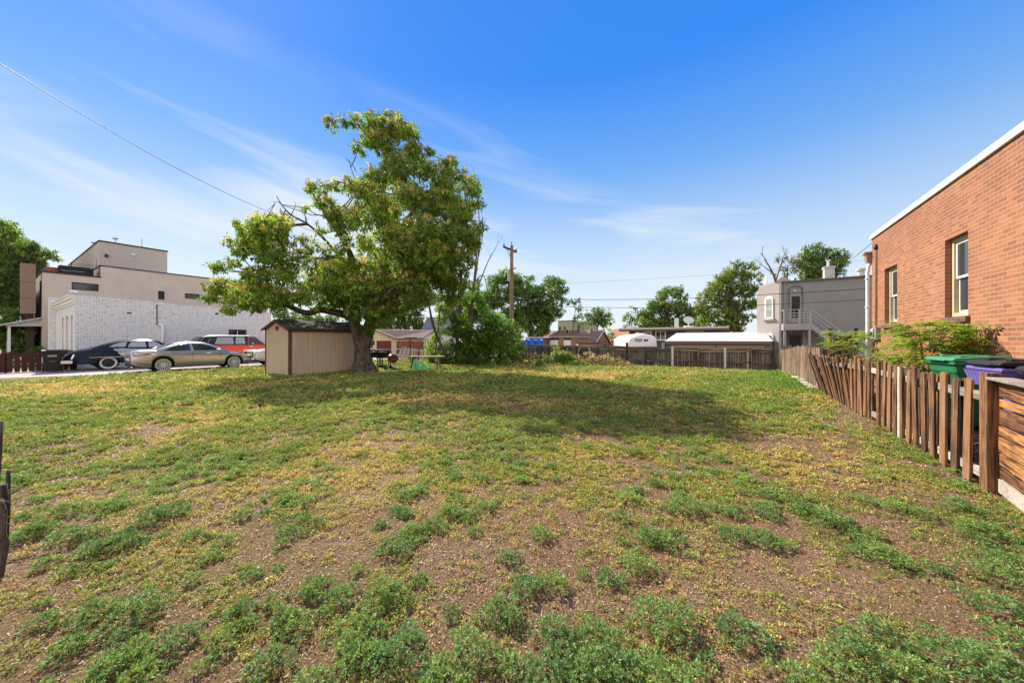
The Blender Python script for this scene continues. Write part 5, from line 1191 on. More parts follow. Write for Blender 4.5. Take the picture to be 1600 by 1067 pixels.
    m = MB(); m.box((xa, Yb, zd-.50), (xb, Yb+.04, zd)); m.box((xa, Yb+.041, zd-.50), (xa+.04, -.13, zd)); m.box((xb-.04, Yb+.041, zd-.5), (xb, -.01, zd)); m.box((xa+.041, Yb+.041, zd-.06), (xb-.041, -.13, zd-.002)); b = m.build('balcony', wood, root)
    m = MB(); m.box((xa+.001, Yb-.001, zd-.30), (xb-.001, Yb-.0005, zd-.285)) ; 
    for x in (xa+.06, (xa+xb)/2+.12, xb-.06):
        m = MB(); m.box((x-.05, Yb+.0, zd+.001), (x+.05, Yb+.10, zr)); m.build('baluster_post', wood, b)
    m = MB(); m.box((xa, Yb-.02, zr), (xb, Yb+.12, zr+.05)); m.box((xa, Yb+.121, zr), (xa+.1, -.14, zr+.05)); m.build('handrail', wood, b)
    for k in range(4):
        z = zd+.12+k*.205; m = MB(); m.box((xa+.11, Yb+.03, z), (xb-.11, Yb+.06, z+.055)); m.build('rail', wood, b)
    for k in range(5):
        x = xa+.35+k*.27; m = MB(); m.box((x, Yb+.061, zd+.12), (x+.04, Yb+.08, zr-.05)); m.build('slat', wood, b)
    for x in (xa+.09, xb-.12):
        m = MB(); m.box((x-.07, Yb+.05, .2), (x+.07, Yb+.19, zd-.501)); m.build('balcony_post', wood, b)
    m = MB(); m.box((X(1254, Y), -.10, .2), (X(1254, Y)+.1, -.001, zd-.5)); m.build('balcony_post', wood, b)
    # stairs
    run = 3.0; zg = .25; st = empty('x', None, None); bpy.data.objects.remove(st)
    def zl(x): return zd-(x-xb)/run*(zd-zg)
    m = MB(); m.prism([(xb, zd), (xb+run, zg), (xb+run-.25, zg-.12), (xb, zd-.42)], Yb+.0, Yb+.05); sr = m.build('stairs', wood, root)
    m = MB(); m.prism([(xb, zd), (xb+run, zg), (xb+run-.25, zg-.12), (xb, zd-.42)], -.20, -.15); m.build('stringer', wood, sr)
    for k in range(13):
        x = xb+.05+k*run/13; m = MB(); m.box((x, Yb+.051, zl(x+.22)-.03), (x+.25, -.201, zl(x+.22)+.01)); m.build('tread', wood, sr)
    for dz, w in ((.98, .07), (.66, .05), (.34, .05)):
        m = MB(); m.beam((xb, Yb+.02, zd+dz), (xb+run*.93, Yb+.02, zl(xb+run*.93)+dz), .05, w); m.build('stair_rail', wood, sr)
    for x in (xb+1.5, xb+run*.93):
        m = MB(); m.box((x-.05, Yb-.03, .1), (x+.05, Yb+.07, zl(x)+1.0)); m.build('newel_post', wood, sr)
    m = MB(); m.box((X(1303, Y+Yb), Yb-.6, .25), (X(1303, Y+Yb)+.55, Yb-.2, .75)); m.build('white_box', WHITEP, root)
    # chimneys, flues and aerial on the roof
    m = MB(); yc = 3.5; x0, x1 = X(1288.5, Y+yc), X(1304.5, Y+yc); zc = Z(416, 1296, Y+yc)
    m.box((x0, yc, zt-.3), (x1, yc+.7, zc-.15)); m.box((x0-.05, yc-.05, zc-.15), (x1+.05, yc+.75, zc)); ch = m.build('chimney', brickmat('pale_chimney_brick', (.50, .49, .47), (.3, .25, .2), (.25, .24, .23), painted=True), root)
    m = MB(); xm = (x0+x1)/2-.05; m.tube([(xm, yc+.3, zc), (xm, yc+.3, zc+.5)], .09, 8); m.tube([(xm, yc+.3, zc+.5), (xm, yc+.3, zc+.56)], .16, 8); m.build('flue', ALLOY, ch)
    m = MB(); yc = 2; x = X(1345.5, Y+yc); z = Z(420, 1345, Y+yc); m.tube([(x, yc, zt-.1), (x, yc, z-.15)], .2, 10); m.tube([(x, yc, z-.15), (x, yc, z)], .30, 10); m.build('vent_stack', plain('beige_stack', (.48, .45, .41), .7), root, smooth=True, angle=40)
    m = MB(); yc = 4; x = X(1189, Y+yc)
    m = MB(); yc = 3; x = X(1318.5, Y+yc); z = Z(402, 1318, Y+yc); m.tube([(x, yc, zt), (x, yc, z)], .022, 5); m.tube([(x-.3, yc, z-.05), (x+.5, yc, z)], .014, 5); m.tube([(x, yc, zt+.9), (x+.35, yc, zt)], .014, 5)
    for k in range(4): m.tube([(x-.2+k*.18, yc-.3, z-.03), (x-.2+k*.18, yc+.3, z-.03)], .01, 4)
    m.build('aerial', DKMETAL, root)
    m = MB(); m.tube([(-.75, 1.3, zt-.9), (-.75, 1.3, zt+.75)], .10, 8); m.build('white_pipe', WHITEP, root, smooth=True)
grey_house()
# ------------------------------------------------------------------ yellow garage, crooked white fence, post
def yellow_garage():
    D = 31; a = P(586, 558, D); root = empty('cream_garage', 'small cream garage with a dark red door and a brown shingle roof behind the tree', 'garage', (a.x, a.y, -.1), ANG-.12)
    def X(u): return (u-586)/FPX*D
    def Z(v): return H+(HZ-v)/FPX*D+.1
    gw = X(618); cream = plain('cream_boards', (.58, .48, .31), .8, var=.06)
    xp = X(600)
    m = MB(); m.prism([(-1.0, 0), (gw, 0), (gw, Z(528.5)), (-.2+.9*0, Z(514)), (-1.0, Z(521))], 0, .2); 
    m.prism([(gw, 0), (X(663), 0), (X(663), Z(528.3)), (gw, Z(528.3))], .0, .2); m.build('wall', cream, root)
    m = MB(); m.box((X(589), -.05, 0), (X(612.5), -.001, Z(532.5))); d = m.build('garage_door', plain('oxblood', (.14, .02, .018), .6), root)
    m = MB()
    for k in range(1, 5): m.box((X(589), -.056, Z(532.5)*k/5), (X(612.5), -.0505, Z(532.5)*k/5+.02))
    m.build('panel_line', DKMETAL, d)
    m = MB(); m.beam((-.25, -.04, Z(513.8)), (gw+.1, -.04, Z(528)), .04, .16); m.build('barge_board', plain('cream_trim', (.66, .56, .38), .7), root)
    m = MB(); vs = [(-.25, -.1, Z(514)), (gw+.1, -.25, Z(529.0)), (X(666), -.25, Z(529.0)), (X(662), 2.2, Z(515.0)), (X(604), 2.2, Z(514.0))]
    vs = [(-.2, -.08, Z(514.2)), (gw+.12, -.30, Z(528.4)), (X(666), -.30, Z(528.0)), (X(664), 3.0, Z(514.6)), (0.1, 3.0, Z(513.2))]
    m.add(vs+[(x, y, z-.08) for x, y, z in vs], [(0, 1, 2, 3, 4), (9, 8, 7, 6, 5), (0, 5, 6, 1), (1, 6, 7, 2), (2, 7, 8, 3), (3, 8, 9, 4), (4, 9, 5, 0)])
    m.build('roof', plain('brown_shingle', (.13, .09, .085), .95, var=.25, scale=5, bump=.4), root)
    m = MB(); m.box((gw+.001, .2, 0), (X(663), 3.0, Z(528.6))); m.build('back_wall', cream, root)
yellow_garage()
def crooked_fence():
    D = 26.5; a = P(588, 560, D); root = empty('white_picket_fence', 'crooked white picket fence sagging in front of the cream garage', 'fence', (a.x, a.y, gzf(a.x, a.y)), ANG-.1)
    wp = plain('old_white_paint', (.55, .52, .49), .8, var=.2, scale=10)
    def X(u): return (u-588)/FPX*D
    for (u0, u1, h0, h1, l0, l1) in ((588, 620, .62, .55, .1, -.15), (620, 650, 1.1, .85, .45, .05), (642, 664, .92, .85, -.1, .1)):
        x = X(u0); 
        while x < X(u1):
            t = (x-X(u0))/(X(u1)-X(u0)); h = h0+(h1-h0)*t; ln = l0+(l1-l0)*t+random.uniform(-.08, .08)
            m = MB(); m.prism([(-.045, .08), (.045, .08), (.045+ln*h, h-.05), (ln*h, h), (-.045+ln*h, h-.05)], -.012, .012); o = m.build('picket', wp, root); o.location = (x, 0 if u0 != 642 else .2, 0)
            x += .155
        for z in (.3, .75):
            if h0 < z: continue
            m = MB(); m.beam((X(u0), .03, z+.12*h0), (X(u1), .03, z-.05), .03, .07); m.build('rail', wp, root)
    for u in (622, 640, 655):
        m = MB(); m.box((X(u)-.05, .05, 0), (X(u)+.05, .15, 1.15)); m.build('post', plain('brown_fence_post', (.16, .07, .05), .8), root)
crooked_fence()
def red_rail_fence():
    D = 28.5; a = P(620, 560, D); root = empty('red_board_fence', 'low reddish brown board fence behind the crooked white pickets', 'fence', (a.x, a.y, gzf(a.x, a.y)), ANG-.1)
    m = MB(); k = 0
    while k*.16 < 2.2: m.box((k*.16, 0, .1), (k*.16+.14, .03, 1.45+random.uniform(-.04, .04))); k += 1
    m.build('boards', plain('red_boards', (.20, .07, .045), .8, var=.3), root)
    for x in (0, 1.1, 2.2): m = MB(); m.box((x-.05, .031, 0), (x+.05, .12, 1.4)); m.build('post', WOODD, root)
red_rail_fence()
def t_post():
    D = 22; a = P(641, 575, D); root = empty('clothes_post', 'rusty red T shaped clothesline post between the trunk and the thicket', 'post', (a.x, a.y, gzf(a.x, a.y)), ANG)
    rust = plain('rust', (.16, .06, .04), .7, var=.3)
    zt = P(641, 527.5, D).z-gzf(a.x, a.y)
    m = MB(); m.tube([(0, 0, 0), (0, 0, zt)], .035, 8); m.build('post', rust, root)
    m = MB(); m.tube([(-.38, 0, zt), (.42, 0, zt)], .03, 8); m.build('cross_arm', rust, root)
t_post()
def grey_shed_far():
    D = 40; a = P(662, 540, D); root = empty('grey_gable_house', 'grey roofed white house glimpsed between the big tree and the thicket', 'house', (a.x, a.y, -.3), ANG)
    def X(u): return (u-662)/FPX*D
    def Z(v): return H+(HZ-v)/FPX*D+.3
    m = MB(); m.box((0, 0, 0), (X(705), 6, Z(517))); m.build('wall', plain('white_boards', (.55, .56, .55), .8), root)
    m = MB(); m.prism([(-.4, Z(517.5)), (3, Z(493)), (6.4, Z(517.5)), (6.4, Z(519)), (-.4, Z(519))], -.3, X(705)+.3, plane='yz'); m.build('roof', plain('slate_roof', (.17, .17, .185), .9, var=.15), root)
grey_shed_far()
# ------------------------------------------------------------------ utility pole and wires
PD = 30.0
def pole():
    b = P(799.5, 560, PD); g = gzf(b.x, b.y)
    root = empty('utility_pole', 'tall wooden utility pole with one crossarm rising behind the thicket', 'pole', (b.x, b.y, g))
    pm = NT('pole_wood'); n = pm.noise(pm.coord((14, 14, .8)), 1.3, 6, .6); pm.color(pm.ramp(n, [(.3, (.10, .06, .045)), (.55, (.24, .165, .12)), (.75, (.36, .28, .22))])); pm.set(rough=.9)
    zt = P(799.5, 384, PD).z-g
    m = MB(); m.tube([(0, 0, -.2), (0, 0, zt*.5), (0, 0, zt)], [.20, .17, .135], 12); m.build('shaft', pm.mat, root, smooth=True, angle=50)
    za = P(799, 389.5, PD).z-g
    m = MB(); m.box((-.20, -1.05, za-.08), (-.11, 1.05, za+.08)); a = m.build('crossarm', plain('dark_arm', (.06, .04, .035), .8), root)
    for y in (-.98, .98):
        m = MB(); m.lathe([(.05, 0), (.08, .05), (.05, .09), (.07, .14), (.03, .2)], 10, c=(-.155, y, za+.08)); m.build('insulator', DKMETAL, a, smooth=True)
    m = MB(); m.beam((-.13, -.6, za-.05), (-.1, 0, za-.75), .03, .04); m.beam((-.13, .6, za-.05), (-.1, 0, za-.75), .03, .04); m.build('brace', DKMETAL, a)
    m = MB(); m.tube([(0, 0, zt), (0, 0, zt+.35)], .03, 6); m.build('top_pin', DKMETAL, root)
    m = MB(); m.box((.12, -.05, za-1.75), (.45, .05, za-1.68)); m.build('bracket', DKMETAL, root)
    zc = P(795, 430, PD).z-g
    m = MB(); m.tube([(-.38, .28, zc-.45), (-.38, .28, zc+.45)], .20, 12); m.build('transformer', plain('transformer_grey', (.38, .40, .41), .5), root, smooth=True, angle=40)
pole()
cable = plain('black_cable', (.03, .03, .03), .6)
def wire(pts, r, label, n=24):
    """smooth wire through the given points"""
    pts = [Vector(p) for p in pts]; P_ = []
    for i in range(len(pts)-1):
        p0 = pts[max(i-1, 0)]; p1 = pts[i]; p2 = pts[i+1]; p3 = pts[min(i+2, len(pts)-1)]
        for k in range(n):
            t = k/n; P_.append(.5*((2*p1)+(-p0+p2)*t+(2*p0-5*p1+4*p2-p3)*t*t+(-p0+3*p1-3*p2+p3)*t**3))
    P_.append(pts[-1]); m = MB(); m.tube(P_, r, 5); o = m.build('power_line', cable, smooth=True); tag(o, label, 'wire')
wy = 25.3
wire([P(799, 467, PD), PY(940, 468.2, wy), PY(1080, 466, wy), PY(1220, 459, wy), PY(1357, 451, wy), PY(1500, 440, wy)], .018, 'upper of the two thick black lines running right from the utility pole')
wire([P(799, 478, PD), PY(940, 480.5, wy), PY(1080, 481, wy), PY(1220, 475, wy), PY(1357, 468, wy), PY(1500, 459, wy)], .015, 'lower of the two thick black lines running right from the utility pole')
wire([P(800, 447, PD), PY(940, 440, 27), PY(1120, 429, 27), PY(1300, 412, 27), PY(1420, 398, 27)], .006, 'thin high line crossing the sky right of the utility pole')
wire([P(799, 470, PD), P(740, 474, 33), P(650, 470, 37), P(560, 462, 42)], .012, 'thin black line running left from the utility pole behind the thicket')
wire([P(799, 480, PD), P(740, 487, 33), P(650, 486, 37), P(560, 480, 42)], .012, 'lower thin black line running left from the utility pole behind the thicket')
S0 = P(0, 100, 9.5); S1 = P(405, 325, 17.5)
wire([S0+(S0-P(80, 149, 10.8))*5.0, S0, P(130, 180, 11.8), P(270, 260, 14.4), S1, P(560, 385, 22), P(797, 440, PD)], .011, 'single service wire crossing the upper left sky into the big tree')
BW = Vector((BX+.15, BY+.12, 4.75))
wire([BW, PY(1310, 422, 24), PY(1290, 437, 29), PY(1238, 471, 33.9)], .009, 'service wire sloping from the brick house corner to the grey house door')
# ------------------------------------------------------------------ trees
def crown_leaves(lobes, leaf, nper, pal, hi=None, droop=.0, shell=.55, wr=.45):
    """lobes: list of (center Vector, radius); returns V, C"""
    V = []; C = []
    for (c, r) in lobes:
        n = int(nper*(r/leaf)**2)
        if n < 6: n = 6
        nc = max(3, n//14); q = 14
        d = rnd_dir(nc); rad = r*(shell+(1-shell)*rng.random(nc))**1.0
        rad = np.where(rng.random(nc) < .25, r*rng.random(nc), rad)
        cc = d*rad[:, None]*np.array([1.0, 1.0, .82])+np.array(c)
        # each cluster is a little spray of leaves
        base = np.repeat(cc, q, 0)+rnd_dir(nc*q)*leaf*rng.uniform(.1, 1.1, nc*q)[:, None]
        out = np.repeat(d, q, 0); dd = unit(out*.5+rnd_dir(nc*q)*.8+np.array([0, 0, -droop]))
        nn = unit(rnd_dir(nc*q)*.6+np.array([0, 0, 1.0])+out*.3)
        L = leaf*rng.uniform(.6, 1.35, nc*q)
        V.append(kites(base, dd, nn, L, L*wr, .2))
        tone = rng.random(nc); p = np.array(pal); idx = np.minimum((tone*len(p)).astype(int), len(p)-1); col = p[idx]
        lobe_t = rng.uniform(.82, 1.18)
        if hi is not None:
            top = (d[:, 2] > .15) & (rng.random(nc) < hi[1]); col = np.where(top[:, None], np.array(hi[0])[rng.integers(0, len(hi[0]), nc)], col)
        C.append(np.repeat(col*rng.uniform(.8, 1.2, (nc, 1)), q, 0)*lobe_t*rng.uniform(.85, 1.15, (nc*q, 1)))
    return np.concatenate(V), np.clip(np.concatenate(C)*1.12, 0, .8)
def limb(m, pts, r0, r1, n=8, wob=.04):
    P_ = []; N_ = max(8, 4*len(pts)); pts = [Vector(p) for p in pts]; rr = []
    segs = len(pts)-1
    for i in range(segs):
        p0 = pts[max(i-1, 0)]; p1 = pts[i]; p2 = pts[i+1]; p3 = pts[min(i+2, segs)]
        for k in range(4):
            t = k/4; P_.append(.5*((2*p1)+(-p0+p2)*t+(2*p0-5*p1+4*p2-p3)*t*t+(-p0+3*p1-3*p2+p3)*t**3)); rr.append(r0+(r1-r0)*((i+t)/segs))
    P_.append(pts[-1]); rr.append(r1)
    P_ = [p+Vector((random.uniform(-1, 1), random.uniform(-1, 1), random.uniform(-1, 1)))*wob*r for p, r in zip(P_, rr)]
    m.tube(P_, rr, n); return P_, rr
# --- the big tree beside the shed
def big_tree():
    D0 = 16.2; base = P(568, 583, D0); g = gzf(base.x, base.y)
    root = empty('big_tree', 'large spreading leafy tree with yellowish seed clusters and a forked trunk beside the shed', 'tree', (base.x, base.y, g))
    off = Vector((base.x, base.y, g))
    def Q(u, v, dd=0.0): return P(u, v, D0+dd)-off
    m = MB(); nodes = []
    def L(pts, r0, r1, n=9):
        a, r = limb(m, pts, r0, r1, n); nodes.extend(zip(a, r)); return a
    # trunk with flare
    m.tube([Q(568, 588), Q(568, 583), Q(567.5, 575), Q(567, 560), Q(566.5, 545), Q(566, 532)], [.72, .60, .46, .37, .36, .40], 14)
    for k in range(6):
        a = k*1.05+.3; m.tube([Vector((.30*math.cos(a), .30*math.sin(a), .45)), Vector((.55*math.cos(a), .55*math.sin(a), .10)), Vector((.85*math.cos(a), .85*math.sin(a), -.08))], [.17, .14, .06], 7)
    L([Q(563, 540), Q(557, 515), Q(553, 500), Q(556, 475, .3), Q(560, 450, .5), Q(556, 420, .4), Q(546, 395, .1), Q(530, 365, -.3), Q(515, 345, -.5), Q(500, 318, -.6)], .27, .07)
    L([Q(571, 540), Q(576, 515), Q(583, 490, .2), Q(592, 455, .4), Q(600, 425, .3), Q(606, 390, .1), Q(604, 350, 0), Q(598, 310, -.1), Q(601, 270, 0), Q(606, 225, .1), Q(610, 195, .1)], .30, .05)
    L([Q(556, 500), Q(540, 492, -.2), Q(520, 487, -.4), Q(500, 484, -.6), Q(480, 489, -.8), Q(455, 480, -1), Q(425, 465, -1.2), Q(390, 462, -1.3), Q(350, 466, -1.3)], .21, .05)
    L([Q(553, 425, .4), Q(530, 400, .2), Q(505, 372, -.2), Q(480, 350, -.4), Q(455, 336, -.5), Q(440, 320, -.5), Q(432, 306, -.5)], .085, .012)
    L([Q(480, 350, -.4), Q(460, 352, -.8), Q(430, 355, -1.1), Q(400, 365, -1.3)], .07, .025)
    L([Q(530, 400, .2), Q(500, 405, -.3), Q(470, 402, -.8), Q(430, 415, -1.2), Q(390, 425, -1.5)], .10, .03)
    L([Q(606, 390, .1), Q(625, 360, 1.0), Q(650, 325, 1.8), Q(680, 290, 2.1), Q(700, 262, 2.0)], .15, .035)
    L([Q(604, 400, .1), Q(630, 390, -.8), Q(665, 372, -1.5), Q(700, 350, -1.6), Q(735, 345, -1.2)], .14, .035)
    L([Q(600, 425, .3), Q(630, 418, 1.5), Q(665, 410, 2.4), Q(700, 400, 2.8), Q(725, 390, 2.6)], .13, .03)
    L([Q(603, 340, 0), Q(585, 315, -1.0), Q(560, 295, -1.5), Q(530, 285, -1.3), Q(500, 292, -1)], .09, .025)
    L([Q(606, 225, .1), Q(585, 205, -.2), Q(560, 195, -.3), Q(525, 190, -.2)], .04, .015)
    L([Q(575, 500, 0), Q(590, 480, -1.5), Q(610, 455, -2.4), Q(630, 440, -2.8)], .12, .03)
    L([Q(560, 460, .4), Q(540, 440, 2.0), Q(520, 430, 3.0), Q(490, 430, 3.4)], .12, .03)
    # dead twigs showing above the crown at the left
    for (a, b) in (((480, 350), (472, 333)), ((455, 336), (428, 335)), ((455, 336), (462, 316)), ((440, 320), (425, 316)), ((468, 343), (450, 349)), ((548, 262), (540, 247)), ((556, 268), (541, 250)), ((650, 215), (662, 222)), ((430, 318), (418, 330)), ((478, 348), (470, 322))):
        L([Q(a[0], a[1], -.4), Q((a[0]+b[0])/2+2, (a[1]+b[1])/2-2, -.45), Q(b[0], b[1], -.5)], .022, .006, 5)
    # lobes: (u, v, radius px)
    LB = [(520,193,14),(538,190,12),(558,188,14),(578,190,20),(610,193,24),(634,205,20),(600,222,26),(560,232,14),(577,216,18),(648,228,14),(640,240,20),
          (701,256,18),(690,277,25),(722,275,16),(733,292,20),(748,312,14),(662,262,22),(668,238,12),(622,262,30),(590,280,25),(568,300,25),(548,287,15),(524,290,14),(495,290,15),(484,297,10),(508,312,18),
          (530,332,20),(560,336,26),(600,322,32),(640,302,30),(680,312,30),(720,330,27),(748,350,13),(700,362,30),(736,378,18),(716,395,24),(660,352,32),(622,372,32),(578,378,22),(545,370,12),
          (440,342,18),(408,346,20),(392,362,22),(370,342,8),(358,372,11),(407,362,30),(434,358,24),(391,382,24),(424,393,27),(372,385,14),
          (345,412,12),(335,413,9),(362,405,12),(333,446,17),(352,452,22),(325,458,12),(360,474,16),(395,449,28),(424,457,27),(403,426,22),(444,426,24),(436,462,26),(473,457,26),(485,407,16),(498,434,28),(478,385,12),(380,466,18),(345,437,12),(402,476,14),(498,470,16),
          (531,424,32),(531,457,30),(547,474,18),(520,445,20),(564,444,34),(588,465,30),(584,488,16),(605,440,34),(621,472,24),(575,508,12),(638,434,34),(630,393,34),(659,402,32),(684,393,32),(671,430,28),(692,408,28),(697,437,25),(712,447,18),(733,364,24),(668,463,12),(704,460,12),(600,500,9),(606,480,14),(640,462,14),(655,446,16),(465,396,14),(450,378,13),(488,376,12),(520,330,14),(476,320,8),(540,350,16),(722,420,17),(738,402,12),(698,476,11),(730,440,12),(712,465,12),(508,388,14),(500,352,11),(470,368,10),(455,412,15),(528,352,14),(516,412,18),(535,385,14),(640,372,24),(700,300,24),(600,480,22),(560,485,18),(650,470,14),(540,410,18),(560,410,20),(590,410,24),(604,350,26)]
    lobes = []
    cu, cv = 590, 350
    for (u, v, r) in LB:
        Rr = r/FPX*D0
        e = min(1, (((u-cu)/190)**2+((v-cv)/165)**2)**.5)
        if u < 480: amp = 1.3; c0 = -1.2
        else: amp = 3.6*math.sqrt(max(0.05, 1-e*e)); c0 = .3
        if v < 250 and u > 480: amp = min(amp, 1.1)
        k = 2 if (r > 17) else 1
        if r > 26 and u > 500: k = 3
        for j in range(k):
            dd = c0+amp*(-.85 if j == 0 else (.75 if j == 1 else 0))*random.uniform(.6, 1.1)
            sc = (D0+dd)/D0
            lobes.append((Q(u+random.uniform(-4, 4)*(j > 0), v+random.uniform(-4, 4)*(j > 0)+(4 if j == 0 and v > 300 else 0), dd), Rr*sc*(.96 if j == 0 else .9)))
    # twigs joining each lobe to the skeleton
    for (c, r) in lobes:
        best = min(nodes, key=lambda t: (t[0]-c).length+(0 if t[1] > .02 else .5)); p = best[0]
        mid = p.lerp(c, .5)+Vector((0, 0, -.08*(c-p).length)); m.tube([p, mid, c], [min(.04, best[1]*.6), .022, .008], 5)
        for k in range(2): e = c+Vector(tuple(rnd_dir(1)[0]))*r*.8; m.tube([c, e], [.010, .004], 4)
    m.build('trunk', BARK, root, smooth=True)
    pal = [(.10, .17, .036), (.135, .215, .045), (.17, .26, .05), (.22, .31, .06), (.29, .37, .07)]
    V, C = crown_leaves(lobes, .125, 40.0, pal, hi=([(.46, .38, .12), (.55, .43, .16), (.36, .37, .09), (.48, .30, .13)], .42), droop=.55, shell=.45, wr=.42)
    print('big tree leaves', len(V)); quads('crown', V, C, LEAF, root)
big_tree()
# --- generic trees further back
def tree(name, label, D, bu, bv, LB, pal, leaf=None, nper=3.2, group=None, thick=.22, zb=None, hi=None, depth=.5, cat='tree', dup=1):
    base = P(bu, bv, D); g = gzf(base.x, base.y) if zb is None else zb
    root = empty(name, label, cat, (base.x, base.y, g), 0, group); off = Vector((base.x, base.y, g))
    def Q(u, v, dd=0.0): return P(u, v, D+dd)-off
    lobes = []; mx = max(r for _, _, r in LB)/FPX*D
    for (u, v, r) in LB:
        Rr = r/FPX*D
        lobes.append((Q(u, v, random.uniform(-.5, .5)*mx), Rr))
        if dup and r > 9: lobes.append((Q(u+random.uniform(-.3, .3)*r, v+random.uniform(-.2, .3)*r, mx*random.uniform(.5, 1.3)), Rr*.85))
    m = MB(); cu = sum(l[0]*l[2] for l in LB)/sum(l[2] for l in LB); cv = sum(l[1]*l[2] for l in LB)/sum(l[2] for l in LB)
    top = Q(cu, cv); a, r = limb(m, [Vector((0, 0, -.2)), Vector((top.x*.15, top.y*.15, top.z*.35)), Vector((top.x*.7, top.y*.7, top.z*.75)), top], thick, thick*.35)
    nodes = list(zip(a, r))
    for (c, rr) in lobes:
        cand = [n for n in nodes if n[0].z < c.z+.2] or nodes
        p, pr = min(cand, key=lambda t: (t[0]-c).length); limb(m, [p, p.lerp(c, .5)+Vector((0, 0, .1*rr)), c+Vector((0, 0, rr*.3))], min(pr*.6, thick*.4), .02, 5)
    m.build('trunk', BARK, root, smooth=True)
    lf = leaf or max(.12, D*.0062)
    V, C = crown_leaves(lobes, lf, nper*10, pal, hi=hi, droop=.2, wr=.5); quads('crown', V, C, LEAF, root); return root
G1 = [(.08, .14, .04), (.11, .185, .048), (.145, .23, .055), (.19, .27, .07)]
G2 = [(.08, .135, .05), (.11, .175, .06), (.14, .21, .07), (.18, .25, .08)]
G3 = [(.16, .24, .05), (.22, .31, .065), (.28, .36, .07), (.33, .40, .08)]
HI = ([(.26, .24, .07), (.30, .22, .09)], .3)
tree('street_tree', 'broad green tree at the far left edge in front of the tan townhouse', 27, 12, 560, [(5,362,18),(22,372,16),(40,385,14),(56,392,12),(72,398,9),(88,404,6),(10,395,26),(35,408,24),(55,405,12),(20,435,28),(-5,430,30),(45,432,16),(30,462,20),(8,470,26),(-25,400,40),(-20,460,35),(2,350,10),(18,352,8),(62,415,10),(80,398,7)], G2+G3[:2], thick=.3, nper=4.5)
tree('leafy_shrub', 'tall leafy shrub below the street tree in front of the cottage porch', 24, 14, 575, [(8,500,18),(25,515,14),(10,530,20),(38,530,12),(55,538,10),(30,545,14),(60,548,8),(-10,515,22),(20,490,12),(44,515,8)], G2+G3[:1], thick=.08, cat='shrub', nper=4.2)
tree('flowering_shrub', 'low dark shrub with a few reddish flowers beside the porch posts', 25.5, 66, 570, [(50,535,9),(62,531,9),(72,540,8),(58,545,10),(45,545,9)], G1, thick=.05, cat='shrub', hi=([(.4, .10, .08)], .12))
tree('ground_plant', 'low bright green plant at the foot of the red picket fence', 17.6, 50, 582, [(40,578,3),(48,577,3.5),(56,578,3.5),(63,579,3)], G3, leaf=.10, thick=.02, cat='plant')
tree('alley_tree', 'large dark green tree behind the utility pole', 52, 830, 545, [(775,440,14),(790,432,15),(808,440,16),(800,458,20),(775,465,22),(822,452,16),(838,455,16),(830,478,22),(850,478,20),(858,440,12),(872,443,11),(865,458,14),(880,452,8),(862,485,18),(845,500,20),(815,500,22),(800,490,20),(875,488,9),(828,436,8),(835,520,12),(760,470,20),(880,470,8),(850,515,12)], G1, thick=.4, nper=4.2)
tree('leaning_branch_tree', 'small hanging branch of leaves right of the big alley tree', 50, 893, 540, [(895,472,5),(901,470,5),(905,482,6),(903,494,7),(898,500,4),(886,473,3)], G2, thick=.10, dup=0)
tree('round_tree', 'small round green tree above the brown cottage roof', 70, 933, 540, [(922,490,9),(935,487,10),(948,492,9),(928,500,10),(942,502,12),(915,502,8),(955,502,6)], G2, thick=.2)
tree('roof_side_bush', 'yellow green bush between the two brown roofs', 54, 950, 545, [(944,517,4),(952,514,4),(948,525,5),(954,530,4),(956,520,3)], G3, thick=.08, cat='shrub')
tree('spiky_tree', 'dark ragged tree rising between the low roofs and the round crowned trees', 62, 985, 535, [(974,500,6),(983,494,6),(990,484,6),(997,488,5),(992,500,8),(980,508,7),(1002,496,6)], G1, thick=.15)
tree('back_yard_tree', 'wide mid green tree behind the charcoal bungalow', 60, 1050, 530, [(1046,455,9),(1035,462,10),(1058,458,11),(1068,465,8),(1022,478,13),(1010,490,12),(1003,502,10),(1040,482,16),(1062,480,15),(1078,488,13),(1030,500,16),(1055,503,18),(1085,500,12),(1015,510,12),(1040,452,6)], G1+G3[:1], thick=.35, nper=4.0)
tree('golden_green_tree', 'tall full crowned yellow green tree left of the grey house', 46, 1160, 525, [(1152,412,9),(1168,414,8),(1180,418,8),(1145,425,13),(1165,430,14),(1130,435,13),(1185,432,8),(1118,447,12),(1140,450,16),(1165,452,16),(1182,450,9),(1105,462,13),(1125,468,18),(1150,475,18),(1172,475,12),(1098,480,12),(1110,490,15),(1135,495,18),(1158,498,14),(1100,503,12),(1125,512,14),(1150,515,12),(1093,470,7),(1175,495,6),(1180,470,6)], [(.08, .13, .03), (.12, .18, .035), (.17, .235, .045), (.22, .27, .055)], thick=.45, nper=3.6, hi=HI)
tree('roof_top_tree', 'green tree crown rising above the roof of the grey house', 62, 1270, 520, [(1262,392,9),(1275,386,9),(1288,390,8),(1300,395,9),(1314,396,8),(1322,402,6),(1255,402,9),(1270,402,12),(1290,405,13),(1308,410,13),(1250,415,9),(1265,418,12),(1285,422,12),(1305,425,12),(1240,412,7),(1318,412,7),(1275,430,10),(1260,432,10)], G1+G3[:1], thick=.4, nper=4.0)
tree('thin_brown_tree', 'thin browning tree crown between the bare branches and the roof top tree', 58, 1225, 520, [(1220,405,7),(1232,402,6),(1242,404,6),(1225,418,7),(1238,420,8),(1212,425,5),(1228,432,7),(1245,430,7)], [(.12, .13, .06), (.17, .15, .08), (.20, .15, .08)], thick=.2, nper=2.0)
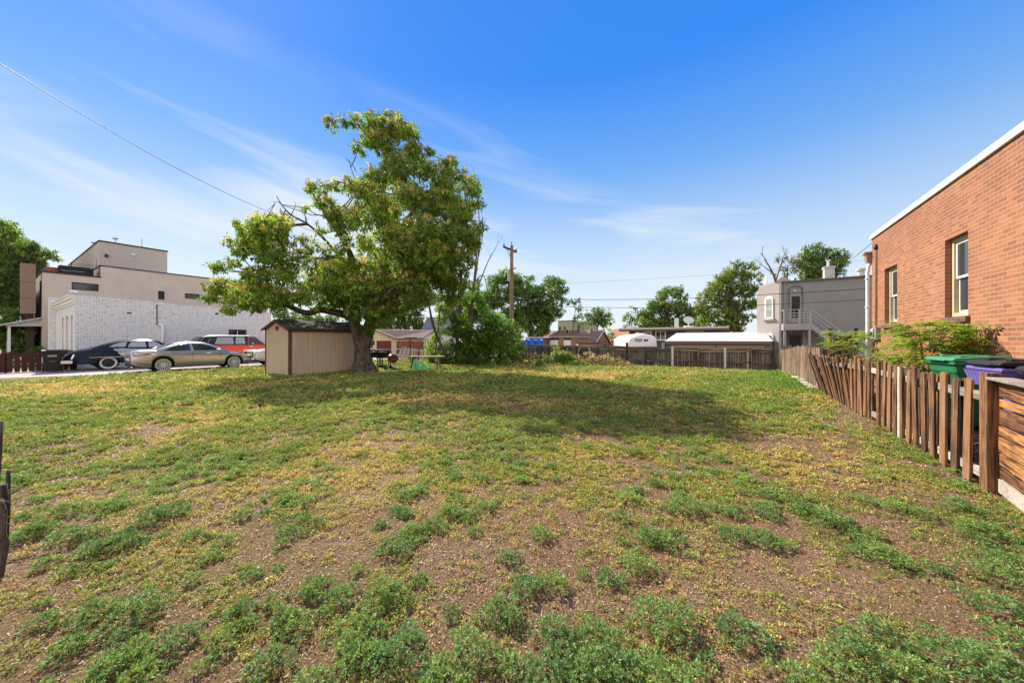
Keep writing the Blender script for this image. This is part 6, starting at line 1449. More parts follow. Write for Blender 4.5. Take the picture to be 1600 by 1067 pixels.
tree('left_back_tree', 'green trees seen under the big tree crown left of the cream garage', 55, 560, 540, [(440,490,12),(460,495,12),(480,497,12),(500,500,10),(520,498,10),(545,500,10)], G1, thick=.25)
tree('garage_tree', 'dense green tree behind the cream garage roof', 44, 640, 535, [(600,490,16),(620,485,18),(645,478,18),(660,470,12),(630,503,16),(610,508,13),(650,500,15),(600,470,12),(590,505,14),(640,460,12),(670,460,10),(585,480,14),(655,512,10)], G1, thick=.3, nper=4.5)
tree('cottage_tree', 'grey green leafy tree glimpsed between the thicket stems', 50, 690, 530, [(680,465,14),(700,470,14),(720,470,14),(740,462,14),(700,490,16),(730,490,16),(755,480,14),(745,445,10)], G2, thick=.25, nper=3.5)
# --- bare branches
def bare(name, label, D, bu, bv, pts, seed, thick=.09, zb=None):
    r = random.Random(seed); base = P(bu, bv, D); g = gzf(base.x, base.y) if zb is None else zb
    root = empty(name, label, 'tree', (base.x, base.y, g)); off = Vector((base.x, base.y, g)); m = MB()
    def Q(u, v, dd=0): return P(u, v, D+dd)-off
    def rec(p, d, L, rad, k):
        e = p+d*L; mid = p.lerp(e, .5)+Vector((r.uniform(-1, 1), r.uniform(-1, 1), r.uniform(-1, 1)))*L*.06; m.tube([p, mid, e], [rad, rad*.8, rad*.6], 6 if k > 1 else 4)
        if k == 0: return
        for _ in range(r.choice([2, 3])):
            nd = (d+Vector((r.uniform(-1, 1), r.uniform(-1, 1), r.uniform(-.4, .9)))*.55).normalized(); rec(e if r.random() < .6 else mid, nd, L*r.uniform(.55, .85), rad*.55, k-1)
    for pl in pts:
        a = [Q(u, v, dd) for (u, v, dd) in pl[0]]; limb(m, a, pl[1], pl[2], 7)
        d = (a[-1]-a[-2]).normalized(); rec(a[-1], d, pl[3], pl[2], pl[4])
        mid = a[len(a)//2]; rec(mid, (d+Vector((r.uniform(-.6, .6), 0, .3))).normalized(), pl[3]*.8, pl[2]*.8, max(0, pl[4]-1))
    m.build('branches', DEADW, root, smooth=True); return root
bare('bare_tree', 'leafless brown branches showing above the left corner of the grey house', 50, 1215, 520, [([(1215, 470, 0), (1212, 440, 0), (1205, 422, 0), (1198, 410, 0)], .22, .07, 1.2, 3), ([(1212, 440, 0), (1218, 420, 0), (1222, 408, 0)], .12, .06, 1.1, 3), ([(1205, 425, 0), (1192, 415, 0)], .08, .04, .9, 3)], 5, zb=-.5)
# --- thicket right of the big tree
def thicket():
    D = 21.0
    T1 = [(.11, .20, .045), (.16, .27, .06), (.22, .34, .075), (.29, .42, .09)]
    tree('thicket_bush', 'dense green bush mass with bright tips behind the lot, right half of the thicket', D, 760, 572, [(735,500,14),(755,490,16),(748,475,10),(772,500,16),(790,512,14),(805,525,12),(815,540,9),(765,522,22),(745,525,22),(790,540,20),(770,548,22),(745,552,22),(805,550,14),(728,540,18),(725,515,16),(735,480,12),(760,565,12),(785,562,12),(740,450,9),(742,462,11),(812,515,6),(798,505,8),(760,535,22),(735,560,16),(780,530,18),(720,500,12),(765,505,16),(725,470,10),(750,470,10)], T1, thick=.07, cat='shrub', leaf=.12, nper=4.2)
    tree('ivy_bush', 'dark leafy ivy covered growth around the thicket stems', D-.6, 715, 575, [(705,470,9),(700,490,10),(702,515,11),(703,540,13),(700,560,12),(715,562,12),(730,562,12),(690,565,9),(706,452,8),(718,545,12),(750,568,10),(718,520,12),(712,500,10),(725,540,14),(735,520,12),(700,575,9),(722,575,9),(745,575,9)], G1, thick=.12, cat='shrub', leaf=.11, nper=4.5)
    tree('yellow_green_bush', 'bright yellow green low bush left of the ivy stems', D+.5, 680, 575, [(672,540,10),(682,528,10),(676,555,12),(690,545,10),(668,562,9),(684,565,9),(690,500,10),(688,480,10),(692,460,8),(684,515,8)], [(.16, .25, .04), (.22, .32, .05), (.30, .38, .07)], thick=.05, cat='shrub', leaf=.12, nper=3.0)
    b = P(735, 572, D); g = gzf(b.x, b.y)
    for i, (lab, seed, pls) in enumerate((('tall bare grey stems rising above the thicket bush', 3, [([(730, 570, 0), (735, 520, 0), (738, 470, 0), (742, 430, 0), (745, 395, 0), (752, 365, 0)], .13, .03, .5, 2), ([(738, 470, 0), (750, 440, 0), (762, 410, 0), (772, 392, 0)], .05, .018, .5, 2), ([(742, 440, 0), (755, 430, .1), (762, 455, .1), (765, 470, 0)], .035, .012, .3, 1)]),
                                        ('slender bare stems at the left of the thicket, beside the tree crown', 8, [([(712, 572, 0), (715, 520, 0), (718, 470, 0), (722, 430, 0), (728, 395, 0)], .10, .02, .5, 2), ([(716, 510, 0), (722, 460, 0), (730, 420, 0), (735, 385, 0)], .07, .02, .5, 2), ([(715, 500, 0), (710, 450, 0), (714, 420, 0)], .05, .02, .4, 2)]),
                                        ('thin dead twigs reaching up past the right side of the big tree crown', 12, [([(742, 440, .3), (748, 390, .3), (748, 330, .3), (744, 290, .3), (740, 268, .3)], .05, .010, .25, 2), ([(748, 400, .3), (755, 360, .3), (752, 330, .3)], .03, .010, .3, 2)]))):
        bare('dead_tree', lab, D, 735, 572, pls, seed)
    # leaning stem
    base = P(688, 572, D-1.5); root = empty('leaning_sapling', 'thin stem leaning left across the gap beside the yellow green bush', 'tree', (base.x, base.y, gzf(base.x, base.y))); off = Vector(root.location)
    m = MB(); limb(m, [P(u, v, D-1.5)-off for u, v in ((697, 555), (685, 530), (676, 505), (671, 480), (667, 462))], .10, .035, 8); m.build('trunk', BARK, root, smooth=True)
    V, C = crown_leaves([(P(666, 458, D-1.5)-off, .35), (P(672, 474, D-1.4)-off, .22)], .13, 26, G1, droop=.4); quads('crown', V, C, LEAF, root)
thicket()
# --- weeds and cut brush along the back fence
tree('weedy_bush', 'green weedy bush in front of the back fence, left of the brown brush pile', 20.0, 880, 574, [(843,567,7),(856,563,8),(870,559,10),(884,561,10),(898,565,9),(911,569,7),(880,553,7),(868,551,5),(890,555,6),(900,557,5),(850,557,5)], [(.12, .19, .045), (.16, .24, .05), (.22, .28, .07)], thick=.04, cat='shrub', leaf=.10, nper=4.0, hi=([(.42, .26, .14)], .2))
tree('brown_weeds', 'rusty brown dried weeds between the thicket and the green weedy bush', 21, 820, 570, [(815,560,6),(828,562,7),(840,560,6),(805,565,6),(850,566,5),(820,553,4),(835,552,4),(792,568,6)], [(.24, .15, .08), (.34, .19, .11), (.20, .20, .07), (.14, .18, .06)], thick=.03, cat='plant', leaf=.10, nper=3.4)
tree('brush_pile', 'pile of withered brown leafy cuttings in front of the back fence', 21.2, 950, 574, [(915,566,8),(925,561,8),(938,563,9),(950,561,8),(962,565,8),(975,567,7),(985,571,5),(945,572,7),(930,572,7),(960,573,6),(918,555,5),(906,560,6)], [(.42, .29, .18), (.52, .37, .24), (.32, .21, .13), (.26, .27, .10)], thick=.03, cat='brush', leaf=.13, nper=3.2)
def stalks():
    for i, (u, lab) in enumerate(((866, 'tall thin green stalk poking up left among the weeds at the back fence'), (872, 'tall thin green stalk poking up right among the weeds at the back fence'))):
        b = P(u, 572, 20.5); root = empty('tall_weed', lab, 'plant', (b.x, b.y, gzf(b.x, b.y)))
        m = MB(); m.tube([(0, 0, 0), (.03, 0, .7), (0, 0, 1.15)], [.02, .015, .006], 5); m.build('stem', plain('green_stem', (.2, .27, .08), .7), root)
        V, C = crown_leaves([(Vector((0, 0, .75)), .13), (Vector((0, 0, 1.05)), .08)], .09, 16, G3); quads('foliage', V, C, LEAF, root)
stalks()
# ------------------------------------------------------------------ cars
def interp(x, pts):
    xs = [p[0] for p in pts]; ys = [p[1] for p in pts]; return float(np.interp(x, xs, ys))
def scurve(x, pts):
    """smooth interpolation through points (monotone-ish cosine)"""
    if x <= pts[0][0]: return pts[0][1]
    if x >= pts[-1][0]: return pts[-1][1]
    n = len(pts)
    for i in range(n-1):
        if pts[i][0] <= x <= pts[i+1][0]:
            x0, y0 = pts[i]; x1, y1 = pts[i+1]; h = x1-x0; t = (x-x0)/h
            def slope(j):
                if j == 0: return (pts[1][1]-pts[0][1])/(pts[1][0]-pts[0][0])
                if j == n-1: return (pts[-1][1]-pts[-2][1])/(pts[-1][0]-pts[-2][0])
                a = (pts[j][1]-pts[j-1][1])/(pts[j][0]-pts[j-1][0]); b = (pts[j+1][1]-pts[j][1])/(pts[j+1][0]-pts[j][0])
                return 0 if a*b <= 0 else 2*a*b/(a+b)
            m0, m1 = slope(i), slope(i+1)
            return (2*t**3-3*t*t+1)*y0+(t**3-2*t*t+t)*h*m0+(-2*t**3+3*t*t)*y1+(t**3-t*t)*h*m1
class Car:
    def __init__(s, name, label, cat, loc, rz, paint, belt, roof, width, bottom, wheels, Rw, Ra, wbelt=.9, tumble=.20, fend=0, crown=.03, z0=0):
        s.root = empty(name, label, cat, loc, rz); s.belt = belt; s.roof = roof; s.width = width; s.bottom = bottom; s.wheels = wheels; s.Ra = Ra; s.Rw = Rw; s.wb = wbelt; s.tumble = tumble; s.paint = paint; s.crown = crown
        xa, xb = belt[0][0], belt[-1][0]
        xs = set(np.linspace(xa, xb, 72))
        for w in wheels:
            for a in np.linspace(0, math.pi, 17): xs.add(w+Ra*math.cos(a))
        s.xs = sorted(x for x in xs if xa <= x <= xb)
        m = MB(); K = 11; vs = []
        for x in s.xs:
            zb = s.zbot(x); zs = s.zb(x); w = scurve(x, width)
            sh = zs-.10
            sec = [(w*.90, zb), (w*.975, zb+(sh-zb)*.12), (w, zb+(sh-zb)*.35), (w*1.0, zb+(sh-zb)*.6), (w*.985, zb+(sh-zb)*.85), (w*.965, sh+.01), (w*.93, zs-.03), (w*wbelt, zs), (w*.66, zs+crown*.55), (w*.33, zs+crown*.9), (0, zs+crown)]
            vs += [(x, y, z) for y, z in sec]
            vs += [(x, -y, z) for y, z in sec[:-1]]
        n = 2*K-1; fs = []
        for i in range(len(s.xs)-1):
            for k in range(K-1):
                a, b = i*n+k, i*n+k+1; c, d = a+n, b+n; fs.append((a, c, d, b))
                ia = i*n+K+k; ib = i*n+K+k+1 if k+1 < K-1 else i*n+K-1; fs.append((ia, ib, ib+n, ia+n))
        for e in (0, (len(s.xs)-1)*n):
            fs.append(tuple([e+k for k in range(K)]+[e+K+k for k in range(K-2, -1, -1)]))
        m.add(vs, fs); s.body = m.build('body', paint, s.root, smooth=True, angle=38)
        # under tray, keeps daylight out of the arches
        m = MB(); m.box((xa+.25, -.62, min(b_[1] for b_ in bottom)+.02), (xb-.25, .62, .62)); m.build('underbody', BLACKP, s.root)
        for w in wheels:
            for sg in (-1, 1):
                m = MB(); pts = [(w+(Ra+.005)*math.cos(a), Rw+(Ra+.005)*math.sin(a)) for a in np.linspace(0, math.pi, 13)]; pts += [(w-Ra, .2), (w+Ra, .2)]
                y = sg*scurve(w, width)*.70; m.prism(pts, y-.01, y+.01); m.build('wheel_well', BLACKP, s.root)
    def zb(s, x): return scurve(x, s.belt)
    def zbot(s, x):
        z = interp(x, s.bottom)
        for w in s.wheels:
            d = abs(x-w)
            if d < s.Ra: z = max(z, s.Rw+math.sqrt(s.Ra**2-d*d))
        return min(z, s.zb(x)-.16)
    def house(s, mat, roofmat=None):
        xa, xb = s.roof[0][0], s.roof[-1][0]; xs = np.linspace(xa, xb, 44); m = MB(); vs = []; K = 8
        for x in xs:
            w = scurve(x, s.width)*s.wb; z0 = s.zb(x)-.02; z1 = max(scurve(x, s.roof), z0+.005); h = z1-z0
            sec = [(w, z0), (w-s.tumble*h*.45, z0+h*.42), (w-s.tumble*h*.85, z0+h*.80), (w-s.tumble*h-.05*min(1, h/.3), z0+h*.93), (w-s.tumble*h-.17*min(1, h/.3), z0+h*.985), (w*.45, z1+.012), (w*.2, z1+.02), (0, z1+.022)]
            vs += [(x, y, z) for y, z in sec]+[(x, -y, z) for y, z in sec[:-1]]
        n = 2*K-1; fs = []
        for i in range(len(xs)-1):
            for k in range(K-1):
                a, b = i*n+k, i*n+k+1; c, d = a+n, b+n; fs.append((a, c, d, b)); ia = i*n+K+k; ib = i*n+K+k+1 if k+1 < K-1 else i*n+K-1; fs.append((ia, ib, ib+n, ia+n))
        m.add(vs, fs); s.cab = m.build('cabin', mat, s.root, smooth=True, angle=45)
    def ys(s, x, z):
        w = scurve(x, s.width)*s.wb; z0 = s.zb(x)-.02; return w-s.tumble*(z-z0)
    def side_window(s, poly, mat=None, name='window', off=.006, frame=None):
        for sg in (-1, 1):
            m = MB(); n = len(poly); a = [(x, sg*(s.ys(x, z)+off), z) for x, z in poly]; b = [(x, sg*(s.ys(x, z)-.03), z) for x, z in poly]
            m.add(a+b, [tuple(range(n)), tuple(range(2*n-1, n-1, -1))]+[(i, n+i, n+(i+1) % n, (i+1) % n) for i in range(n)]); o = m.build(name, mat or CARGLASS, s.root)
            if frame:
                m = MB(); c = [Vector(p)+Vector((0, sg*.006, 0)) for p in a]+[Vector(a[0])+Vector((0, sg*.006, 0))]; m.tube(c, frame[1], 5, cap=False); m.build('window_trim', frame[0], o, smooth=True)
    def top_glass(s, x0, x1, f=.80, name='windscreen', mat=None):
        m = MB(); xs = np.linspace(x0, x1, 8); vs = []
        for x in xs:
            z1 = scurve(x, s.roof); h = z1-s.zb(x)+.02; w = scurve(x, s.width)*s.wb-s.tumble*h-.17*min(1, h/.3)
            for t in (-1, -.5, 0, .5, 1): vs.append((x, w*f*t/.8, z1+.016+.012*(1-abs(t))))
        fs = [(i*5+k, (i+1)*5+k, (i+1)*5+k+1, i*5+k+1) for i in range(7) for k in range(4)]
        m.add(vs, fs); m.add([(a, b, c-.012) for a, b, c in vs], [tuple(reversed(f_)) for f_ in fs]); m.build(name, mat or CARGLASS, s.root, smooth=True)
    def side_strip(s, pts, w, mat, name, off=.008, both=True, thick=.012):
        for sg in (-1, 1):
            P_ = [Vector((x, sg*(scurve(x, s.width)*wf+off), z)) for (x, z, wf) in pts]
            m = MB()
            for a, b in zip(P_[:-1], P_[1:]): m.beam(a, b, thick, w)
            m.build(name, mat, s.root)
    def wheel(s, kind, dy=0):
        for w in s.wheels:
            for sg in (-1, 1):
                y = sg*(scurve(w, s.width)*.965-.105+dy); R_ = s.Rw
                root = MB(); T = Matrix.Translation((w, y, R_)) @ Matrix.Rotation(0 if sg > 0 else math.pi, 4, 'Z')
                # local outer side is +y
                m = MB(T); rr = R_*(.77 if kind == 'alloy' else .60); m.lathe([(rr, .085), (R_*.93, .10), (R_*.985, .07), (R_, .03), (R_, -.08), (R_*.95, -.10), (rr, -.10)], 28, axis='y', ring=True)
                # lathe along 'y' maps z->y
                o = m.build('wheel', TYRE, s.root, smooth=True, angle=35)
                if kind == 'alloy':
                    m = MB(T); m.lathe([(.001, .0), (rr*1.0, .0), (rr*1.0, -.02), (.001, -.02)], 24, axis='y'); m.build('brake', BLACKP, o)
                    m = MB(T)
                    for k in range(28):
                        a = 2*math.pi*k/28; b = 2*math.pi*(k+1)/28
                        m.beam((rr*math.cos(a), .085, rr*math.sin(a)), (rr*math.cos(b), .085, rr*math.sin(b)), .035, .035, up=(0, 1, 0))
                    for k in range(10):
                        a = 2*math.pi*k/10
                        for da in (-.09, .09): m.beam((.05*math.cos(a), .075, .05*math.sin(a)), (rr*math.cos(a+da*1.6), .085, rr*math.sin(a+da*1.6)), .024, .03, up=(0, 1, 0))
                    m.lathe([(.001, .09), (.05, .085), (.06, .05)], 12, axis='y'); m.build('rim', ALLOY, o)
                elif kind == 'whitewall':
                    m = MB(T); m.lathe([(R_*.62, .104), (R_*.86, .108), (R_*.86, .10), (R_*.62, .09)], 28, axis='y', ring=True); m.build('white_wall', plain('white_wall', (.66, .65, .62), .7), o, smooth=True)
                    m = MB(T); m.lathe([(.001, .10), (.06, .10), (.10, .08), (R_*.60, .085), (R_*.62, .05), (.001, .03)], 24, axis='y'); m.build('hub', plain('dark_hub', (.02, .022, .035), .3), o, smooth=True, angle=40)
                else:
                    m = MB(T); m.lathe([(.001, .11), (.07, .10), (.12, .07), (R_*.58, .085), (R_*.60, .04), (.001, .03)], 24, axis='y'); m.build('hub_cap', CHROME, o, smooth=True, angle=40)
CG = .035
# --- champagne sedan (front towards +Y)
def sedan():
    paint = plain('champagne_paint', (.45, .42, .38), .30, metal=.65, var=.02, coat=.7, spec=.5)
    # x: 0 rear .. 4.68 front
    belt = [(0, .74), (.08, .93), (.25, 1.005), (.7, 1.03), (1.3, .985), (2.2, .955), (3.0, .93), (3.4, .90), (3.9, .82), (4.3, .71), (4.55, .58), (4.68, .44)]
    roof = [(.72, 1.03), (1.0, 1.14), (1.35, 1.28), (1.75, 1.39), (2.15, 1.43), (2.5, 1.42), (2.85, 1.33), (3.15, 1.19), (3.45, 1.03), (3.68, .89)]
    width = [(0, .72), (.15, .82), (.5, .885), (1.2, .905), (2.4, .895), (3.6, .905), (4.2, .865), (4.5, .76), (4.68, .55)]
    bottom = [(0, .40), (.25, .28), (.6, .22), (4.2, .20), (4.5, .18), (4.68, .22)]
    fr = PX(256, 582, -23.0)
    c = Car('sedan', 'champagne silver modern sedan with alloy wheels parked nearest the lawn', 'car', (-23.95, fr.y-1.02, CG), math.pi/2, paint, belt, roof, width, bottom, [1.02, 3.82], .335, .40, wbelt=.88, tumble=.52)
    c.house(paint)
    c.side_window([(1.02, 1.02), (1.3, 1.15), (1.62, 1.27), (2.02, 1.335), (2.06, 1.0), (1.25, .99)], frame=(CHROME, .009))
    c.side_window([(2.14, 1.0), (2.10, 1.345), (2.45, 1.335), (2.72, 1.265), (3.0, 1.14), (3.22, .985)], frame=(CHROME, .009))
    c.top_glass(2.75, 3.52, name='windscreen'); c.top_glass(.86, 1.5, name='rear_window')
    c.wheel('alloy')
    red = plain('red_lamp', (.35, .015, .02), .15, coat=1.0)
    for sg in (-1, 1):
        m = MB(); vs = [(.02, .60, .80), (.05, .60, .93), (.20, .865, .95), (.62, .91, .855), (.22, .885, .80), (.04, .78, .79)]; a = [(x, sg*(y+.030), z) for x, y, z in vs]; b = [(x+.02, sg*(y-.06), z) for x, y, z in vs]; n = len(vs)
        m.add(a+b, [tuple(range(n)), tuple(range(2*n-1, n-1, -1))]+[(i, n+i, n+(i+1) % n, (i+1) % n) for i in range(n)]); m.build('tail_lamp', red, c.root)
        m = MB(); vs = [(4.62, .48, .62), (4.50, .73, .66), (4.22, .865, .70), (4.30, .86, .62), (4.55, .70, .56)]; a = [(x+.008, sg*(y+.008), z) for x, y, z in vs]; b = [(x-.06, sg*(y-.05), z) for x, y, z in vs]; n = len(vs)
        m.add(a+b, [tuple(range(n)), tuple(range(2*n-1, n-1, -1))]+[(i, n+i, n+(i+1) % n, (i+1) % n) for i in range(n)]); m.build('headlight', plain('lamp_glass', (.7, .72, .75), .08, coat=1.0), c.root)
        m = MB(); m.box((3.02, sg*.90-.0 if sg > 0 else -1.03, .965), (3.20, 1.03 if sg > 0 else -.90, 1.07)); m.build('mirror', paint, c.root, bevel=.03)
        m = MB(); m.tube([(.06, sg*.55, .27), (-.02, sg*.55, .27)], .05, 10); m.build('exhaust', CHROME, c.root)
    for x, z in ((1.55, .86), (2.62, .85)):
        c.side_strip([(x, z, 1.0), (x+.2, z, 1.0)], .028, CHROME, 'door_handle', off=.012)
    for x in (2.10,): c.side_strip([(x, .95, .985), (x-.02, .6, 1.0), (x, .30, .99)], .010, BLACKP, 'door_gap', off=.001, thick=.004)
    c.side_strip([(3.25, .93, .985), (3.2, .6, 1.0), (3.3, .30, .99)], .010, BLACKP, 'door_gap', off=.001, thick=.004)
    c.side_strip([(1.45, .235, .93), (3.4, .235, .93)], .05, BLACKP, 'sill', off=.0)
    m = MB(); m.box((4.62, -.42, .28), (4.71, .42, .60)); m.build('grille', BLACKP, c.root, bevel=.02)
    m = MB(); m.box((-.02, -.5, .28), (.12, .5, .44)); m.build('rear_bumper', BLACKP, c.root, bevel=.02)
    m = MB(); m.box((-.012, -.26, .55), (.02, .26, .67)); m.build('number_plate', plain('plate', (.5, .55, .5), .5), c.root)
sedan()
# --- dark vintage sedan
def vintage():
    navy = plain('navy_paint', (.014, .019, .036), .22, var=.1, coat=0, spec=.12); silver = plain('silver_side', (.36, .36, .38), .28, metal=.5, var=.03, coat=.5)
    belt = [(0, .55), (.08, .74), (.3, .90), (.8, 1.05), (1.3, 1.12), (2.2, 1.08), (3.1, 1.05), (3.6, 1.06), (4.2, 1.02), (4.75, .90), (5.0, .70)]
    roof = [(.75, 1.04), (1.1, 1.22), (1.5, 1.37), (1.95, 1.48), (2.5, 1.54), (2.95, 1.53), (3.25, 1.46), (3.45, 1.33), (3.65, 1.13)]
    width = [(0, .60), (.3, .78), (.9, .84), (2.4, .86), (3.6, .80), (4.4, .62), (5.0, .42)]
    bottom = [(0, .40), (.4, .32), (5.0, .32)]
    y0 = PX(100, 580, -26.9).y
    c = Car('vintage_car', 'dark navy rounded vintage sedan with white wall tyres beside the black bin', 'car', (-27.65, y0, CG), math.pi/2, navy, belt, roof, width, bottom, [1.38, 4.25], .36, .40, wbelt=.90, tumble=.42, crown=.06)
    c.house(navy)
    fr = (CHROME, .008)
    c.side_window([(1.42, 1.17), (1.55, 1.27), (1.8, 1.38), (2.05, 1.42), (2.0, 1.28), (1.95, 1.17)], mat=PALEG, frame=fr)
    c.side_window([(2.07, 1.16), (2.13, 1.30), (2.20, 1.43), (2.72, 1.45), (2.74, 1.15)], mat=PALEG, frame=fr)
    c.side_window([(2.86, 1.14), (2.85, 1.45), (3.08, 1.43), (3.28, 1.30), (3.42, 1.14)], mat=PALEG, frame=fr)
    c.top_glass(3.12, 3.58, name='windscreen'); c.top_glass(.95, 1.45, f=.6, name='rear_window')
    c.wheel('whitewall', dy=.02)
    # two tone: silver doors in the body paint, then bulging fenders
    me = c.body.data; me.materials.append(silver)
    for p in me.polygons:
        x, y, z = p.center
        if abs(y) > .5 and 1.55 < x < 3.35 and z < 1.09:
            lo = .44+max(0, (x-2.3))*.42 if x > 2.1 else .44+(2.1-x)*1.1
            if z > lo: p.material_index = 1
    for sg in (-1, 1):
        # rear fender: swollen arch
        for (xc, x0, x1, zt) in ((1.38, .35, 2.05, .98), (4.25, 3.35, 4.95, .92)):
            m = MB(); vs = []; N1 = 20; K = 7
            for i in range(N1+1):
                t = i/N1; x = x0+(x1-x0)*t; hh = math.sin(math.pi*min(1, max(0, t)))**.55
                zt_ = .42+(zt-.42)*hh; 
                zlo = .36; d = abs(x-xc)
                if d < .40: zlo = max(zlo, .36+math.sqrt(.40**2-d*d)*.80)
                zt_ = max(zt_, zlo+.03); wo = scurve(x, width)+.12*hh**.6
                for k in range(K):
                    s_ = k/(K-1); z = zlo+(zt_-zlo)*math.sin(s_*math.pi/2)**1.0; y = scurve(x, width)*.80+(wo-scurve(x, width)*.80)*(math.cos(s_*math.pi/2)**.5)
                    vs.append((x, sg*y, z))
            fs = [(i*K+k, (i+1)*K+k, (i+1)*K+k+1, i*K+k+1) for i in range(N1) for k in range(K-1)]
            m.add(vs, fs); m.build('fender', navy, c.root, smooth=True)
        m = MB(); m.beam((.75, sg*(.96), .66), (1.95, sg*(.985), .66), .02, .03); m.build('chrome_strip', CHROME, c.root)
        m = MB(); m.beam((2.1, sg*.86, .37), (3.5, sg*.84, .37), .10, .06); m.build('running_board', CHROME, c.root, bevel=.01)
        m = MB(); m.lathe([(.001, 0), (.08, .01), (.09, .08), (.001, .1)], 14, c=(4.86, sg*.62, .80), axis='x'); m.build('headlight', CHROME, c.root, smooth=True)
        m = MB(); m.tube([(.30, sg*.80, .82), (.22, sg*.78, .60)], .035, 8); m.build('tail_lamp', CHROME, c.root)
    for (x, nm) in ((-.14, 'bumper'), (5.06, 'bumper')):
        m = MB(); pts = [(x+(.38 if x < 1 else -.3), -.94, .46), (x+.03, -.80, .46), (x, -.4, .47), (x, .4, .47), (x+.03, .80, .46), (x+(.38 if x < 1 else -.3), .94, .46)]
        for a, b in zip(pts[:-1], pts[1:]): m.beam(a, b, .035, .15)
        m.build('bumper', CHROME, c.root, bevel=.012)
    m = MB(); m.box((4.7, -.25, .5), (5.02, .25, .85)); m.build('grille', CHROME, c.root, bevel=.05)
PALEG = plain('pale_car_glass', (.36, .38, .39), .08, var=.1)
vintage()
# --- orange red estate car
def suv():
    red = plain('orange_red_paint', (.85, .085, .018), .3, var=.03, coat=.5, spec=.5); wt = plain('white_roof_paint', (.72, .70, .68), .4)
    dark = plain('dark_cabin', (.035, .035, .042), .3)
    belt = [(0, .95), (.06, 1.16), (.3, 1.20), (1.5, 1.20), (3.4, 1.19), (3.8, 1.19), (4.6, 1.16), (5.0, 1.12), (5.15, .95)]
    roof = [(.03, 1.20), (.15, 1.32), (.42, 1.66), (.62, 1.74), (1.5, 1.79), (3.0, 1.79), (3.25, 1.74), (3.5, 1.52), (3.78, 1.22)]
    width = [(0, .86), (.2, .93), (1.2, .96), (4.0, .96), (4.9, .92), (5.15, .86)]
    bottom = [(0, .50), (.3, .42), (5.15, .42)]
    y0 = PX(303, 560, -27.4).y
    c = Car('estate_car', 'orange red vintage estate car with a white roof beside the white brick wall', 'car', (-28.35, y0, CG), math.pi/2, red, belt, roof, width, bottom, [1.15, 4.15], .38, .46, wbelt=.94, tumble=.28)
    c.house(dark)
    m = MB(); vs = []; xs = np.linspace(.5, 3.2, 14)
    for x in xs:
        z = scurve(x, roof)+.03; w = scurve(x, width)*.94-.28*(z-1.2)-.04
        for t in (-1, -.9, -.45, 0, .45, .9, 1): vs.append((x, w*t, z-(.045 if abs(t) == 1 else 0)+.02*(1-t*t)))
    fs = [(i*7+k, (i+1)*7+k, (i+1)*7+k+1, i*7+k+1) for i in range(13) for k in range(6)]
    m.add(vs, fs); o = m.build('roof_panel', wt, c.root, smooth=True); sm = o.modifiers.new('s', 'SOLIDIFY'); sm.thickness = .03; sm.offset = -1
    fr = (CHROME, .009)
    c.side_window([(.24, 1.25), (.50, 1.66), (.86, 1.70), (.62, 1.25)], frame=fr)
    c.side_window([(1.02, 1.26), (1.20, 1.68), (1.98, 1.70), (1.98, 1.26)], mat=PALEG, frame=fr)
    c.side_window([(2.10, 1.26), (2.16, 1.70), (2.60, 1.70), (2.62, 1.26)], mat=PALEG, frame=fr)
    c.side_window([(2.78, 1.25), (2.84, 1.70), (3.22, 1.66), (3.62, 1.25)], mat=CARGLASS, frame=(red, .02))
    c.top_glass(3.28, 3.72); c.top_glass(.10, .40, name='rear_window')
    c.side_strip([(.2, .80, 1.0), (5.0, .80, 1.0)], .022, CHROME, 'chrome_strip', off=.010)
    c.side_strip([(2.72, 1.15, .97), (2.72, .5, .99)], .012, BLACKP, 'door_gap', off=.001, thick=.004)
    c.side_strip([(3.7, 1.15, .97), (3.7, .5, .99)], .012, BLACKP, 'door_gap', off=.001, thick=.004)
    c.side_strip([(2.85, 1.08, .99), (3.03, 1.08, .99)], .03, CHROME, 'door_handle', off=.015)
    for sg in (-1, 1):   # wheel arch lips
        for w in (1.15, 4.15):
            m = MB(); m.tube([(w+.48*math.cos(a), sg*(.968), .38+.48*math.sin(a)) for a in np.linspace(.15, math.pi-.15, 12)], .018, 6); m.build('arch_lip', red, c.root, smooth=True)
        m = MB(); m.box((2.95, sg*1.0-.03, 1.22), (3.05, sg*1.0+.09*sg+.03, 1.33)); m.build('mirror', CHROME, c.root, bevel=.01)
    for x in (-.10, 5.22):
        m = MB(); m.box((x-.03, -.93, .48), (x+.05, .93, .62)); m.build('bumper', CHROME, c.root, bevel=.02)
    c.wheel('cap')
suv()
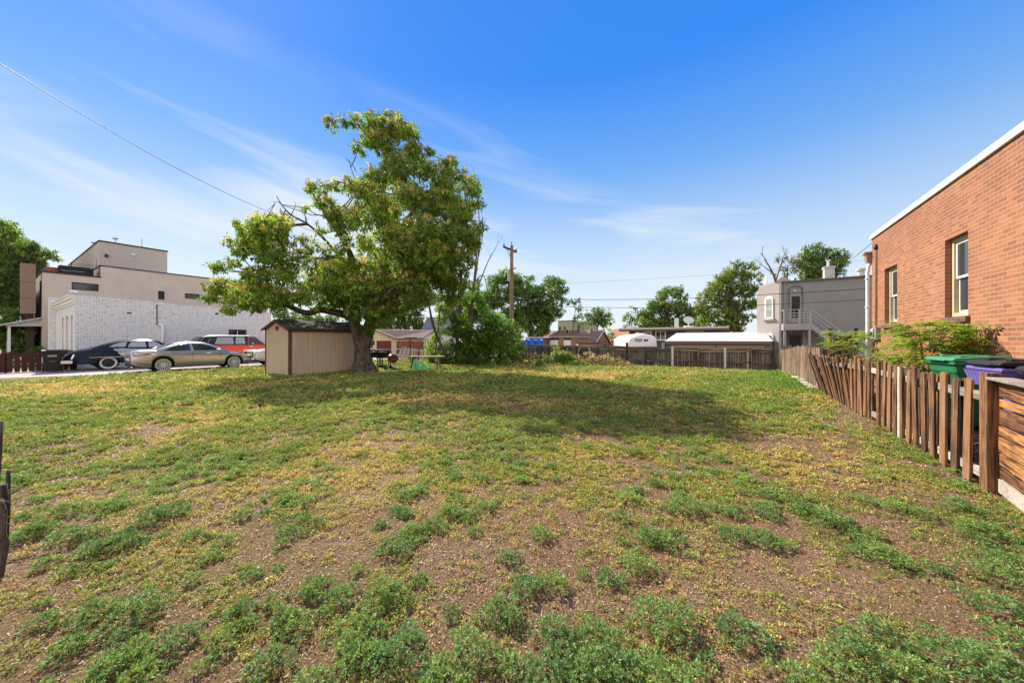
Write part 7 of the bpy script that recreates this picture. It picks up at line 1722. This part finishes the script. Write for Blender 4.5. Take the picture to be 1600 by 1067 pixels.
# --- white classic car facing the sedan, mostly behind the shed
def classic():
    wp = plain('cream_white_paint', (.74, .71, .66), .25, var=.03, coat=.7)
    # local +x front; the front points to -Y, so rz = -90
    belt = [(0, .75), (.1, .90), (1.0, .98), (2.2, .96), (3.6, .97), (4.6, .93), (5.0, .88), (5.15, .72)]
    roof = [(.9, .98), (1.3, 1.22), (1.7, 1.36), (2.4, 1.40), (3.0, 1.36), (3.3, 1.18), (3.6, .98)]
    width = [(0, .80), (.3, .90), (4.6, .92), (5.0, .90), (5.15, .84)]
    bottom = [(0, .42), (.3, .30), (4.8, .30), (5.15, .40)]
    yf = PX(394, 573, -22.9).y
    c = Car('classic_car', 'white chrome nosed classic car poking out from behind the shed, facing the sedan', 'car', (-23.6, yf+5.25, CG), -math.pi/2, wp, belt, roof, width, bottom, [1.15, 4.05], .34, .40, wbelt=.90, tumble=.4, crown=.05)
    c.house(wp); c.side_window([(1.35, 1.03), (1.6, 1.27), (2.25, 1.33), (2.25, 1.02)]); c.side_window([(2.35, 1.02), (2.35, 1.33), (2.95, 1.30), (3.3, 1.02)]); c.top_glass(3.05, 3.5); c.top_glass(1.0, 1.5, name='rear_window')
    c.wheel('cap')
    for sg in (-1, 1):
        m = MB(); m.lathe([(.13, -.05), (.135, .03), (.11, .06), (.08, .03), (.001, .055)], 18, c=(5.12, sg*.70, .74), axis='x'); h = m.build('headlight', CHROME, c.root, smooth=True)
        m = MB(); m.lathe([(.001, .07), (.06, .06), (.095, .035)], 16, c=(5.12, sg*.70, .74), axis='x'); m.build('lens', plain('amber_lens', (.75, .62, .40), .1), h, smooth=True)
        m = MB(); m.tube([(5.1, sg*.86, .95), (4.2, sg*.90, .97), (3.4, sg*.89, .98)], .018, 6); m.build('chrome_strip', CHROME, c.root)
    m = MB(); m.box((5.10, -.55, .50), (5.20, .55, .86)); g = m.build('grille', DKMETAL, c.root)
    m = MB()
    for k in range(6): m.box((5.19, -.56, .52+k*.06), (5.225, .56, .54+k*.06))
    m.build('grille_bar', CHROME, g)
    m = MB(); m.box((5.22, -.93, .38), (5.36, .93, .54)); m.build('bumper', CHROME, c.root, bevel=.04)
    m = MB(); m.box((5.2, -.16, .28), (5.24, .16, .38)); m.build('number_plate', plain('plate2', (.5, .5, .45), .5), c.root)
classic()
